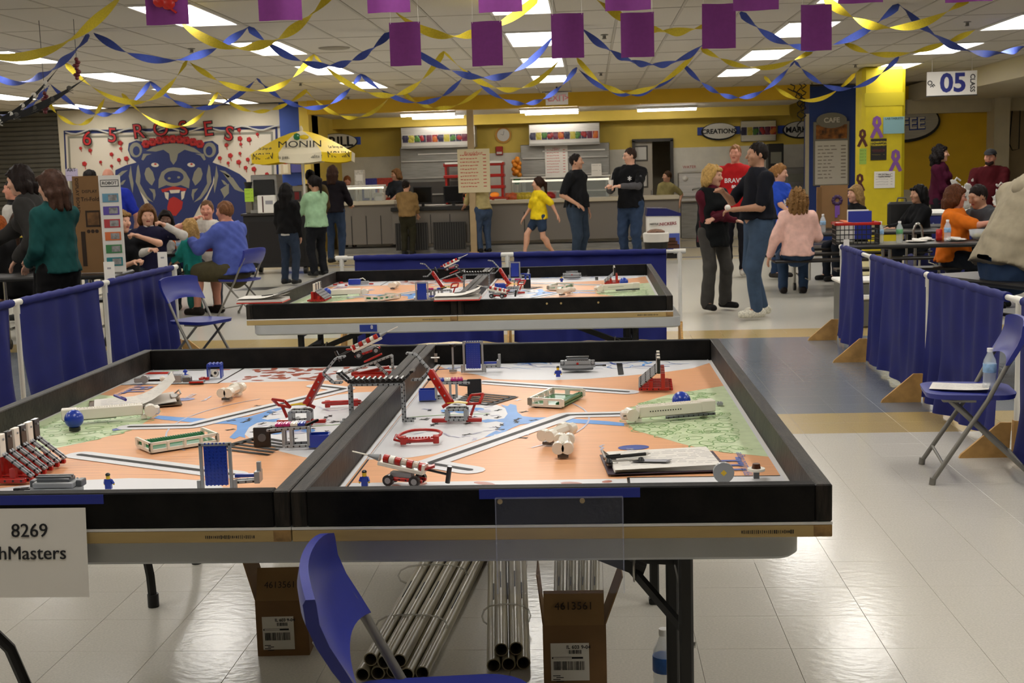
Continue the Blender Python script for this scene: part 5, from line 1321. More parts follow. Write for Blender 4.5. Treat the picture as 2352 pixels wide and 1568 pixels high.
# ---- standing group right of the far table
q = G(1742, 732)
navy = person('man in dark navy polo and blue jeans pointing with one hand', q.x, q.y, -75, 1.83, 1.05, skin='tan', RH=(-.08, -.34, 1.27), LH=(.10, -.28, 1.10), LE=(.6, .6, -.5), RE=(-.6, .2, -.7), LF=(.10, -.06, .085), RF=(-.12, .10, .085), head=(-5, 0, 0), top=('#15161d', .85, -.05, .018), bot=('#3a4a5e', 2, .016), shoes='#c3bfae', hair=('short', '#17110d'), curl=(.7, .5), belly=.05, neck='#15161d')
q = G(1638, 714)
blonde = person('blonde woman in black vest and burgundy sleeves with arms crossed', q.x, q.y, 32, 1.60, 1.02, True, RH=(.17, -.20, 1.10), LH=(-.17, -.24, 1.13), LE=(.9, -.1, -.8), RE=(-.9, -.1, -.8), LF=(.17, .0, .085), RF=(-.17, -.12, .085), head=(28, 4, 0), top=('#4a1420', 2, .1, .016), vest=('#121415', .16, 0), bot=('#3d3b38', 2, .014, .02), shoes='#161414', hair=('bob', '#b08d52', .14), neck='turtle', toes=(15, -10))
q = G(1690, 636)
red = person('man in red BRAVES sweater and black trousers', q.x, q.y, -8, 1.91, 1.0, skin='ruddy', LH=(.26, -.12, .9), RH=(-.26, -.10, .9), head=(-12, 0, 0), top=('#a11a1c', 2, .06, .024), bot=('#16151a', 2, .012), shoes='#aaa69c', hair=('short', '#7a5535'))
chest_text(red, 'BRAVES', .09, M_PRINT, .33, 0, .006, .01); chest_text(red, '80', .06, M_PRINT, .25, -.02, .008, .03)
p = D(1790, 380, 15.0)
bluet = person('woman in bright blue printed tee with hair tied back', p.x, p.y, 42, 1.59, 1.02, True, RH=(-.1, -.36, .98), LH=(.12, -.36, .98), head=(28, 10, 0), top=('#2748b0', .75, .08, .02), bot=('#26364f', 2, .012), shoes='#2a2622', hair=('pony', '#8a6238', .12))
chest_text(bluet, 'W', .16, M_PRINT, .24, 0, .02, .02)
# ---- men by the freezer
p = D(1322, 350, 17.6)
polo = person('man in black polo with his hand at his hip', p.x, p.y, 62, 1.88, 1.08, skin='tan', RH=(-.22, -.12, 1.0), LH=(.25, -.06, .9), head=(20, 0, 0), top=('#121214', .85, .0, .02), bot=('#2d3846', 2, .014), hair=('short', '#1a130f'), belly=.05, neck='#121214')
p = D(1447, 335, 17.5)
tee = person('man with glasses in black tee over grey sleeves holding a white cup', p.x, p.y, -30, 1.95, 1.05, RH=(-.16, -.34, 1.20), LH=(.03, -.36, 1.20), LE=(.9, .3, -.3), head=(-42, 6, 0), top=('#101012', .9, .06, .022, '#4b4a4c'), bot=('#2b3950', 2, .014), hair=('short', '#2f2018'), glasses=True, curl=(.8, 1.0))
chest_text(tee, '*', .16, M_PRINT, .33, .07, .01, .01)
# ---- girl in yellow, cream shirt, scouts, workers
p = D(1236, 400, 20.6)
yel = person('girl with ponytail in yellow tee and denim shorts walking', p.x, p.y, -62, 1.56, 1.0, True, LH=(.30, .28, .88), RH=(-.26, -.24, .84), LF=(.09, .24, .085), RF=(-.09, -.28, .085), pel=(0, 0, .77), head=(-28, 0, 0), top=('#d9bd1f', .85, .05, .03), bot=('#2c3a50', .55, .02), shoes='#1a1a1a', hair=('pony', '#2a1810', .2), res=1.2)
p = D(1108, 430, 22.4)
cream = person('person in cream shirt and jeans bending over the counter', p.x, p.y, -150, 1.62, 1.05, lean=28, RH=(-.1, -.5, .95), LH=(.25, -.48, 1.0), top=('#a89a6c', .9, .04, .02), bot=('#3b4a63', 2, .016), hair=('short', '#3a2a1c'), res=1.3)
p = D(932, 413, 22.2)
scout = person('boy scout in tan shirt seen from behind', p.x, p.y, 168, 1.50, 1.0, RH=(-.16, -.28, .95), LH=(.16, -.28, .95), top=('#846a44', 1.6, .02, .022), bot=('#2c2a1e', 2, .016), hair=('short', '#1d1510'), res=1.3)
p = D(910, 388, 24.6)
person('blonde worker in dark shirt behind the counter till', p.x, p.y, -30, 1.76, 1.0, True, head=(-30, 0, 0), LH=(.1, -.4, 1.05), RH=(-.1, -.4, 1.05), top=('#2a2d33', .9, .1, .02), bot=('#1d1d1f', 2, .012), hair=('bob', '#6a4a2a', .12), res=1.4)
p = D(797, 405, 24.5)
person('short-haired worker half hidden behind the sneeze guard', p.x, p.y, 10, 1.63, 1.0, skin='ruddy', head=(0, 25, 0), LH=(.1, -.4, 1.0), RH=(-.1, -.4, 1.0), top=('#6a5a48', .9, .1, .02), bot=('#1d1d1f', 2, .012), hair=('short', '#7a4a28'), res=1.4)
p = D(1528, 394, 24.8)
boy = person('boy scout with shoulder patches leaning on the drinking fountain', p.x, p.y, -40, 1.53, .95, side=6, LH=(.42, .02, .98), RH=(-.1, -.3, .9), head=(-30, 0, 0), top=('#8d8358', .85, .02, .022), bot=('#181a26', 2, .016), hair=('short', '#3d2a1a'), res=1.3)
# ---- coffee cart queue
q = G(668, 655)
blk = person('girl with long black hair in black hooded jacket', q.x, q.y, 165, 1.51, .95, True, RH=(-.18, -.1, .8), LH=(.18, -.1, .8), top=('#0d0c0d', 1.95, .03, .028), hem=('#d0cdc6', .07), bot=('#27303f', 2, .014), hair=('long', '#0d0a09', .3))
q = G(733, 636)
mint = person('woman in mint green fleece with a dark ponytail', q.x, q.y, -135, 1.62, 1.05, True, 'tan', RH=(-.05, -.46, 1.12), LH=(.12, -.40, 1.08), RE=(-.7, .2, -.6), head=(12, 22, 0), top=('#86a583', 1.95, .06, .03), bot=('#141519', 2, .014, .012), hair=('pony', '#120d0b', .2))
p = D(712, 388, 19.3)
olive = person('tall person in olive brown jacket behind the mint fleece', p.x, p.y, -170, 1.75, 1.1, skin='tan', RH=(-.2, -.3, 1.0), LH=(.2, -.3, 1.0), head=(-20, 5, 0), top=('#473b22', 1.95, .08, .035), bot=('#3b4a63', 2, .014), hair=('short', '#0f0c0b'))
p = D(763, 378, 20.3)
brn = person('woman with long brown hair in black jacket and jeans', p.x, p.y, 172, 1.83, .98, True, RH=(-.2, -.3, 1.05), LH=(.2, -.32, 1.05), top=('#141015', 1.95, .02, .026), bot=('#2d3a50', 2, .012), hair=('long', '#2c1a12', .24))
# ---- left side
p = D(118, 390, 7.0)
teal = person('woman in teal sweater with long straight brown hair', p.x, p.y, -118, 1.70, .98, True, RH=(-.06, -.34, 1.05), LH=(.16, -.18, 1.0), LE=(.5, .9, -.3), RE=(-.6, .5, -.6), head=(18, 6, 0), top=('#123c3a', 1.9, .02, .02), bot=('#0e0d0e', 2, .016), hair=('long', '#38241a', .22))
p = D(98, 374, 7.9)
grey = person('woman in charcoal cardigan reaching down over the table', p.x, p.y, -85, 1.80, 1.0, True, lean=18, RH=(-.12, -.75, .92), LH=(.2, -.2, .95), head=(0, 18, 0), top=('#2c2a28', 1.95, .06, .03), bot=('#121112', 2, .012), hair=('bob', '#1c1310', .16))
p = D(30, 410, 11.6)
person('dark-haired boy in black top standing by the shutter', p.x, p.y, -80, 1.68, .9, skin='ruddy', top=('#141414', 1.8, .05, .02), hair=('short', '#1a1210'))
p = D(52, 408, 10.6)
person('dark-haired youth in white tee seen from behind', p.x, p.y, -140, 1.66, .92, skin='tan', head=(15, 0, 0), top=('#a8a49c', .9, .05, .022), hair=('short', '#15100e'))
p = D(42, 474, 9.55)
person('seated girl with brown ponytail in black jacket', p.x, p.y, -165, 1.70, .95, True, sit=True, top=('#121112', 1.9, .05, .025), hair=('pony', '#2f1d12', .2), neck='#b8a83a', bot=('#1a1a1e', 2, .014))
p = D(4, 492, 10.0)
person('orange-haired girl in grey top seated near the shutter', p.x-.08, p.y, -60, 1.62, .95, True, sit=True, top=('#55534f', 1.9, .05, .02), hair=('bob', '#8a4518', .16), bot=('#1a1a1e', 2, .014))
p = D(247, 381, 14.2)
bald = person('bald man in blue and yellow shirt behind the project board', p.x, p.y, -165, 1.82, 1.12, skin='ruddy', LH=(.28, -.2, 1.0), RH=(-.3, -.2, 1.0), top=('#22309a', .85, .05, .024), hair=('bald', '#8a6a50'), bot=('#20242c', 2, .014))
p = D(205, 386, 13.6)
person('dark-haired person behind the cardboard project board', p.x, p.y, -150, 1.80, 1.0, top=('#3a3632', 1.9, .05, .02), hair=('short', '#120d0b'))
p = D(274, 470, 10.1)
person('blonde girl in black tee raising one fist', p.x, p.y, 40, 1.66, .95, True, sit=True, pel=(0, 0, .545), RH=(.02, -.28, .82), LH=(.1, -.26, 1.1), top=('#121214', .8, .05, .02), hair=('long', '#7a5c34', .2), curl=1.2, head=(30, 0, 0), bot=('#22262e', 2, .014))
p = D(337, 468, 11.6)
nav = person('woman in navy team tee with white sleeves eating popcorn', p.x, p.y, 18, 1.72, 1.08, True, sit=True, LH=(.20, -.28, 1.12), RH=(.02, -.42, .85), LE=(.9, .2, -.5), top=('#1c1a30', .85, .05, .022, '#b9b4ad'), hair=('bob', '#5a3c20', .15), neck='#b9b4ad', curl=(1.1, .6), head=(5, 5, 0), bot=('#22262e', 2, .014))
chest_text(nav, 'T', .10, M_PRINT, .28, 0, .012, .03)
p = D(380, 487, 12.9)
person('dark-haired girl with a pink headband', p.x, p.y, 15, 1.45, .9, True, 'dark', sit=True, top=('#22304a', 1.8, .05, .02), hair=('bob', '#140d0a', .12), bot=('#22262e', 2, .014))
p = D(474, 456, 12.95)
wht = person('man in white tee sitting across from the blue sweatshirt', p.x, p.y, 8, 1.76, 1.08, skin='ruddy', sit=True, RH=(-.12, -.26, 1.12), RE=(-.9, .2, -.5), LH=(.2, -.4, .82), top=('#b5b0a6', .85, .05, .024), hair=('short', '#5b4029'), belly=.06, curl=.9, bot=('#2a2f3a', 2, .014))
p = D(527, 462, 11.85)
bls = person('man in periwinkle sweatshirt and khaki shorts on a folding chair', p.x, p.y, -112, 1.78, 1.22, skin='ruddy', sit=True, pel=(0, .02, .545), lean=8, RH=(-.1, -.52, .90), LH=(.16, -.46, .88), LF=(.16, -.44, .085), RF=(-.12, -.36, .085), head=(-5, 3, 0), top=('#4a579c', 1.95, .06, .034), bot=('#4a4430', .92, .03), shoes='#1f1a16', hair=('short', '#6e4a30'), belly=.10, toes=(0, 0))
p = D(437, 516, 12.0)
girl = person('small blonde girl in turquoise top standing at the table', p.x, p.y, -110, 1.10, .95, True, RH=(-.1, -.42, 1.0), LH=(.1, -.42, 1.0), head=(0, 0, 0), top=('#2b8f88', 1.9, .10, .02), bot=('#1f5a50', 2, .012), hair=('long', '#a3814e', .24))
# ---- right side tables
p = D(1832, 437, 12.55)
pink = person('woman in pale pink sweater seen from behind on a bench', p.x, p.y, 178, 1.62, 1.12, True, sit=True, pel=(0, 0, .545), RH=(-.2, -.3, .72), LH=(.36, -.05, .52), top=('#d8afa3', 1.95, .05, .026), bot=('#2d3d55', 2, .02), hair=('curly', '#7a5a34', .2), head=(0, 10, 0), shoes='#201a18')
p = D(1966, 431, 14.72)
person('woman with long streaked blonde hair in black top', p.x, p.y, -70, 1.58, 1.0, True, sit=True, RH=(-.1, -.4, .8), LH=(.1, -.42, .8), top=('#121214', 1.8, .05, .022), hair=('long', '#8d7046', .24), bot=('#20242c', 2, .014))
p = D(2112, 431, 13.7)
person('woman with long black hair in black hooded jacket at the table', p.x, p.y, -75, 1.58, 1.02, True, 'tan', sit=True, RH=(-.1, -.42, .82), LH=(.1, -.4, .82), top=('#0e0e10', 1.9, .05, .03), hair=('long', '#0c0a0a', .26), bot=('#20242c', 2, .014))
p = D(2193, 431, 11.1)
orn = person('woman with glasses in orange tee eating at the table', p.x, p.y, 60, 1.66, 1.15, True, 'ruddy', sit=True, LH=(.08, -.46, .86), RH=(-.02, -.50, .98), head=(25, 5, 0), top=('#c9681a', .85, .05, .03), hair=('bob', '#4e2a14', .15), glasses=True, curl=.9, bot=('#20242c', 2, .016))
p = D(2290, 421, 11.35)
eat = person('dark-haired man leaning over his food with a glass bowl', p.x, p.y, -68, 1.78, 1.1, skin='tan', sit=True, lean=22, RH=(-.12, -.42, .86), LH=(.06, -.5, .90), head=(0, 25, 0), top=('#3c3d40', .6, .05, .026), hair=('short', '#1d1512'), curl=1.0, bot=('#20242c', 2, .014))
p = D(2160, 333, 17.0)
burg = person('standing woman in burgundy sweater with dark curly hair', p.x, p.y, 55, 1.83, 1.02, True, LH=(.1, -.3, 1.05), RH=(-.05, -.32, 1.05), head=(20, 0, 0), top=('#3d0c22', 1.95, .06, .018), bot=('#16151a', 2, .012), hair=('curly', '#140e0d', .18))
p = D(2275, 348, 16.4)
capm = person('bearded man in dark cap and maroon sweater', p.x, p.y, -28, 1.74, 1.15, skin='ruddy', LH=(.2, -.4, 1.0), RH=(-.2, -.4, 1.0), top=('#3f0a10', 1.9, .06, .03), hair=('short', '#1d1614'), cap='#2e2e30', neck='#a8a49e', beard='#2a1b16', bot=('#20242c', 2, .014), belly=.08)
p = D(2322, 630, 6.2)
hood = person('large person in oatmeal hooded sweatshirt and jeans perched on a table', p.x, 6.2, 112, 1.86, 1.3, sit=True, pel=(0, .0, .86), lean=22, RH=(-.1, -.42, 1.0), LH=(.2, -.45, 1.05), LF=(.16, -.45, .46), RF=(-.16, -.45, .46), head=(0, 15, 0), top=('#8f8570', 1.95, .06, .045), bot=('#2c3d58', 2, .022), hair=('short', '#3a2a1e'), belly=.10)
def _hd(v): v.cone(hood[1]['nb']-hood[1]['fwd']*.05-hood[1]['u']*.02, hood[1]['nb']-hood[1]['fwd']*.10-hood[1]['u']*.07, .10, .09, .04)
clothe('hood', _hd, hood[1]['nb']-.35, hood[1]['nb']+.3, .015, cmat('#8f8570'), hood[0], .004, 5)
p = D(2405, 380, 13.5)
person('person in magenta top with a green collar', p.x+.15, p.y, -40, 1.72, 1.0, True, top=('#7a1240', 1.9, .05, .02), hair=('bob', '#2a1810', .12), neck='#6a9a20')
# ================================================================ back of the hall: mural, serving line, signs, carts, tables, decorations
def flat(m, P, Y, mi=0, k=0):
    """painted shape given by photo pixels on the wall plane Y"""
    m.poly([D(x, y, Y-.0015*k) for x, y in P], mi)
# ---- mural
MU = M(); cr = lambda l: [(130+x/4.523, 280+y/4.523) for x, y in l]; YP = YM-.004
mir = lambda l: [(2430-x, y) for x, y in reversed(l)]
PAN = [(146, 300), (637, 288), (645, 560), (158, 575)]
flat(MU, PAN, YP, 1, 0); flat(MU, [(150, 308), (632, 296), (640, 556), (162, 571)], YP, 0, 1); flat(MU, [(155, 313), (627, 302), (634, 552), (166, 567)], YP, 2, 2); flat(MU, [(160, 318), (622, 308), (628, 548), (171, 562)], YP, 0, 3)
def pc(l, mi, k): flat(MU, cr(l), YP, mi, k)
pc([(610, 500), (720, 450), (830, 420), (850, 500), (830, 640), (900, 800), (1000, 1100), (600, 1120)], 1, 5)
pc([(1620, 420), (1760, 470), (1900, 540), (1970, 600), (1990, 720), (2010, 900), (1990, 1100), (1500, 1100), (1560, 800), (1640, 620)], 1, 5)
HEAD = [(830, 420), (770, 370), (740, 290), (750, 220), (830, 190), (900, 210), (950, 250), (1060, 215), (1200, 200), (1340, 215), (1480, 260), (1540, 205), (1620, 195), (1680, 240), (1685, 320), (1640, 390), (1620, 420), (1640, 520), (1620, 640), (1560, 760), (1480, 880), (1420, 1000), (1380, 1100), (1040, 1100), (1000, 900), (920, 780), (860, 640), (830, 520)]
pc(HEAD, 1, 6)
for c in ((822, 290), (1590, 290)):
    pc(ell(c, 66, 78, 0, 18), 2, 7); pc(ell((c[0]+(6 if c[0] < 1000 else -6), c[1]+10), 36, 48, 0, 14), 1, 8)
pc([(930, 300), (1000, 260), (1120, 228), (1220, 218), (1320, 228), (1430, 270), (1510, 330), (1400, 308), (1330, 288), (1262, 330), (1246, 400), (1214, 445), (1182, 400), (1170, 330), (1110, 288), (1030, 308)], 2, 7)
for l in ([(930, 480), (960, 470), (1000, 520), (1022, 600), (990, 660), (965, 640), (930, 600), (912, 540)], [(836, 470), (850, 440), (872, 560), (866, 640), (900, 700), (940, 770), (1005, 835), (930, 800), (866, 720), (820, 620)],
          [(900, 330), (880, 390), (900, 400), (935, 350), (990, 330)], [(770, 450), (750, 560), (770, 660), (790, 740), (800, 640), (785, 560)], [(960, 690), (1000, 740), (1010, 820), (1030, 760), (1020, 700)], [(620, 560), (680, 510), (740, 500), (690, 540), (650, 580)], [(640, 660), (690, 610), (720, 600), (690, 650)]):
    pc(l, 2, 7); pc(mir(l), 2, 7)
pc([(1720, 520), (1830, 580), (1900, 680), (1960, 730), (1900, 720), (1850, 700), (1800, 630)], 2, 7); pc([(1700, 700), (1790, 640), (1790, 740), (1730, 800), (1700, 880), (1740, 780)], 2, 7)
pc([(1090, 520), (1150, 480), (1220, 470), (1290, 480), (1340, 520), (1385, 600), (1375, 690), (1290, 655), (1215, 672), (1140, 655), (1058, 690), (1060, 600)], 2, 8)
pc(ell((1218, 570), 102, 64, 0, 20), 1, 9); pc(ell((1170, 585), 16, 12), 2, 10); pc(ell((1268, 575), 16, 12), 2, 10)
for cx in (1022, 1398): pc(ell((cx, 446), 40, 22, .1, 14), 0, 9); pc(ell((cx+4, 438), 14, 10, 0, 8), 3, 10)
pc([(1090, 700), (1215, 672), (1350, 695), (1370, 860), (1310, 980), (1130, 980), (1070, 860)], 1, 9); pc([(1085, 702), (1215, 668), (1352, 692), (1340, 722), (1215, 700), (1100, 732)], 3, 10)
pc([(1172, 708), (1282, 704), (1276, 736), (1184, 742)], 0, 11); pc([(1118, 728), (1166, 734), (1160, 812), (1132, 790)], 0, 11); pc([(1292, 724), (1338, 716), (1322, 790), (1298, 812)], 0, 11)
pc([(1170, 800), (1215, 776), (1250, 790), (1312, 828), (1300, 900), (1240, 975), (1150, 965), (1150, 880)], 3, 11)
tag(MU.build('bear_mural', [mat('mural white', '#c2b9a8', .6), mat('mural navy', '#1e2a5c', .6), mat('mural grey', '#7d7a6c', .6), mat('mural red', '#a0201c', .6)]), 'painted mural of a roaring navy and grey bear in a framed panel', 'mural')
M_ROSE = mat('rose red', '#a01a1a', .6)
for ch, px, py, a in (('6', 200, 319, -8), ('5', 258, 312, -3), ('R', 318, 303, 5), ('O', 369, 297, 0), ('S', 421, 296, 8), ('E', 478, 297, 4), ('S', 526, 308, -12)):
    p = D(px, py, YM-.12); t = thing('hanging_letter', f'red paper {"digit" if ch in "65" else "letter"} {ch} with black rim over the bear'+(' after the R' if ch == 'O' else ' between O and E' if (ch, px) == ('S', 421) else ' after the E' if ch == 'S' else ''), 'letter', p, 0, 'banner letters')
    X = rot(math.pi/2, 0, 0) @ rot(0, 0, math.radians(a))
    text(ch, .43, M_INK, t, tr(0, .01, 0) @ X, 'black_rim', .004, .045); text(ch, .43, M_ROSE, t, tr(0, -.004, 0) @ X, 'red_face', .004, .0)
m = M(); m.tube([D(150+490*k/40, 303-10*k/40+5*math.sin(k*.9), YM-.06) for k in range(41)], [.012+.01*abs(math.sin(k*1.7)) for k in range(41)], 6); tag(m.build('tinsel_garland', mat('silver tinsel', '#c9c9c6', .3, metal=.4)), 'silver tinsel garland strung across the mural top', 'garland')
pet = [(185, 340), (207, 345), (276, 328), (277, 341), (256, 354), (194, 376), (231, 372), (273, 367), (290, 364), (256, 381), (520, 333), (551, 318), (553, 331), (549, 298), (572, 320), (591, 308), (505, 363), (529, 357), (551, 352), (569, 366), (548, 372), (601, 371), (564, 385), (583, 388), (524, 374), (613, 400)]
for k, (px, py) in enumerate(pet):
    t = thing('paper_rose', 'small red paper rose stuck on the mural around the bear', 'paper rose', D(px, py, YM-.03), 0, 'paper roses on the mural'); r = .035+.02*((k*7) % 3)/2
    m = M()
    for q in range(5): m.ball((r*.45*math.cos(q*1.26), 0, r*.45*math.sin(q*1.26)), (r*.6, .012, r*.55), 8)
    m.build('petals', M_ROSE, t, 60); M().beam((0, 0, -r*.4), (.02, 0, -r*2.2), .006, .012).build('stem', M_ROSE, t)
for k in range(9):
    px = 335+k*15.5; py = 333-14*math.sin((k+.5)/9*3.14); t = thing('paper_rose', 'red paper rose in the crown over the bear head', 'paper rose', D(px, py, YM-.04), 0, 'crown of paper roses'); m = M()
    for q in range(6): m.ball((.05*math.cos(q*1.05), 0, .05*math.sin(q*1.05)), (.05, .015, .045), 8)
    m.build('petals', M_ROSE, t, 60); M().ball((0, -.012, 0), (.03, .01, .03), 8).build('bud', mat('rose dark', '#741012', .6), t, 60)
# ---- lamps under the serving soffit
def strip_lamp(px0, px1, py, z):
    a, b = G(px0, py, ZS-.06), G(px1, py, ZS-.06); a.y = b.y = min((a.y+b.y)/2, z); c = (a+b)/2; L = (b-a).length
    t = thing('strip_light', 'long white fluorescent strip under the serving alcove ceiling', 'light', c, math.atan2(b.y-a.y, b.x-a.x), 'alcove strip lights')
    M().box((0, 0, .03), (L+.06, .16, .05), b=.01).build('housing', M_WHITEP, t); M().cyl((-L/2, 0, -.012), (L/2, 0, -.012), .03, n=10).build('tube', mat('strip lamp', '#fff8ee', .6, emit=LAMP*2.6), t, 40)
for a in ((915, 1048, 262), (942, 1068, 268), (1193, 1327, 253), (1205, 1328, 258), (1465, 1592, 252)): strip_lamp(*a, 24.6 if a[2] in (262, 253, 252) else 25.3)
# ---- serving line
M_FRUITS = [mat('fruit '+c, c, .4) for c in ('#2a2740', '#a59a3a', '#3f6b2a', '#8e1f22', '#5a1f38', '#b3601f')]
def steel_box(name, label, cat, px0, px1, py0, py1, Y, dep, m=M_STEEL, z0=None, details=None):
    a, b = D(px0, py0, Y), D(px1, py1, Y); zb = z0 if z0 is not None else b.z
    t = thing(name, label, cat, ((a.x+b.x)/2, Y+dep/2, zb)); W, H = b.x-a.x, a.z-zb
    M().box((0, 0, H/2), (W, dep, H), b=.012).build('body', m, t)
    if details: details(t, W, H, dep)
    return t, W, H
def fruit_strip(t, W, z, h, y, n):
    m = M(); m.box((0, y, z), (W, .01, h), 6)
    for k in range(n): m.box((-W/2+(k+.5)*W/n, y-.004, z), (W/n*.94, .008, h*.94), (k*5+2) % 6 if k % 3 else 0)
    for k in range(n):
        for q in range(3): m.ball((-W/2+(k+.5)*W/n+random.uniform(-.3, .3)*W/n, y-.010, z+random.uniform(-.2, .2)*h), (W/n*.36, .006, h*.3), 8, k % 6)
    m.build('fruit_picture', M_FRUITS+[M_PAPER], t, 50)
for (a, b, la) in ((920, 1092, 'steel header with a fruit picture over the red warmer shelves'), (1214, 1378, 'steel header with a fruit picture over the pinned white menu')):
    steel_box('hood_header', la, 'hood', a, b, 293 if a < 1000 else 286, 337 if a < 1000 else 331, 25.6, .5, details=lambda t, W, H, d: (fruit_strip(t, W*.96, H*.45, H*.36, -d/2-.01, 12), M().box((0, -d/2-.012, .03), (W, .02, .05)).build('lower_lip', M_STEELD, t)))
def shelves(t, W, H, d):
    for k in range(4): M().box((0, -d/2-.02, H*(.35+.17*k)), (W*.96, .05, .04), b=.006).build('shelf_rail', M_STEEL, t)
    M().box((0, -d/2-.004, H*.5), (W*.9, .02, H*.3)).build('dark_opening', M_DKGREY, t); M().box((W*.1, -d/2-.03, H*.93), (W*.7, .02, .03)).build('lamp_rail', M_WHITEP, t)
steel_box('oven_wall', 'stainless steel oven bank behind the two till screens', 'kitchen unit', 918, 1090, 340, 460, 25.9, .6, M_STEELD, 0.0, shelves)
steel_box('oven_wall', 'stainless steel oven bank with a white menu pinned on', 'kitchen unit', 1195, 1402, 333, 460, 25.9, .6, M_STEELD, 0.0, shelves)
M_CNT = mat('counter front brown grey', '#736d65', .45); M_CTOP = mat('counter top cream', '#bfb6a2', .35)
def counter(label, px0, px1, pyt, Y, dep, toplip=True, mid=None):
    a, b = D(px0, pyt, Y), D(px1, pyt, Y); W = b.x-a.x; z = a.z
    t = thing('serving_counter', label, 'counter', ((a.x+b.x)/2, Y+dep/2, 0))
    M().box((0, .04, (z-.05)/2+.1), (W, dep-.1, z-.25), b=.01).build('front_panel', M_CNT, t); M().box((0, .08, .06), (W-.04, dep-.16, .12)).build('plinth', M_STEELD, t)
    M().box((0, 0, z-.04), (W+.02, dep, .08), b=.01).build('worktop', M_CTOP if toplip else M_BLACK, t)
    for k in range(1, 4): M().box((-W/2+W*k/4, -dep/2+.088, .5), (.015, .01, .6)).build('panel_joint', M_BLACK, t)
    return t, W, z
counter('grey serving counter with cream top beside the coffee cart', 770, 905, 464, 22.95, .8)
counter('long grey serving counter with cream top behind the yellow tee', 1085, 1560, 461, 22.95, .8)
tc, W, z = counter('dark till counter with two wire-front cabinets', 898, 1076, 477, 22.75, .55, False)
for s in (-1, 1):
    m = M(); m.box((s*W*.245, -.285, .36), (W*.42, .012, .56), 0)
    for k in range(14): m.box((s*W*.245-W*.2+k*W*.4/13, -.294, .36), (.010, .008, .54), 1)
    m.build('wire_door', [M_BLACK, M_DKGREY], tc)
def monitor(label, px0, px1, pyt, pyb, Y):
    a, b = D(px0, pyt, Y), D(px1, pyb, Y); t = thing('till_screen', label, 'monitor', ((a.x+b.x)/2, Y, D(1000, 476, Y).z+.015), 0, 'till screens'); W, H = b.x-a.x, a.z-b.z
    M().box((0, 0, .07+H/2), (W, .05, H), b=.008).build('casing', M_BLACK, t); M().box((0, -.0265, .07+H/2), (W*.9, .004, H*.86)).build('screen', mat('dark screen', '#0c0d0c', .15), t); M().box((0, .02, .04), (.06, .04, .09)).build('stand', M_BLACK, t); M().box((0, 0, .006), (.24, .18, .012), b=.004).build('base', M_BLACK, t)
monitor('black till screen beside the boy scout', 948, 993, 424, 462, 23.0); monitor('black till screen beside the wooden post', 1018, 1064, 424, 462, 23.0)
# red heated display
bc0, bc1 = D(770, 460, 25.1).x, D(1420, 460, 25.1).x
t = thing('back_counter', 'steel back counter along the ovens', 'counter', ((bc0+bc1)/2, 25.35, 0)); M().box((0, 0, .45), (bc1-bc0, .56, .9), b=.01).build('cabinet', M_STEELD, t); M().box((0, -.01, .925), (bc1-bc0+.02, .6, .05), b=.008).build('worktop', M_STEEL, t)
p = D(1092, 455, 25.25); t = thing('warmer_rack', 'red heated display rack with food parcels', 'display rack', (p.x, 25.3, .951)); W = 1.25; H = D(1092, 375, 24.6).z-.95
for s in (-1, 1): M().box((s*W/2, 0, H/2), (.05, .5, H), b=.01).build('red_post', B_RED, t)
for k in range(4):
    M().box((0, -.02, .1+k*(H-.12)/3), (W+.1, .5, .07), b=.01).build('red_shelf', B_RED, t); M().box((.15, -.275, .1+k*(H-.12)/3), (.35, .006, .035)).build('price_strip', M_PAPER, t)
M().box((0, -.05, H+.02), (W+.02, .5, .04)).build('white_top', M_WHITEP, t)
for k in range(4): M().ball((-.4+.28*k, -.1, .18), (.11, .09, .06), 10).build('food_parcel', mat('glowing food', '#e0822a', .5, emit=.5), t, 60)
# menus and notices
def sheet_on(name, label, cat, px0, px1, py0, py1, Y, ink=None, rows=8, m=M_PAPER, title=None, tsize=.08, tm=None, rzdeg=0, group=None):
    a, b = D(px0, py0, Y), D(px1, py1, Y); W, H = abs(b.x-a.x), a.z-b.z
    t = thing(name, label, cat, ((a.x+b.x)/2, Y, (a.z+b.z)/2), math.radians(rzdeg), group)
    M().box((0, 0, 0), (W, .006, H), b=.001).build('sheet', m, t)
    if ink and rows:
        g = M(); g.kind = 'stuff'; r = random.Random(int(px0))
        for k in range(rows):
            z = H*.36-H*.8*k/rows; x = -W*.42
            while x < W*.1: l = r.uniform(.03, .09)*W; g.box((x+l/2, -.004, z+r.uniform(-.004, .004)), (l, .002, H*.018)); x += l+.02*W
            g.box((W*.34, -.004, z), (W*.1, .002, H*.02))
        g.build('handwriting', ink, t)['kind'] = 'stuff'
    if title: text(title, tsize, tm or ink or M_INK, t, wallX((0, -.0045, H*.40)), 'lettering')
    return t
sheet_on('menu_sheet', 'large white handwritten menu pinned on the steel ovens', 'menu', 1251, 1305, 335, 405, 25.82, M_REDINK, 9, title='MENU', tsize=.06)
sheet_on('notice_sheet', 'small white notice sheet between the two men in black', 'notice', 1358, 1382, 376, 405, 25.82, M_INK, 2)
PY = 22.35; pp = D(1089, 560, PY); zt_ = ZS
t = thing('wood_post', 'pale wooden post standing before the serving counter', 'post', (pp.x, PY, 0)); M().box((0, 0, D(1080, 252, PY).z/2), (.13, .11, D(1080, 252, PY).z), b=.006).build('shaft', mat('pale post', '#a58f6c', .6, noise=.1, nscale=4), t); M().box((0, 0, .02), (.2, .18, .04), b=.006).build('base_block', M_WOOD, t)
sheet_on('menu_poster', 'cream handwritten breakfast menu taped to the wooden post', 'menu', 1050, 1127, 343, 441, PY-.07, M_REDINK, 10, mat('cream poster', '#cdc2a2', .8), 'Breakfast', .1)
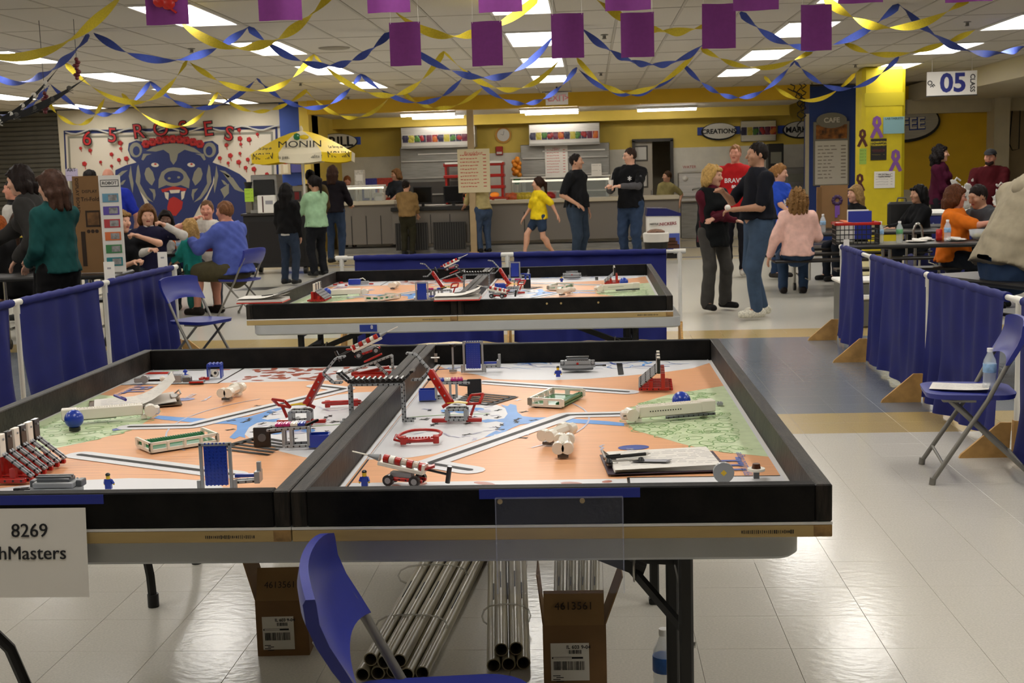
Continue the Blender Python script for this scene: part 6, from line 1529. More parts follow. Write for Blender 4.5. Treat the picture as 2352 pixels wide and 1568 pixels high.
# clock, alarm
t = thing('wall_clock', 'round wall clock with orange rim on the yellow wall', 'clock', D(1156, 310, YB-.06)); M().cyl((0, 0, 0), (0, .04, 0), .19, n=28).build('rim', mat('clock rim', '#c08a24', .4), t, 40); M().cyl((0, -.008, 0), (0, 0, 0), .145, n=28).build('dial', M_PAPER, t, 40); M().beam((0, -.012, 0), (.02, -.012, .09), .012, .006).beam((0, -.012, 0), (-.06, -.012, .02), .012, .006).build('hands', M_INK, t)
t = thing('fire_alarm', 'red fire alarm box below the wall clock', 'alarm', D(1147, 346, YB-.05)); M().box((0, 0, 0), (.16, .08, .2), b=.01).build('case', B_RED, t); M().box((0, -.045, -.05), (.12, .01, .05)).build('white_strobe', M_PAPER, t)
# sneeze guards
def guard(label, px0, px1, py0, py1, Y):
    a, b = D(px0, py0, Y), D(px1, py1, Y); t = thing('sneeze_guard', label, 'glass guard', ((a.x+b.x)/2, Y, b.z)); W, H = b.x-a.x, a.z-b.z
    for k in range(4): M().cyl((-W/2+W*k/3, .1, 0), (-W/2+W*k/3, .1, H), .025, n=8).build('post', M_STEEL, t)
    M().box((0, 0, H), (W+.06, .35, .03), b=.005).build('top_shelf', M_WHITEP, t); M().box((0, -.16, H*.5), (W, .01, H*.8)).build('glass_pane', mat('pane glass', '#b8c0bc', .05, alpha=.25), t); M().cyl((-W/2, .0, H*.86), (W/2, 0, H*.86), .02, n=8).build('lamp', mat('food lamp', '#fff3dc', .5, emit=1.5), t)
guard('glass sneeze guard on the counter by the coffee cart', 785, 882, 428, 463, 23.2)
guard('long glass sneeze guard on the counter beside the black polo', 1176, 1400, 409, 459, 23.3)
# goods on the counter
ztop = D(1300, 461, 22.95).z
def goods(name, label, cat, px, Y, sz, c, rz=0, group=None, kind='bag', z=None):
    p = D(px, 460, Y); t = thing(name, label, cat, (p.x, Y, ztop if z is None else z), rz, group)
    mm = mat('goods '+c, c, .35, noise=.25, nscale=25)
    if kind == 'bag': M().ball((0, 0, sz[2]*.5), (sz[0]*.5, sz[1]*.5, sz[2]*.5), 12).build('pouch', mm, t, 60); M().box((0, 0, sz[2]*.5), (sz[0]*1.04, .01, sz[2]*.9), b=.003).build('crimped_seam', mm, t)
    else: M().box((0, 0, sz[2]/2), sz, b=.01).build('carton', mm, t); M().box((0, -sz[1]/2-.003, sz[2]*.5), (sz[0]*.7, .004, sz[2]*.4)).build('front_print', M_PAPER, t)
    return t
for k, (px, c, lb) in enumerate(((1150, '#a83018', 'orange red box of snacks'), (1178, '#c25a30', 'orange crisp packet'), (1200, '#b9a02a', 'yellow crisp packet'), (1215, '#c9b030', 'golden crisp packet'), (1262, '#a02020', 'red crisp packet'))):
    goods('snack_packet', lb+' on the serving counter by the yellow tee', 'snack', px, 23.15, (.3, .2, .2) if k else (.35, .2, .1), c, .1*k, 'snacks on the counter', 'bag' if k else 'box')
for k, px in enumerate((851, 886)):
    goods('cereal_display', ('colourful snack carton nearer the sneeze guard', 'colourful snack carton beside the till worker')[k], 'carton', px, 25.3, (.36, .1, .62), ('#33308a', '#a8301e')[k], 0, 'snack cartons', 'box', .951)
t = goods('napkin_tub', 'white tub at the end of the counter beside the tills', 'tub', 872, 23.2, (.2, .2, .26), '#b8b4aa', 0, None, 'box', ztop+.01)
t = goods('white_dispenser', 'white cup dispenser standing on the sneeze guard', 'dispenser', 829, 23.2, (.2, .16, .32), '#bcb7ac', 0, None, 'box', D(829, 428, 23.2).z+.02)
t = thing('fruit_basket', 'tall stand of oranges beside the steel ovens', 'fruit stand', (D(1187, 408, 25.3).x, 25.3, D(1187, 408, 25.3).z)); M().cyl((0, 0, .951-t.location.z), (0, 0, -.1), .03, n=8).lathe([(.1, 0), (.1, .02), (.03, .03)], 12, c=(0, 0, .951-t.location.z)).build('stand_pole', M_STEEL, t); 
for k in range(12): M().ball((.06*math.cos(k*2.4), .06*math.sin(k*2.4), .06+.032*k), .06, 10).build('orange', mat('orange peel', '#c97a16', .5), t, 60)
M().lathe([(.05, -.15), (.1, 0), (.11, .0)], 12).build('green_base', B_GRN, t)
# freezer and bin
p0, p1 = D(1488, 560, 19.6), D(1562, 560, 19.6); t = thing('ice_cream_freezer', 'white ice cream chest freezer with a blue curved lid', 'freezer', ((p0.x+p1.x)/2, 19.95, 0)); W = p1.x-p0.x; zf = D(1500, 478, 19.6).z
M().box((0, 0, .1+(zf-.22)/2), (W, .7, zf-.22), b=.02).build('cabinet', M_WHITEP, t); M().box((0, .02, .06), (W*.9, .6, .12)).build('plinth', M_BLACK, t); M().box((0, -.352, .3), (W*.98, .006, .3)).build('blue_band', mat('freezer blue', '#4a5aa6', .4), t)
P = [(-W/2-.02, zf-.14), (-W/2, zf), (W*.1, zf-.01), (W/2+.02, zf-.10), (W/2+.02, zf-.15)]; M().add([(x, -.36, z) for x, z in P]+[(x, .36, z) for x, z in P], [(4, 3, 2, 1, 0), (5, 6, 7, 8, 9)]+[(i, (i+1) % 5, 5+(i+1) % 5, 5+i) for i in range(5)]).build('lid', mat('freezer lid navy', '#20235e', .25), t)
text('SNICKERS', .075, mat('snick print', '#8e2430', .5), t, wallX((.06, -.358, .62)) @ rot(0, 0, .05), 'lettering', .001, .02); text('NESTLE', .045, M_INK, t, wallX((-W*.3, -.368, .62)), 'lettering', .001, .02)
m = M()
for k in range(3): m.box((.04+.03*k, -.362, .34-.06*k), (.34, .01, .07), X=None)
m.build('chocolate_picture', mat('chocolate', '#4a2a16', .5), t); M().ball((-W*.3, -.36, .62), (.10, .004, .05), 12).build('oval_badge', M_PAPER, t, 50)
p = D(1507, 560, 18.7); t = thing('waste_bin', 'black waste bin with a white liner beside the freezer', 'bin', (p.x, 18.7, 0)); M().lathe([(.17, 0), (.2, .3), (.21, .5), (.2, .5), (.19, .3)], 18).build('bucket', M_BLACK, t, 50); M().lathe([(.215, .36), (.225, .5), (.2, .52), (.19, .5)], 18).build('liner', M_PAPER, t, 50); M().ball((.0, 0, .52), (.16, .16, .06), 10).build('rubbish', mat('bin rubbish', '#7a5a48', .7, noise=.4, nscale=30), t, 50)
# drinking fountain
p = D(1590, 470, 25.6); t = thing('drinking_fountain', 'stainless drinking fountain with a spout under a red sign', 'fountain', (p.x, 25.9, 0)); W = .55; za, zb_ = D(1590, 396, 25.9).z, D(1590, 452, 25.9).z
M().box((0, .25, (za+zb_)/2), (W, .2, za-zb_), b=.02).build('back_panel', M_STEEL, t); M().box((0, .1, zb_-.06), (W, .5, .12), b=.03).build('basin', M_STEEL, t); M().tube([(.05, .15, zb_+.15), (.05, .0, zb_+.18), (.2, -.02, zb_+.2)], .018, 8).build('spout', M_STEELD, t, 50); M().box((0, .2, zb_/2-.06), (W*.8, .3, zb_-.14)).build('pedestal', M_STEELD, t); M().ball((-.12, .14, za-.13), .07, 10).build('white_dial', M_PAPER, t, 50)
sheet_on('sign_plate', 'small red and white sign above the drinking fountain', 'sign', 1567, 1600, 383, 393, YB-.02, None, 0, M_PAPER, 'WATER', .09, B_RED)
# oval signs
M_SIGNW = mat('sign silver white', '#d2d0c8', .4); M_SIGNB = mat('sign blue', '#243f94', .4)
def oval(label, px0, px1, py0, py1, Y, txt, ts, bar=(-1.06, 1.06), sx=1.0):
    a, b = D(px0, py0, Y), D(px1, py1, Y); W, H = (b.x-a.x)/2, (a.z-b.z)/2; t = thing('oval_sign', label, 'sign', ((a.x+b.x)/2, Y, (a.z+b.z)/2), 0, 'oval food signs'); X = rot(math.pi/2, 0, 0)
    if bar: M().box((W*(bar[0]+bar[1])/2, .03, .02), (W*(bar[1]-bar[0]), .04, H*.9), b=.005).build('blue_bar', M_SIGNB, t)
    M().prism(ell((0, 0), W, H, 0, 32), -.02, .02, X=X).build('black_rim', M_INK, t); M().prism(ell((.01, .012), W*.94, H*.88, 0, 32), .02, .03, X=X).build('face', M_SIGNW, t); text(txt, ts, M_INK, t, tr(0, -.035, 0) @ X, 'lettering', .004, .03, sx=sx)
oval('oval GRILL sign half hidden behind the yellow umbrella', 722, 822, 308, 345, 25.2, 'GRILL', .3, (.5, 1.14)); oval('oval CREATIONS sign on the yellow wall over the red sweater', 1610, 1692, 283, 321, YB-.1, 'CREATIONS', .145, (-1.2, 1.2)); oval('oval MARKET sign beside the blue pillar', 1797, 1880, 279, 317, YB-.1, 'MARKET', .18, (-1.25, .2))
t, W, H = steel_box('fruit_sign', 'square steel wall panel with a fruit picture between oval signs', 'wall panel', 1702, 1783, 278, 323, YB-.12, .1, M_STEEL); fruit_strip(t, W, H*.5, H*.42, -.06, 6)
# exit sign
p = D(1279, 226, 21.4); t = thing('exit_sign', 'white EXIT sign with red letters and arrows hung from the ceiling', 'exit sign', p); M().box((0, 0, 0), (.43, .04, .24), b=.006).build('plate', mat('exit white', '#cfc9c4', .4), t); text('EXIT', .17, B_RED, t, wallX((0, -.022, 0)), 'lettering', .002, .02); text('<', .14, B_RED, t, wallX((-.185, -.022, 0)), 'arrow', .002, .02); text('>', .14, B_RED, t, wallX((.185, -.022, 0)), 'arrow', .002, .02); M().box((0, 0, .125), (.56, .1, .012)).box((0, 0, (ZC-p.z)/2), (.03, .02, ZC-p.z)).build('hanger', M_BLACK, t)
# cafe menu on the blue pillar
yb_ = 23.97; a, b = D(1868, 280, yb_), D(1950, 425, yb_); t = thing('cafe_menu_board', 'framed CAFE menu board on the blue pillar', 'menu board', ((a.x+b.x)/2, yb_, b.z)); W, H = b.x-a.x, a.z-b.z
M().box((0, 0, H/2), (W, .04, H), b=.01).build('frame', mat('board frame', '#7f7c74', .4), t); M().prism(ell((0, 0), W*.42, .16, 0, 24), -.03, .03, X=tr(0, -.01, H+.02) @ rot(math.pi/2)).build('oval_top', mat('board frame', '#7f7c74', .4), t); text('CAFE', .14, M_PAPER, t, wallX((0, -.045, H+.02)), 'lettering', .002, .02)
m = M(); m.box((0, -.024, H*.84), (W*.86, .006, H*.22)); m.build('food_picture', mat('food picture', '#5a3420', .5, noise=.6, nscale=9, col2='#a8682a'), t); m = M(); m.box((0, -.026, H*.36), (W*.9, .006, H*.68)); m.build('menu_sheet', M_PAPER, t)
g = M(); r = random.Random(5)
for k in range(10):
    x = -W*.38
    for q in range(3): l = r.uniform(.05, .12); g.box((x+l/2, -.030, H*.62-H*.055*k), (l, .002, .018)); x += l+.03
    g.box((W*.33, -.030, H*.62-H*.055*k), (.1, .002, .022))
g.build('handwriting_lines', mat('menu pen', '#8a8278', .8), t)['kind'] = 'stuff'
# yellow papered column
YC = 19.0; xa, xb2 = D(1980, 300, YC).x, D(2080, 300, YC).x; xmid = (xa+xb2)/2; cw = xb2-xa
cl = struct(M().box((xmid, YC+cw*.4, ZC/2), (cw, cw*.8, ZC), b=.06).build('wall_column', mat('yellow paper', '#c7b414', .6, noise=.08, nscale=5)))
M().box((xmid, YC-.004, ZC-.55), (cw*.9, .004, .22)).build('paper_overlap', mat('yellow paper shade', '#b3a416', .6), cl)
def ribbon(label, px, py, Y, c, s=1.0, rz=0):
    t = thing('awareness_ribbon', label, 'ribbon', D(px, py, Y), 0, 'ribbons on the column'); m = M(); pts = [(.07*s*math.sin(a)*(1 if a < 3.1 else 1), .0, .1*s-.1*s*math.cos(a)*.9) for a in [0]]
    path = [(-.085, -.17), (-.03, -.05), (.05, .07), (.035, .15), (0, .17), (-.035, .15), (-.05, .07), (.03, -.05), (.085, -.17)]
    A = []; B = []
    for i, (x, z) in enumerate(path):
        x0, z0 = path[max(0, i-1)]; x1, z1 = path[min(8, i+1)]; d = Vector((x1-x0, 0, z1-z0)).normalized(); n = Vector((-d.z, 0, d.x))*.03*s; q = Vector((x*s, -.004*i/8, z*s)); A.append(q-n); B.append(q+n)
    m.strip(A, B); m.strip([q+Vector((0, .004, 0)) for q in B], [q+Vector((0, .004, 0)) for q in A]); m.build('band', mat('ribbon '+c, c, .6), t); M().box((0, .003, -.02*s), (.03, .006, .03)).build('tape', M_PAPER, t)
ribbon('purple ribbon beside the light blue paper', 2014, 293, YC-.01, '#7a4a92', 1.0); ribbon('purple ribbon above the white notice', 2057, 370, YC-.01, '#7a4a92', 1.0); ribbon('dark brown ribbon on the column edge', 1981, 318, YC-.01, '#4a1d14', .8); ribbon('dark brown ribbon low on the column edge', 1975, 420, YC-.01, '#4a1d14', .8)
sheet_on('notice_sheet', 'light blue printed paper on the yellow column', 'notice', 2029, 2077, 269, 306, YC-.02, None, 0, mat('light blue paper', '#7fa6ac', .8), 'LAB TABLETS', .05)
t = sheet_on('poster', 'black and yellow badminton poster on the yellow column', 'poster', 2000, 2036, 319, 367, YC-.02, mat('dim gold', '#7a6a26', .7), 4, mat('poster black', '#17120f', .6)); M_PY = mat('poster yellow', '#c9b81e', .6)
text('BADMINTON', .045, M_PY, t, wallX((0, -.006, .12)), 'lettering', .001, .03); text('TOURNAMENT', .04, M_PY, t, wallX((0, -.006, .075)), 'lettering', .001, .03); M().box((0, -.004, -.02), (.2, .002, .05)).build('maroon_band', mat('maroon', '#3d1016', .6), t)
t = sheet_on('notice_sheet', 'white printed notice on the yellow column', 'notice', 2008, 2055, 394, 431, YC-.02, mat('grey print2', '#77757a', .8), 5); text('Do you have a\nreading buddy?', .035, M_INK, t, wallX((0, -.006, .07)), 'lettering', .001, .02)
sheet_on('notice_sheet', 'pale green slip on the column edge', 'notice', 1974, 1990, 341, 377, YC-.015, M_INK, 4, mat('green paper', '#8fae4a', .8))
# coffee sign, class banner, cords
p = D(2072, 281, 24.7); t = thing('coffee_sign', 'large oval silver coffee sign behind the yellow column', 'sign', p); X = rot(math.pi/2, 0, 0); W, H = .80, .43
M().prism(ell((0, -.0), W, H, 0, 36), -.03, .02, X=X).build('black_rim', M_INK, t); M().prism(ell((0, .02), W*.94, H*.9, 0, 36), .02, .035, X=X).build('face', M_STEEL, t); text('CROSSROADS', .15, M_INK, t, wallX((.02, -.045, .22)), 'lettering', .004, .025); text('COFFEE', .34, M_SIGNB, t, wallX((-.12, -.042, -.06)) @ rot(0, 0, .03), 'letter_shadow', .004, .06); text('COFFEE', .34, M_PAPER, t, wallX((-.12, -.055, -.05)) @ rot(0, 0, .03), 'lettering', .004, .01)
p = D(2186, 192, 17.5); t = thing('class_banner', 'white hanging banner with navy 05 and black words', 'banner', p, math.radians(-4)); M().box((0, 0, 0), (.76, .01, .38), b=.003).build('sheet', M_PAPER, t); M().box((0, -.008, -.185), (.77, .012, .014)).build('lower_rim', M_INK, t); text('05', .40, mat('banner navy', '#1c2470', .6), t, wallX((.02, -.008, -.0)), 'lettering', .002, .03); text('CLASS', .1, M_INK, t, wallX((.31, -.008, 0)) @ rot(0, 0, -math.pi/2), 'lettering', .002, .02); text('OF', .1, M_INK, t, wallX((-.32, -.008, .0)) @ rot(0, 0, -.9), 'lettering', .002, .02)
M().cyl((-.3, 0, .19), (-.3, 0, ZC-p.z), .004, n=5).cyl((.3, 0, .19), (.3, 0, ZC-p.z), .004, n=5).build('cord', M_PAPER, t)
for k, px in enumerate((1815, 1836, 1846)):
    m = M(); q0 = D(px, 222, 22.9); q0.z = ZC; L = (.85, 1.05, .7)[k]; m.tube([q0+Vector((.05*math.sin(i*1.5)+(.25*math.sin(i/20*3.14) if k == 0 else 0), 0, -L*(i/20 if k else (i/20 if i < 11 else (1.1-i/20))))) for i in range(21)], .012, 6); tag(m.build('wavy_cord', M_BLACK), ('looped black wavy paper cord left of the blue pillar', 'long black wavy paper cord beside the looped one', 'short black wavy paper cord next to the blue pillar')[k], 'decoration', 'black wavy cords')
m = M(); m.tube([D(2330, 200, 24.6), D(2318, 330, 24.6), D(2325, 345, 24.6), D(2340, 342, 24.6), D(2345, 200, 24.6)], .012, 6); tag(m.build('wall_cable', M_BLACK), 'dark cable looping down the wall in the right alcove', 'cable')
# ---- umbrella and coffee cart
YU = 18.4; q = D(692, 300, YU); zr_ = D(692, 352, YU).z; t = thing('parasol', 'yellow and cream parasol with MONIN lettering over the coffee cart', 'parasol', (q.x, YU, 0), .18); Rr = 124/137.; M_UY = mat('parasol yellow', '#d8b90e', .6); M_UC = mat('parasol cream', '#cfc6ac', .6)
for k in range(8):
    m = M(); a0, a1 = k*math.pi/4-math.pi/8-math.pi/2, (k+1)*math.pi/4-math.pi/8-math.pi/2; V = []
    for i in range(6):
        f = i/5; r = Rr*f; z = q.z-(q.z-zr_)*(f**1.5)
        V.append([(r*math.cos(a0+(a1-a0)*j/4)*(1-.02*math.sin(j/4*3.14)), r*math.sin(a0+(a1-a0)*j/4), z-.03*f*math.sin(j/4*math.pi)) for j in range(5)])
    for i in range(5): m.strip(V[i], V[i+1])
    m.build('canopy_panel', M_UY if k % 2 else M_UC, t, 60)
    m = M(); m.strip(V[5], [(x*.985, y*.985, z-.15) for x, y, z in V[5]]); m.build('valance', M_UY if k % 2 else M_UC, t, 60)
    M().tube([(0, 0, zr_-.02), (Rr*.97*math.cos(a0), Rr*.97*math.sin(a0), zr_-.02)], .008, 5).build('rib', M_WHITEP, t)
M().cyl((0, 0, D(600, 490, 18.0).z), (0, 0, q.z), .024, n=10).build('pole', M_WHITEP, t, 50); M().lathe([(.02, 0), (.035, .03), (.015, .08), (0, .1)], 10, c=(0, 0, q.z-.01)).build('finial', M_UC, t, 50)
tiltx = math.atan2(q.z-zr_, Rr)
text('MONIN', .17, M_INK, t, tr(0, -Rr*.82, zr_+.13) @ rot(math.radians(62), 0, 0), 'lettering', .002, .0, sx=1.25)
text('la passion de la qualite !', .075, M_INK, t, tr(0, -Rr*.97, zr_-.075) @ rot(math.radians(86), 0, 0), 'lettering', .002); M().ball((-.05, -Rr*.66, zr_+.26), (.06, .02, .06), 8).build('green_emblem', B_GRN, t, 50); M().ball((.07, -Rr*.68, zr_+.25), (.08, .02, .04), 8).build('yellow_emblem', M_UY, t, 50)
for sg in (1, -1):
    a = -math.pi/2+sg*math.pi/4; text('MONIN', .15, M_INK, t, tr(Rr*.97*math.cos(a), Rr*.97*math.sin(a), zr_-.05) @ rot(0, 0, sg*math.pi/4) @ rot(math.radians(80), 0, 0), 'lettering', .002, .0); text('Le Sirop de', .07, M_INK, t, tr(Rr*.9*math.cos(a), Rr*.9*math.sin(a), zr_+.08) @ rot(0, 0, sg*math.pi/4) @ rot(math.radians(55), 0, 0), 'lettering', .002)
c0, c1 = D(556, 560, 18.0), D(712, 560, 18.0); xc_ = (c0.x+c1.x)/2; W = c1.x-c0.x; zc_ = D(600, 490, 18.0).z
t = thing('coffee_cart', 'black wheeled coffee cart below the yellow parasol', 'cart', (xc_, 18.4, 0)); M().box((0, 0, .12+(zc_-.16)/2), (W-.06, .72, zc_-.16), b=.01).build('body', mat('cart black', '#100e0d', .6), t); M().box((0, 0, zc_-.02), (W, .8, .04), b=.008).build('top', mat('cart top', '#2b2622', .4), t)
for sx in (-1, 1):
    for sy in (-1, 1): M().cyl((sx*W*.4-.03, sy*.28, .07), (sx*W*.4+.03, sy*.28, .07), .07, n=14).build('caster', M_BLACK, t, 40)
M().box((0, -.365, .55), (W*.8, .01, .7)).build('draped_skirt', mat('cart skirt', '#171311', .8), t)
def appliance(name, label, cat, px0, px1, py0, py1, Y, dep, m, det=None): return steel_box(name, label, cat, px0, px1, py0, py1, Y, dep, m, zc_+.001, det)
appliance('espresso_machine', 'steel and black espresso machine on the coffee cart', 'coffee machine', 575, 640, 402, 489, 18.15, .4, M_STEELD, lambda t, W, H, d: (M().box((0, -d/2-.01, H*.62), (W*.8, .03, H*.5), b=.01).build('dark_front', M_BLACK, t), M().cyl((-W*.3, -d/2-.06, H*.4), (-W*.3, -d/2-.02, H*.4), .03, n=8).build('group_head', M_STEEL, t), M().box((0, -d/2-.05, .03), (W, .12, .05)).build('drip_tray', M_STEELD, t)))
appliance('menu_box', 'white printed box standing on the coffee cart', 'box', 590, 634, 449, 489, 17.98, .1, M_PAPER, lambda t, W, H, d: (M().box((-W*.2, -d/2-.003, H/2), (.02, .004, H*.9)).build('dark_stripe', mat('maroon', '#3d1016', .6), t), M().box((W*.15, -d/2-.003, H*.6), (W*.4, .004, H*.2)).build('print', mat('grey pencil', '#8c8a90', .8), t)))
appliance('grinder', 'grey coffee grinder beside the espresso machine', 'grinder', 562, 580, 440, 489, 18.1, .2, mat('grinder grey', '#6b6456', .5), lambda t, W, H, d: M().cyl((0, 0, H), (0, 0, H+.16), .06, .09, n=12).build('hopper', M_BLACK, t, 40))
sheet_on('notice_sheet', 'lime green note hanging from the coffee grinder', 'notice', 561, 583, 433, 463, 17.95, M_INK, 3, mat('lime paper', '#9ec23a', .8))
appliance('blender_unit', 'cream juice dispenser beyond the parasol pole', 'drink machine', 645, 700, 428, 489, 18.5, .3, mat('cream plastic', '#a8a08c', .5), lambda t, W, H, d: (M().box((0, -d/2-.005, H*.6), (W*.8, .01, H*.4)).build('front_panel', M_DKGREY, t), M().box((W*.2, -d/2-.012, H*.62), (W*.2, .01, H*.3)).build('picture', M_FRUITS[3], t)))
t = sheet_on('poster', 'blue drink poster on the pillar behind the parasol', 'poster', 668, 712, 368, 395, 23.5, None, 0, mat('poster violet', '#4a4c8c', .6), 'FRAPPE', .12, M_PAPER); t = sheet_on('poster', 'framed cream drink picture with a red cup', 'poster', 644, 668, 366, 400, 23.5, None, 0, mat('poster cream', '#b8a88c', .6)); M().ball((0, -.005, .1), (.09, .005, .05), 10).build('red_cup', B_RED, t, 50); M().box((0, -.004, -.03), (.1, .004, .2)).build('drink_glass', M_UC, t)
# ---- left lunch tables, project board
M_DTOP = mat('dark lunch table top', '#191512', .35); M_CHROME = mat('chrome tube', '#a8a6a0', .2, metal=1)
def lunch_table(label, x, y, rz, L, Wd, benches=(1, -1), z=.745):
    t = thing('lunch_table', label, 'table', (x, y, 0), rz, 'dark lunch tables'); M().box((0, 0, z-.02), (L, Wd, .04), b=.008).build('tabletop', M_DTOP, t); M().box((0, 0, z-.02), (L+.012, Wd+.012, .022), b=.005).build('edge_band', M_BLACK, t)
    for s in (-1, 1):
        M().tube([(s*L*.32, -Wd*.3, .05), (s*L*.32, -Wd*.3, z-.06), (s*L*.32, Wd*.3, z-.06), (s*L*.32, Wd*.3, .05)], .018, 8).build('leg_frame', M_CHROME, t, 50)
        for q in (-1, 1): M().cyl((s*L*.32-.015, q*Wd*.3, .05), (s*L*.32+.015, q*Wd*.3, .05), .05, n=12).build('caster', M_BLACK, t, 40)
    for b in benches:
        M().box((0, b*(Wd/2+.22), .43), (L, .28, .03), b=.006).build('bench_seat', M_DTOP, t)
        for s in (-1, 1): M().tube([(s*L*.3, b*Wd*.3, .2), (s*L*.3, b*(Wd/2+.22), .2), (s*L*.3, b*(Wd/2+.22), .41)], .015, 8).build('bench_bracket', M_CHROME, t, 50)
    return t
lunch_table('dark lunch table under the cardboard project board', -4.55, 8.95, .08, 1.5, .66, (1,))
lunch_table('dark lunch table with the popcorn tray', -5.05, 12.2, .05, 1.5, .7, (1,))
lunch_table('dark lunch table with the black crate', 4.6, 10.55, -.04, 2.5, .62, (1, -1))
lunch_table('dark lunch table in front of the pink sweater', 4.0, 13.15, .02, 2.2, .66, (1, -1))
tb = thing('project_board', 'brown cardboard tri-fold project board standing on the dark table', 'display board', (D(225, 612, 8.95).x, 8.95, .748)); a, b = D(165, 405, 8.95), D(240, 615, 8.95); W, H = b.x-a.x, a.z-.748
M_BRD = mat('brown board', '#7a5a36', .8, noise=.06, nscale=5); xo = a.x-tb.location.x
M().box((0, 0, H/2), (W, .008, H), X=tr(xo+W/2, 0, 0)).build('brown_panel', M_BRD, tb); c = D(272, 405, 8.95); W2 = c.x-b.x
wp = M().box((0, 0, H/2), (W2, .008, H), X=tr(xo+W+W2/2, .02, 0) @ rot(0, 0, .25)).build('white_panel', M_PAPER, tb)
for k, cc in enumerate(('#5f8fa6', '#5a4a98', '#a83a3c', '#c96a3a', '#3f7a4a', '#2a7a80')):
    M().box((0, -.007, H*(.77-.132*k)), (W2*.74, .004, H*.088), X=tr(xo+W+W2/2, .02, 0) @ rot(0, 0, .25)).build('picture_mount', mat('card '+cc, cc, .7), tb); M().box((W2*.1, -.010, H*(.77-.132*k)), (W2*.4, .004, H*.062), X=tr(xo+W+W2/2, .02, 0) @ rot(0, 0, .25)).build('photograph', mat('photo grey', '#8c8a88', .6, noise=.4, nscale=30), tb)
M().box((0, -.007, H*.92), (W2*.84, .004, H*.07), X=tr(xo+W+W2/2, .02, 0) @ rot(0, 0, .25)).build('title_plate', M_INK, tb); M().box((0, -.010, H*.92), (W2*.78, .004, H*.055), X=tr(xo+W+W2/2, .02, 0) @ rot(0, 0, .25)).build('title_field', M_PAPER, tb); text('ROBOT', .04, M_INK, tb, tr(xo+W+W2/2, .02, 0) @ rot(0, 0, .25) @ tr(0, -.0135, H*.92) @ rot(math.pi/2), 'lettering', .0005, .02)
M_BI = mat('board ink', '#2a1c10', .8); M().box((xo+W*.7, -.006, H*.56), (W*.55, .004, H*.17)).box((xo+W*.28, -.006, H*.25), (W*.16, .004, H*.36)).build('dark_print', M_BI, tb); M().box((xo+W*.72, -.0095, H*.56), (W*.45, .004, H*.13)).build('brown_print', mat('board print', '#6a4a28', .8, noise=.4, nscale=14), tb); text('Tri-Fold', .055, M_BI, tb, wallX((xo+W*.64, -.006, H*.76)), 'lettering', .0005, .01); text('DISPLAY', .04, M_BI, tb, wallX((xo+W*.64, -.006, H*.84)), 'lettering', .0005, .01); text('DISPLAY BOARD', .045, M_BI, tb, wallX((xo+W*.17, -.006, H*.8)) @ rot(0, 0, -math.pi/2), 'lettering', .0005, .01)
for k in range(3): M().cyl((xo+W*(.5+.16*k), -.004, H*.43), (xo+W*(.5+.16*k), -.006, H*.43), .018, n=12).build('printed_dot', M_BI, tb)
def zt(px, py, z=.75): return G(px, py, z)
p = D(345, 580, 11.95); t = thing('popcorn_tray', 'clear tray heaped with popcorn on the dark table', 'food tray', (p.x, 11.95, .747)); M().lathe([(.2, 0), (.24, .05), (.25, .05), (.21, -.0)], 20).build('tray', M_PET, t, 50)
m = M(); r = random.Random(4)
for k in range(60): a = r.random()*6.28; d = .2*math.sqrt(r.random()); m.ball((d*math.cos(a), d*math.sin(a), .04+.07*(1-d/.2)*r.random()), .02, 6)
o = m.build('popcorn', mat('popcorn', '#c9bd9a', .8, noise=.15, nscale=60), t, 50); o['kind'] = 'stuff'
def plasticbag(label, p, s, c='#c3c0ba'):
    t = thing('plastic_bag', label, 'bag', p, 0, 'plastic bags'); V = Vol((-.3*s, -.3*s, -.05), (.3*s, .3*s, .5*s), .016*s+.004); V.ell((0, 0, .14*s), (.17*s, .13*s, .15*s), None, .05); V.cone((-.06*s, 0, .24*s), (-.1*s, 0, .38*s), .05*s, .03*s, .05, (0, 1, 0), .4); V.cone((.06*s, 0, .24*s), (.12*s, 0, .36*s), .05*s, .03*s, .05, (0, 1, 0), .4); V.wrinkle(.012*s, 30/s, 3); V.cut((0, 0, .003), (0, 0, -1)); v, qd = V.net(); obj('bag_film', join_mesh('bag', [(v, qd, 0)], [mat('bag film '+c, c, .35, alpha=.9)]), t); M().tube([(-.1*s, 0, .36*s), (-.05*s, .02, .42*s), (.0, .02, .38*s)], .012*s, 6).build('handle', mat('bag film '+c, c, .35, alpha=.9), t, 50)
plasticbag('white plastic bag on the table by the popcorn', (D(376, 590, 11.7).x, 11.75, .747), .7); p = D(2262, 450, 13.9)
plasticbag('white plastic shopping bag beside the man in the cap', (p.x+.1, 15.3, .905), 1.05); plasticbag('smaller white plastic bag on the blue fronted stand', (p.x+.7, 15.3, .905), .85)
p = D(420, 515, 12.1); t = thing('crisp_bag', 'large orange crisp bag held up by the white tee man', 'snack bag', (p.x, 12.25, .747), -.2); V = Vol((-.3, -.15, -.02), (.3, .15, .4), .014); V.ell((0, 0, .13), (.22, .07, .13), None, .03); V.wrinkle(.006, 30, 2); v, qd = V.net(); obj('pouch', join_mesh('pouch', [(v, qd, 0)], [mat('crisp orange', '#c95a14', .3)]), t); M().box((.2, 0, .13), (.02, .15, .2), b=.005).build('black_end', M_BLACK, t); text('CHIPS', .1, M_PAPER, t, tr(0, -.075, .13) @ rot(math.pi/2, 0, 0), 'lettering', .002, .02)
bottle('water bottle beside the orange crisp bag', (D(407, 555, 11.9).x, 11.95, .747), 1.0); t = goods('red_cooler', 'small red cooler box with a white lid on the popcorn table', 'cooler', 467, 12.2, (.2, .18, .14), '#8a1f26', 0, None, 'box', .747)
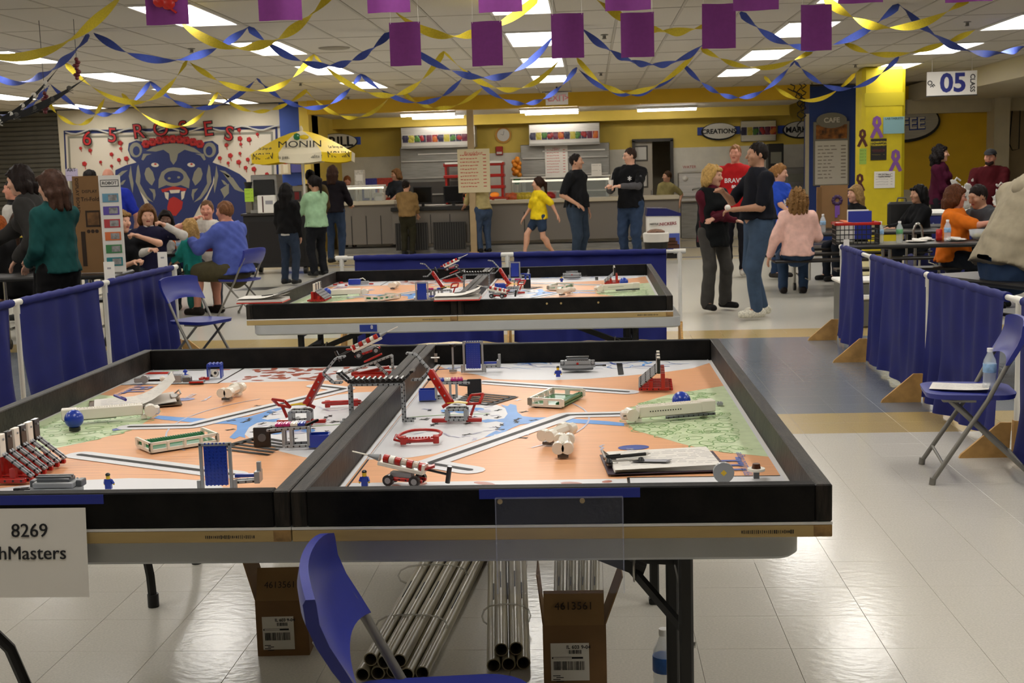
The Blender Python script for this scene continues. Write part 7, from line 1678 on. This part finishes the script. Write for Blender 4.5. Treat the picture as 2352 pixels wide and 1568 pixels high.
# cards clipped to the curtain rails
for k, (px, py, Y, lb, xx) in enumerate(((263, 630, 6.7, 'white paper card standing on the curtain rail by the project board', -2.995), (384, 585, 7.9, 'white paper card at the curtain corner post', -2.99), (1911, 588, 8.45, 'narrow white paper tag hanging at the curtain end post', 2.95))):
    p = D(px, py, Y); t = thing('paper_card', lb, 'card', (xx-(.03 if xx < 0 else -.0), Y, .85 if k < 2 else .75), .0, 'paper cards'); M().box((0, -.02, .07), (.085 if k < 2 else .05, .002, .14 if k < 2 else .2)).build('card', M_PAPER, t); M().box((0, -.0215, .09), (.03, .001, .014)).build('print', mat('grey pencil', '#8c8a90', .8), t)
t = sheet_on('notice_sheet', 'lilac notice beside the mural frame', 'notice', 150, 180, 388, 415, 14.5, M_INK, 2, mat('lilac paper', '#a39ab0', .8), 'ART', .07); M().box((0, .02, -t.location.z/2), (.03, .03, t.location.z)).build('stand', M_DKGREY, t)
# ---- right tables
zt2 = .747
tcr = thing('plastic_crate', 'black mesh crate with a red rim holding papers and a blue folder', 'crate', (D(1966, 545, 10.6).x, 10.62, zt2), -.08); Wc, Hc, Dc = .44, .2, .32
for s in (-1, 1):
    for ax in (0, 1):
        m = M(); L = Wc if ax == 0 else Dc; X = tr(0, s*Dc/2, 0) if ax == 0 else tr(s*Wc/2, 0, 0) @ rot(0, 0, math.pi/2); n = 10 if ax == 0 else 7
        for k in range(n+1): m.box((-L/2+L*k/n, 0, Hc/2), (.008, .006, Hc), X=X)
        for k in range(5): m.box((0, 0, Hc*k/4), (L, .007, .010), X=X)
        m.build('mesh_side', M_BLACK, tcr)
M().box((0, 0, .004), (Wc, Dc, .006)).build('crate_floor', M_BLACK, tcr)
m = M()
for s in (-1, 1): m.box((0, s*Dc/2, Hc+.012), (Wc+.03, .02, .03), b=.004); m.box((s*Wc/2, 0, Hc+.012), (.02, Dc+.02, .03), b=.004)
m.build('red_rim', B_RED, tcr)
t = thing('folder', 'blue folder with papers sticking out of the black crate', 'folder', (tcr.location.x+.04, 10.62, zt2+.02), -.08); M().box((0, -.03, .17), (.24, .012, .30), b=.003).build('cover', mat('folder blue', '#232f86', .4), t); M().box((-.02, -.015, .18), (.22, .010, .31)).build('papers', M_PAPER, t)
t = thing('paper_stack', 'white paper bundle with an orange sheet in the black crate', 'paper', (tcr.location.x-.11, 10.66, zt2+.02), .1); M().box((0, 0, .10), (.16, .2, .2), b=.006).build('bundle', M_PAPER, t); M().box((.02, .02, .21), (.14, .16, .008), X=rot(.1, .1, 0)).build('orange_sheet', mat('orange paper', '#c9602a', .7), t)
for k, (px, Y, lb, lm) in enumerate(((2022, 10.6, 'clear bottle with a blue label next to the black crate', M_LBL), (2066, 10.55, 'bottle with a green label on the crate table', mat('label green', '#5f9a6a', .4)), (2176, 10.6, 'water bottle beside the red can', M_LBL), (1890, 13.0, 'water bottle in front of the tan project board', M_LBL))): bottle(lb, (D(px, 540, Y).x, Y, zt2), 1.1, lm)
t = thing('drink_can', 'red drink can beside the water bottle', 'can', (D(2160, 540, 10.7).x, 10.75, zt2)); M().lathe([(.028, 0), (.033, .006), (.033, .112), (.027, .12), (.027, .122)], 16).build('can_body', B_RED, t, 50); M().cyl((0, 0, .119), (0, 0, .121), .026, n=14).build('lid', M_STEEL, t)
for k, (px, py, lb) in enumerate(((2090, 545, 'white paper plate with a napkin by the steel handle'), (2105, 555, 'white paper plate in front of the green bottle'), (2195, 552, 'white paper plate with napkins before the orange tee'), (2030, 520, 'printed leaflet pile beyond the bottles'))):
    p = G(px, py, .75); t = thing('paper_plate', lb, 'plate', (p.x, min(max(p.y, 10.35), 10.8), zt2), k*1., 'plates on the crate table'); M().lathe([(0, 0), (.07, .0), (.11, .012), (.112, .014), (.07, .004), (0, .004)], 20).build('dish', M_PAPER, t, 50); M().box((.01, .0, .02), (.12, .09, .02), X=rot(.1, -.1, .4), b=.008).build('napkin', M_PAPER, t)
m = M(); p = D(2100, 540, 11.0); m.tube([(p.x-.05+.05*(1-math.cos(a)), 10.86, .74+.13*math.sin(a)+(.06 if 0.2 < a < 2.9 else 0)) for a in [k*math.pi/10 for k in range(11)]], .012, 8); tag(m.build('steel_handle', M_CHROME, None, 50), 'bent chrome table latch handle rising above the plates', 'handle')
p = D(2235, 555, 10.9); t = thing('glass_bowl', 'clear plastic bowl between the orange tee and the eating man', 'bowl', (p.x, 10.72, zt2)); M().lathe([(.04, 0), (.09, .05), (.1, .11), (.096, .11), (.085, .05), (.03, .006)], 18).build('bowl', M_PET, t, 50); M().ball((0, 0, .04), (.06, .06, .03), 10).build('food', mat('salad', '#a89a5a', .6, noise=.3, nscale=40), t, 50)
a, b = D(2128, 447, 15.0), D(2262, 447, 15.0); t = thing('cooler_stand', 'blue fronted stand with a white rounded top behind the orange tee', 'stand', ((a.x+b.x)/2, 15.3, 0)); W = b.x-a.x+.7; M().box((.2, 0, .42), (W, .6, .84), b=.02).build('blue_front', mat('stand blue', '#1d2468', .5, noise=.2, nscale=6), t); M().box((.2, 0, .87), (W+.06, .66, .065), b=.03).build('white_top', M_WHITEP, t); M().prism([(-.3, 0), (-.2, .14), (-.1, .02), (0, .12), (.08, 0)], 0, .004, X=tr(-.1, -.303, .6) @ rot(math.pi/2)).build('pale_emblem', mat('pale emblem', '#8f98b8', .6), t)
t = thing('tan_board', 'tan cardboard display board with a purple rosette', 'display board', (D(1915, 520, 14.2).x, 14.2, .747), -.05); M().box((0, 0, .28), (.36, .01, .56)).build('centre_panel', M_BRD, t); M().box((0, 0, .27), (.12, .01, .54), X=tr(-.2, -.05, 0) @ rot(0, 0, .9)).build('side_panel', M_BRD, t); m = M()
for k in range(10): m.ball((.04+.05*math.cos(k*.628), -.014, .36+.05*math.sin(k*.628)), (.025, .008, .025), 8)
m.build('purple_rosette', mat('rosette purple', '#3a2148', .5), t, 50); M().box((.03, -.012, .22), (.035, .006, .18)).box((.06, -.012, .24), (.03, .006, .15)).build('rosette_tails', mat('rosette violet', '#6a4290', .5), t)
lunch_table('dark lunch table holding the tan display board', 4.75, 14.2, 0.0, 2.0, .6, (1,))
t = thing('laptop_bag', 'black laptop case standing on the table by the yellow column', 'case', (D(2075, 490, 14.0).x, 14.1, zt2)); M().box((0, 0, .16), (.36, .12, .32), b=.03).build('case', M_BLACK, t); M().tube([(-.06, 0, .32), (-.05, 0, .37), (.05, 0, .37), (.06, 0, .32)], .012, 6).build('handle', M_DKGREY, t)
lunch_table('dark lunch table carrying the person in the oatmeal hood', hood[0].location.x+.0, hood[0].location.y+.0, math.radians(112), 1.3, .46, (-1,))
p = D(1955, 650, 9.4); t = thing('grey_tote', 'grey plastic tote with a white lid behind the curtain', 'tub', (3.35, 9.6, 0)); M().box((0, 0, .22), (.5, .36, .44), b=.02).build('tub', mat('tote grey', '#5f5e58', .5), t); M().box((0, 0, .455), (.54, .4, .035), b=.01).build('lid', M_WHITEP, t); M().box((0, -.19, .3), (.16, .03, .05), b=.01).build('grip', M_WHITEP, t)
cup = thing('drink_cup', 'white paper cup with a straw held by the man with glasses', 'cup', tee[0].matrix_basis @ Vector(tee[1]['ha'][-1][1]+np.array([.06, -.06, -.04]))); M().lathe([(.03, 0), (.04, .14), (.042, .142), (0, .143)], 14).build('cup', M_PAPER, cup, 50); M().cyl((0, 0, .14), (.02, 0, .24), .004, n=6).build('straw', M_PAPER, cup)
bl = thing('white_ball', 'small white object held in the hand of the navy polo man', 'ball', navy[0].matrix_basis @ Vector(navy[1]['ha'][1][1]+np.array([-.03, -.07, .02]))); M().ball((0, 0, 0), .032, 12).build('ball', M_PAPER, bl, 60); M().tube([(.033*math.cos(a), .033*math.sin(a)*.3, .033*math.sin(a)) for a in [k*.52 for k in range(12)]], .0015, 4, closed=True).build('seam', M_REDINK, bl)
# drinks machines by the right kitchen wall
for k, (a, b, c, d, lb) in enumerate(((1765, 1800, 330, 395, 'dark coffee brewer against the white block wall'), (1800, 1855, 385, 470, 'steel juice dispenser beside the blue pillar'))):
    steel_box('drinks_machine', lb, 'drinks machine', a, b, c, d, 25.6, .4, (M_BLACK, M_STEELD)[k], 0.0, lambda t, W, H, dp: (M().box((0, -dp/2-.01, H*.85), (W*.7, .02, H*.12)).build('front_window', mat('window dim', '#7a7a70', .3), t), M().box((0, -dp/2-.02, H*.7), (W*.8, .04, .03)).build('shelf', M_STEEL, t)))
# ---- streamers, papers and garlands from the ceiling
M_SB = mat('blue crepe', '#3a4d9e', .8, noise=.1, nscale=60); M_SY = mat('yellow crepe', '#cfb92e', .8, noise=.1, nscale=60)
def streamer(a, b, bot, m, label, grp, w=.085, turns=3, ph=0.0, name='crepe_streamer'):
    A, B = G(*a, ZC-.012), G(*b, ZC-.012); mid = (A+B)/2; sc = (mid-Vector(CAM)).dot(Vector(FW))/FPX
    mp = S_px(mid); sag = max(.08, (bot[1]-mp[1])*sc); n = 44; P0 = []; P1 = []; d = (B-A); hx = Vector((d.x, d.y, 0)).normalized(); nn = Vector((-hx.y, hx.x, 0)); fb = min(.8, max(.2, (bot[0]-a[0])/(b[0]-a[0]+1e-6)))
    for i in range(n+1):
        f = i/n; g = f/fb*.5 if f < fb else .5+(f-fb)/(1-fb)*.5; c = A+d*f-Vector((0, 0, sag*(1-(2*g-1)**2))); dz = -sag*4*(1-2*g)/d.length; T_ = (hx+Vector((0, 0, dz))).normalized(); u2 = T_.cross(nn).normalized(); th = ph+turns*math.pi*f+.5*math.sin(7*f+ph); e = (nn*math.cos(th)+u2*math.sin(th))*w/2
        if i in (0, n): e *= .3
        P0.append(c-e); P1.append(c+e)
    o = M().strip(P0, P1).build(name, m, None, 80); return tag(o, label, 'streamer', grp)
def S_px(p): d = np.array(p)-CAM; w = d @ FW; return (1176+FPX*(d @ RT)/w, 784-FPX*(d @ UP)/w)
for k, (a, b, c) in enumerate([((215, 75), (570, 62), (385, 137)), ((570, 62), (895, 75), (740, 150)), ((895, 70), (1270, 85), (1110, 177)), ((1330, 60), (1625, 95), (1480, 148)), ((1700, 28), (2065, 10), (1870, 107)), ((2065, 10), (2420, 70), (2230, 122)), ((-40, 150), (205, 80), (60, 182)),
        ((115, 192), (345, 187), (235, 262)), ((345, 187), (590, 180), (460, 247)), ((590, 180), (830, 170), (720, 247)), ((830, 170), (1075, 163), (965, 235)), ((1075, 163), (1325, 155), (1205, 237)), ((1325, 155), (1570, 148), (1450, 217)), ((1570, 148), (1825, 140), (1700, 223)), ((1825, 140), (2065, 130), (1940, 203)), ((-60, 220), (115, 192), (20, 262))]):
    streamer(a, b, c, M_SB, 'twisted blue crepe streamer swagged from the ceiling', 'blue streamers', .075 if k > 6 else .08, 4+k % 2, k*1.3)
for k, (a, b, c) in enumerate([((-150, 60), (290, -25), (70, 127)), ((385, 20), (765, -20), (565, 106)), ((900, 20), (1235, -5), (1050, 80)), ((1365, -5), (1700, 15), (1530, 72)), ((1890, -8), (2225, -5), (2045, 63)), ((430, 138), (720, 125), (600, 207)), ((150, 145), (430, 138), (310, 234)), ((720, 125), (1020, 118), (890, 218)), ((1020, 118), (1290, 132), (1160, 205)), ((1325, 133), (1605, 112), (1450, 210)), ((1610, 110), (1868, 114), (1740, 155)), ((1935, 95), (2240, 68), (2060, 122)),
        ((280, 215), (500, 212), (400, 290)), ((500, 212), (705, 206), (590, 255)), ((700, 205), (900, 217), (800, 270)), ((925, 212), (1115, 195), (1020, 247)), ((1755, 175), (1965, 168), (1860, 230)), ((110, 235), (240, 225), (180, 285))]):
    streamer(a, b, c, M_SY, 'twisted yellow crepe streamer swagged from the ceiling', 'yellow streamers', .085 if k < 5 else .075, 3+k % 2, k*1.1+.4)
M_PURP = mat('purple card', '#6e2a72', .8, noise=.06, nscale=40); YH1, YH2 = 3.4, 5.6
for k, (x0, x1, y0, y1, Y) in enumerate(((328, 433, -90, 55, YH1), (587, 693, -100, 45, YH1), (838, 942, -115, 27, YH1), (1095, 1200, -115, 26, YH1), (1388, 1495, -115, 22, YH1), (1683, 1788, -120, 22, YH1), (893, 968, 52, 150, YH2), (1081, 1155, 50, 150, YH2), (1265, 1342, 32, 132, YH2), (1425, 1503, 30, 130, YH2), (1611, 1690, 10, 110, YH2), (1838, 1910, 12, 115, YH2), (1925, 2028, -140, 5, YH1), (2175, 2280, -140, 2, YH1))):
    a, b = D(x0, y0, Y), D(x1, y1, Y); W, H = b.x-a.x, a.z-b.z; red_ = (k == 0)
    if a.z > ZC-.05: H -= a.z-(ZC-.05); 
    zc2 = b.z+H/2
    t = thing('purple_card', 'purple card with a red paper flower hanging on threads' if red_ else ('purple card hung on threads between the two field tables' if Y == YH1 else 'purple card hung on threads above the curtain side table'), 'hanging card', ((a.x+b.x)/2, Y, zc2), random.uniform(-.1, .1), None if red_ else ('purple cards between the tables' if Y == YH1 else 'purple cards above the far table'))
    n = 6; P0 = [(-W/2+W*i/n, .012*math.sin(i*1.1+k), -H/2) for i in range(n+1)]; P1 = [(-W/2+W*i/n, .012*math.sin(i*1.1+k+.5), H/2) for i in range(n+1)]; m = M().strip(P0, P1).strip([(x, y+.002, z) for x, y, z in P1], [(x, y+.002, z) for x, y, z in P0]); m.build('card', M_PURP, t, 60)
    th = M()
    for s in (-1, 1): th.cyl((s*W*.45, 0, H/2-.01), (s*W*.4, 0, ZC-zc2), .0012, n=4)
    th.build('thread', M_PAPER, t)
    if red_:
        m = M()
        for q in range(5): m.ball((.035*math.cos(q*1.26), -.012, -.02+.035*math.sin(q*1.26)), (.035, .006, .033), 10)
        m.beam((0, -.012, -.06), (.05, -.012, -.1), .02, .01); m.build('red_flower', B_RED, t, 60)
M_SKB = mat('black skull ribbon', '#0f0e0f', .6)
for k, (a, b) in enumerate((((-60, 300), (142, 146)), ((-90, 290), (218, 164)))):
    A, B = D(*a, 9.0), D(*b, 9.6); t = thing('skull_ribbon', ('black ribbon with white skull prints, tied highest at the ceiling', 'darker black ribbon with a red beaded end below the skull print ribbon')[k], 'ribbon', A); n = 30; P0 = []; P1 = []; d = B-A
    for i in range(n+1): f = i/n; e = Vector((.02, 0, .06)).normalized()*.042*math.sin(math.pi*min(1, .12+f*.9))*(1 if k == 0 else abs(math.cos(f*5))+.3); c = d*f-Vector((0, 0, .12*math.sin(math.pi*f))); P0.append(c-e); P1.append(c+e)
    M().strip(P0, P1).build('band', M_SKB, t, 60)
    for q in range(5):
        m = M(); c = (P0[8+4*q]+P1[8+4*q])/2+Vector((0, -.006, 0)); m.ball(c+Vector((0, 0, .012)), (.028, .004, .024), 8); m.beam(c+Vector((-.04, 0, -.04)), c+Vector((.04, 0, -.005)), .010, .004); m.beam(c+Vector((.04, 0, -.04)), c+Vector((-.04, 0, -.005)), .010, .004)
        m.build('skull_print', M_PAPER if k == 0 else M_DKGREY, t, 50)
for k, (px, py) in enumerate(((177, 160), (104, 238))):
    t = thing('red_tassel', ('red beaded tassel hanging near the ceiling light', 'red beaded tassel hanging lower on the black ribbon')[k], 'tassel', D(px, py, 9.5)); m = M()
    for q in range(7): m.ball((.012*math.sin(q*2), 0, .1-.03*q), (.022+.008*(q % 3), .02, .022), 8)
    m.build('beads', mat('dark red beads', '#5a1a20', .5), t, 50); M().cyl((0, 0, .1), (0, 0, min(.9, ZC-D(px, py, 9.5).z)), .003, n=4).build('string', M_BLACK, t)
for k, (px, py) in enumerate(((1388, 80), (1380, 167), (440, 112), (690, 190), (1965, 148), (2222, 50), (1865, 188), (800, 222))):
    t = thing('sprinkler_head', 'small sprinkler head on the tiled ceiling', 'sprinkler', G(px, py, ZC), 0, 'sprinkler heads'); M().lathe([(.045, 0), (.045, -.006), (.012, -.01), (.010, -.04), (.03, -.045), (.03, -.05), (0, -.05)], 12).build('head', M_STEELD, t, 40); M().box((0, 0, -.03), (.04, .006, .035)).build('yoke', M_STEELD, t)
for k, (px, py) in enumerate(((768, 110), (932, 194))):
    t = thing('ceiling_speaker', ('round grey ceiling speaker nearer the tables', 'round grey ceiling speaker nearer the serving line')[k], 'speaker', G(px, py, ZC), 0, 'ceiling speakers'); M().lathe([(.19, 0), (.19, -.008), (.17, -.012), (0, -.014)], 24).build('grille', mat('speaker grey', '#8f887a', .7), t, 40); M().lathe([(.2, .001), (.2, -.004), (.19, -.004)], 24).build('ring', M_TBAR, t, 40)
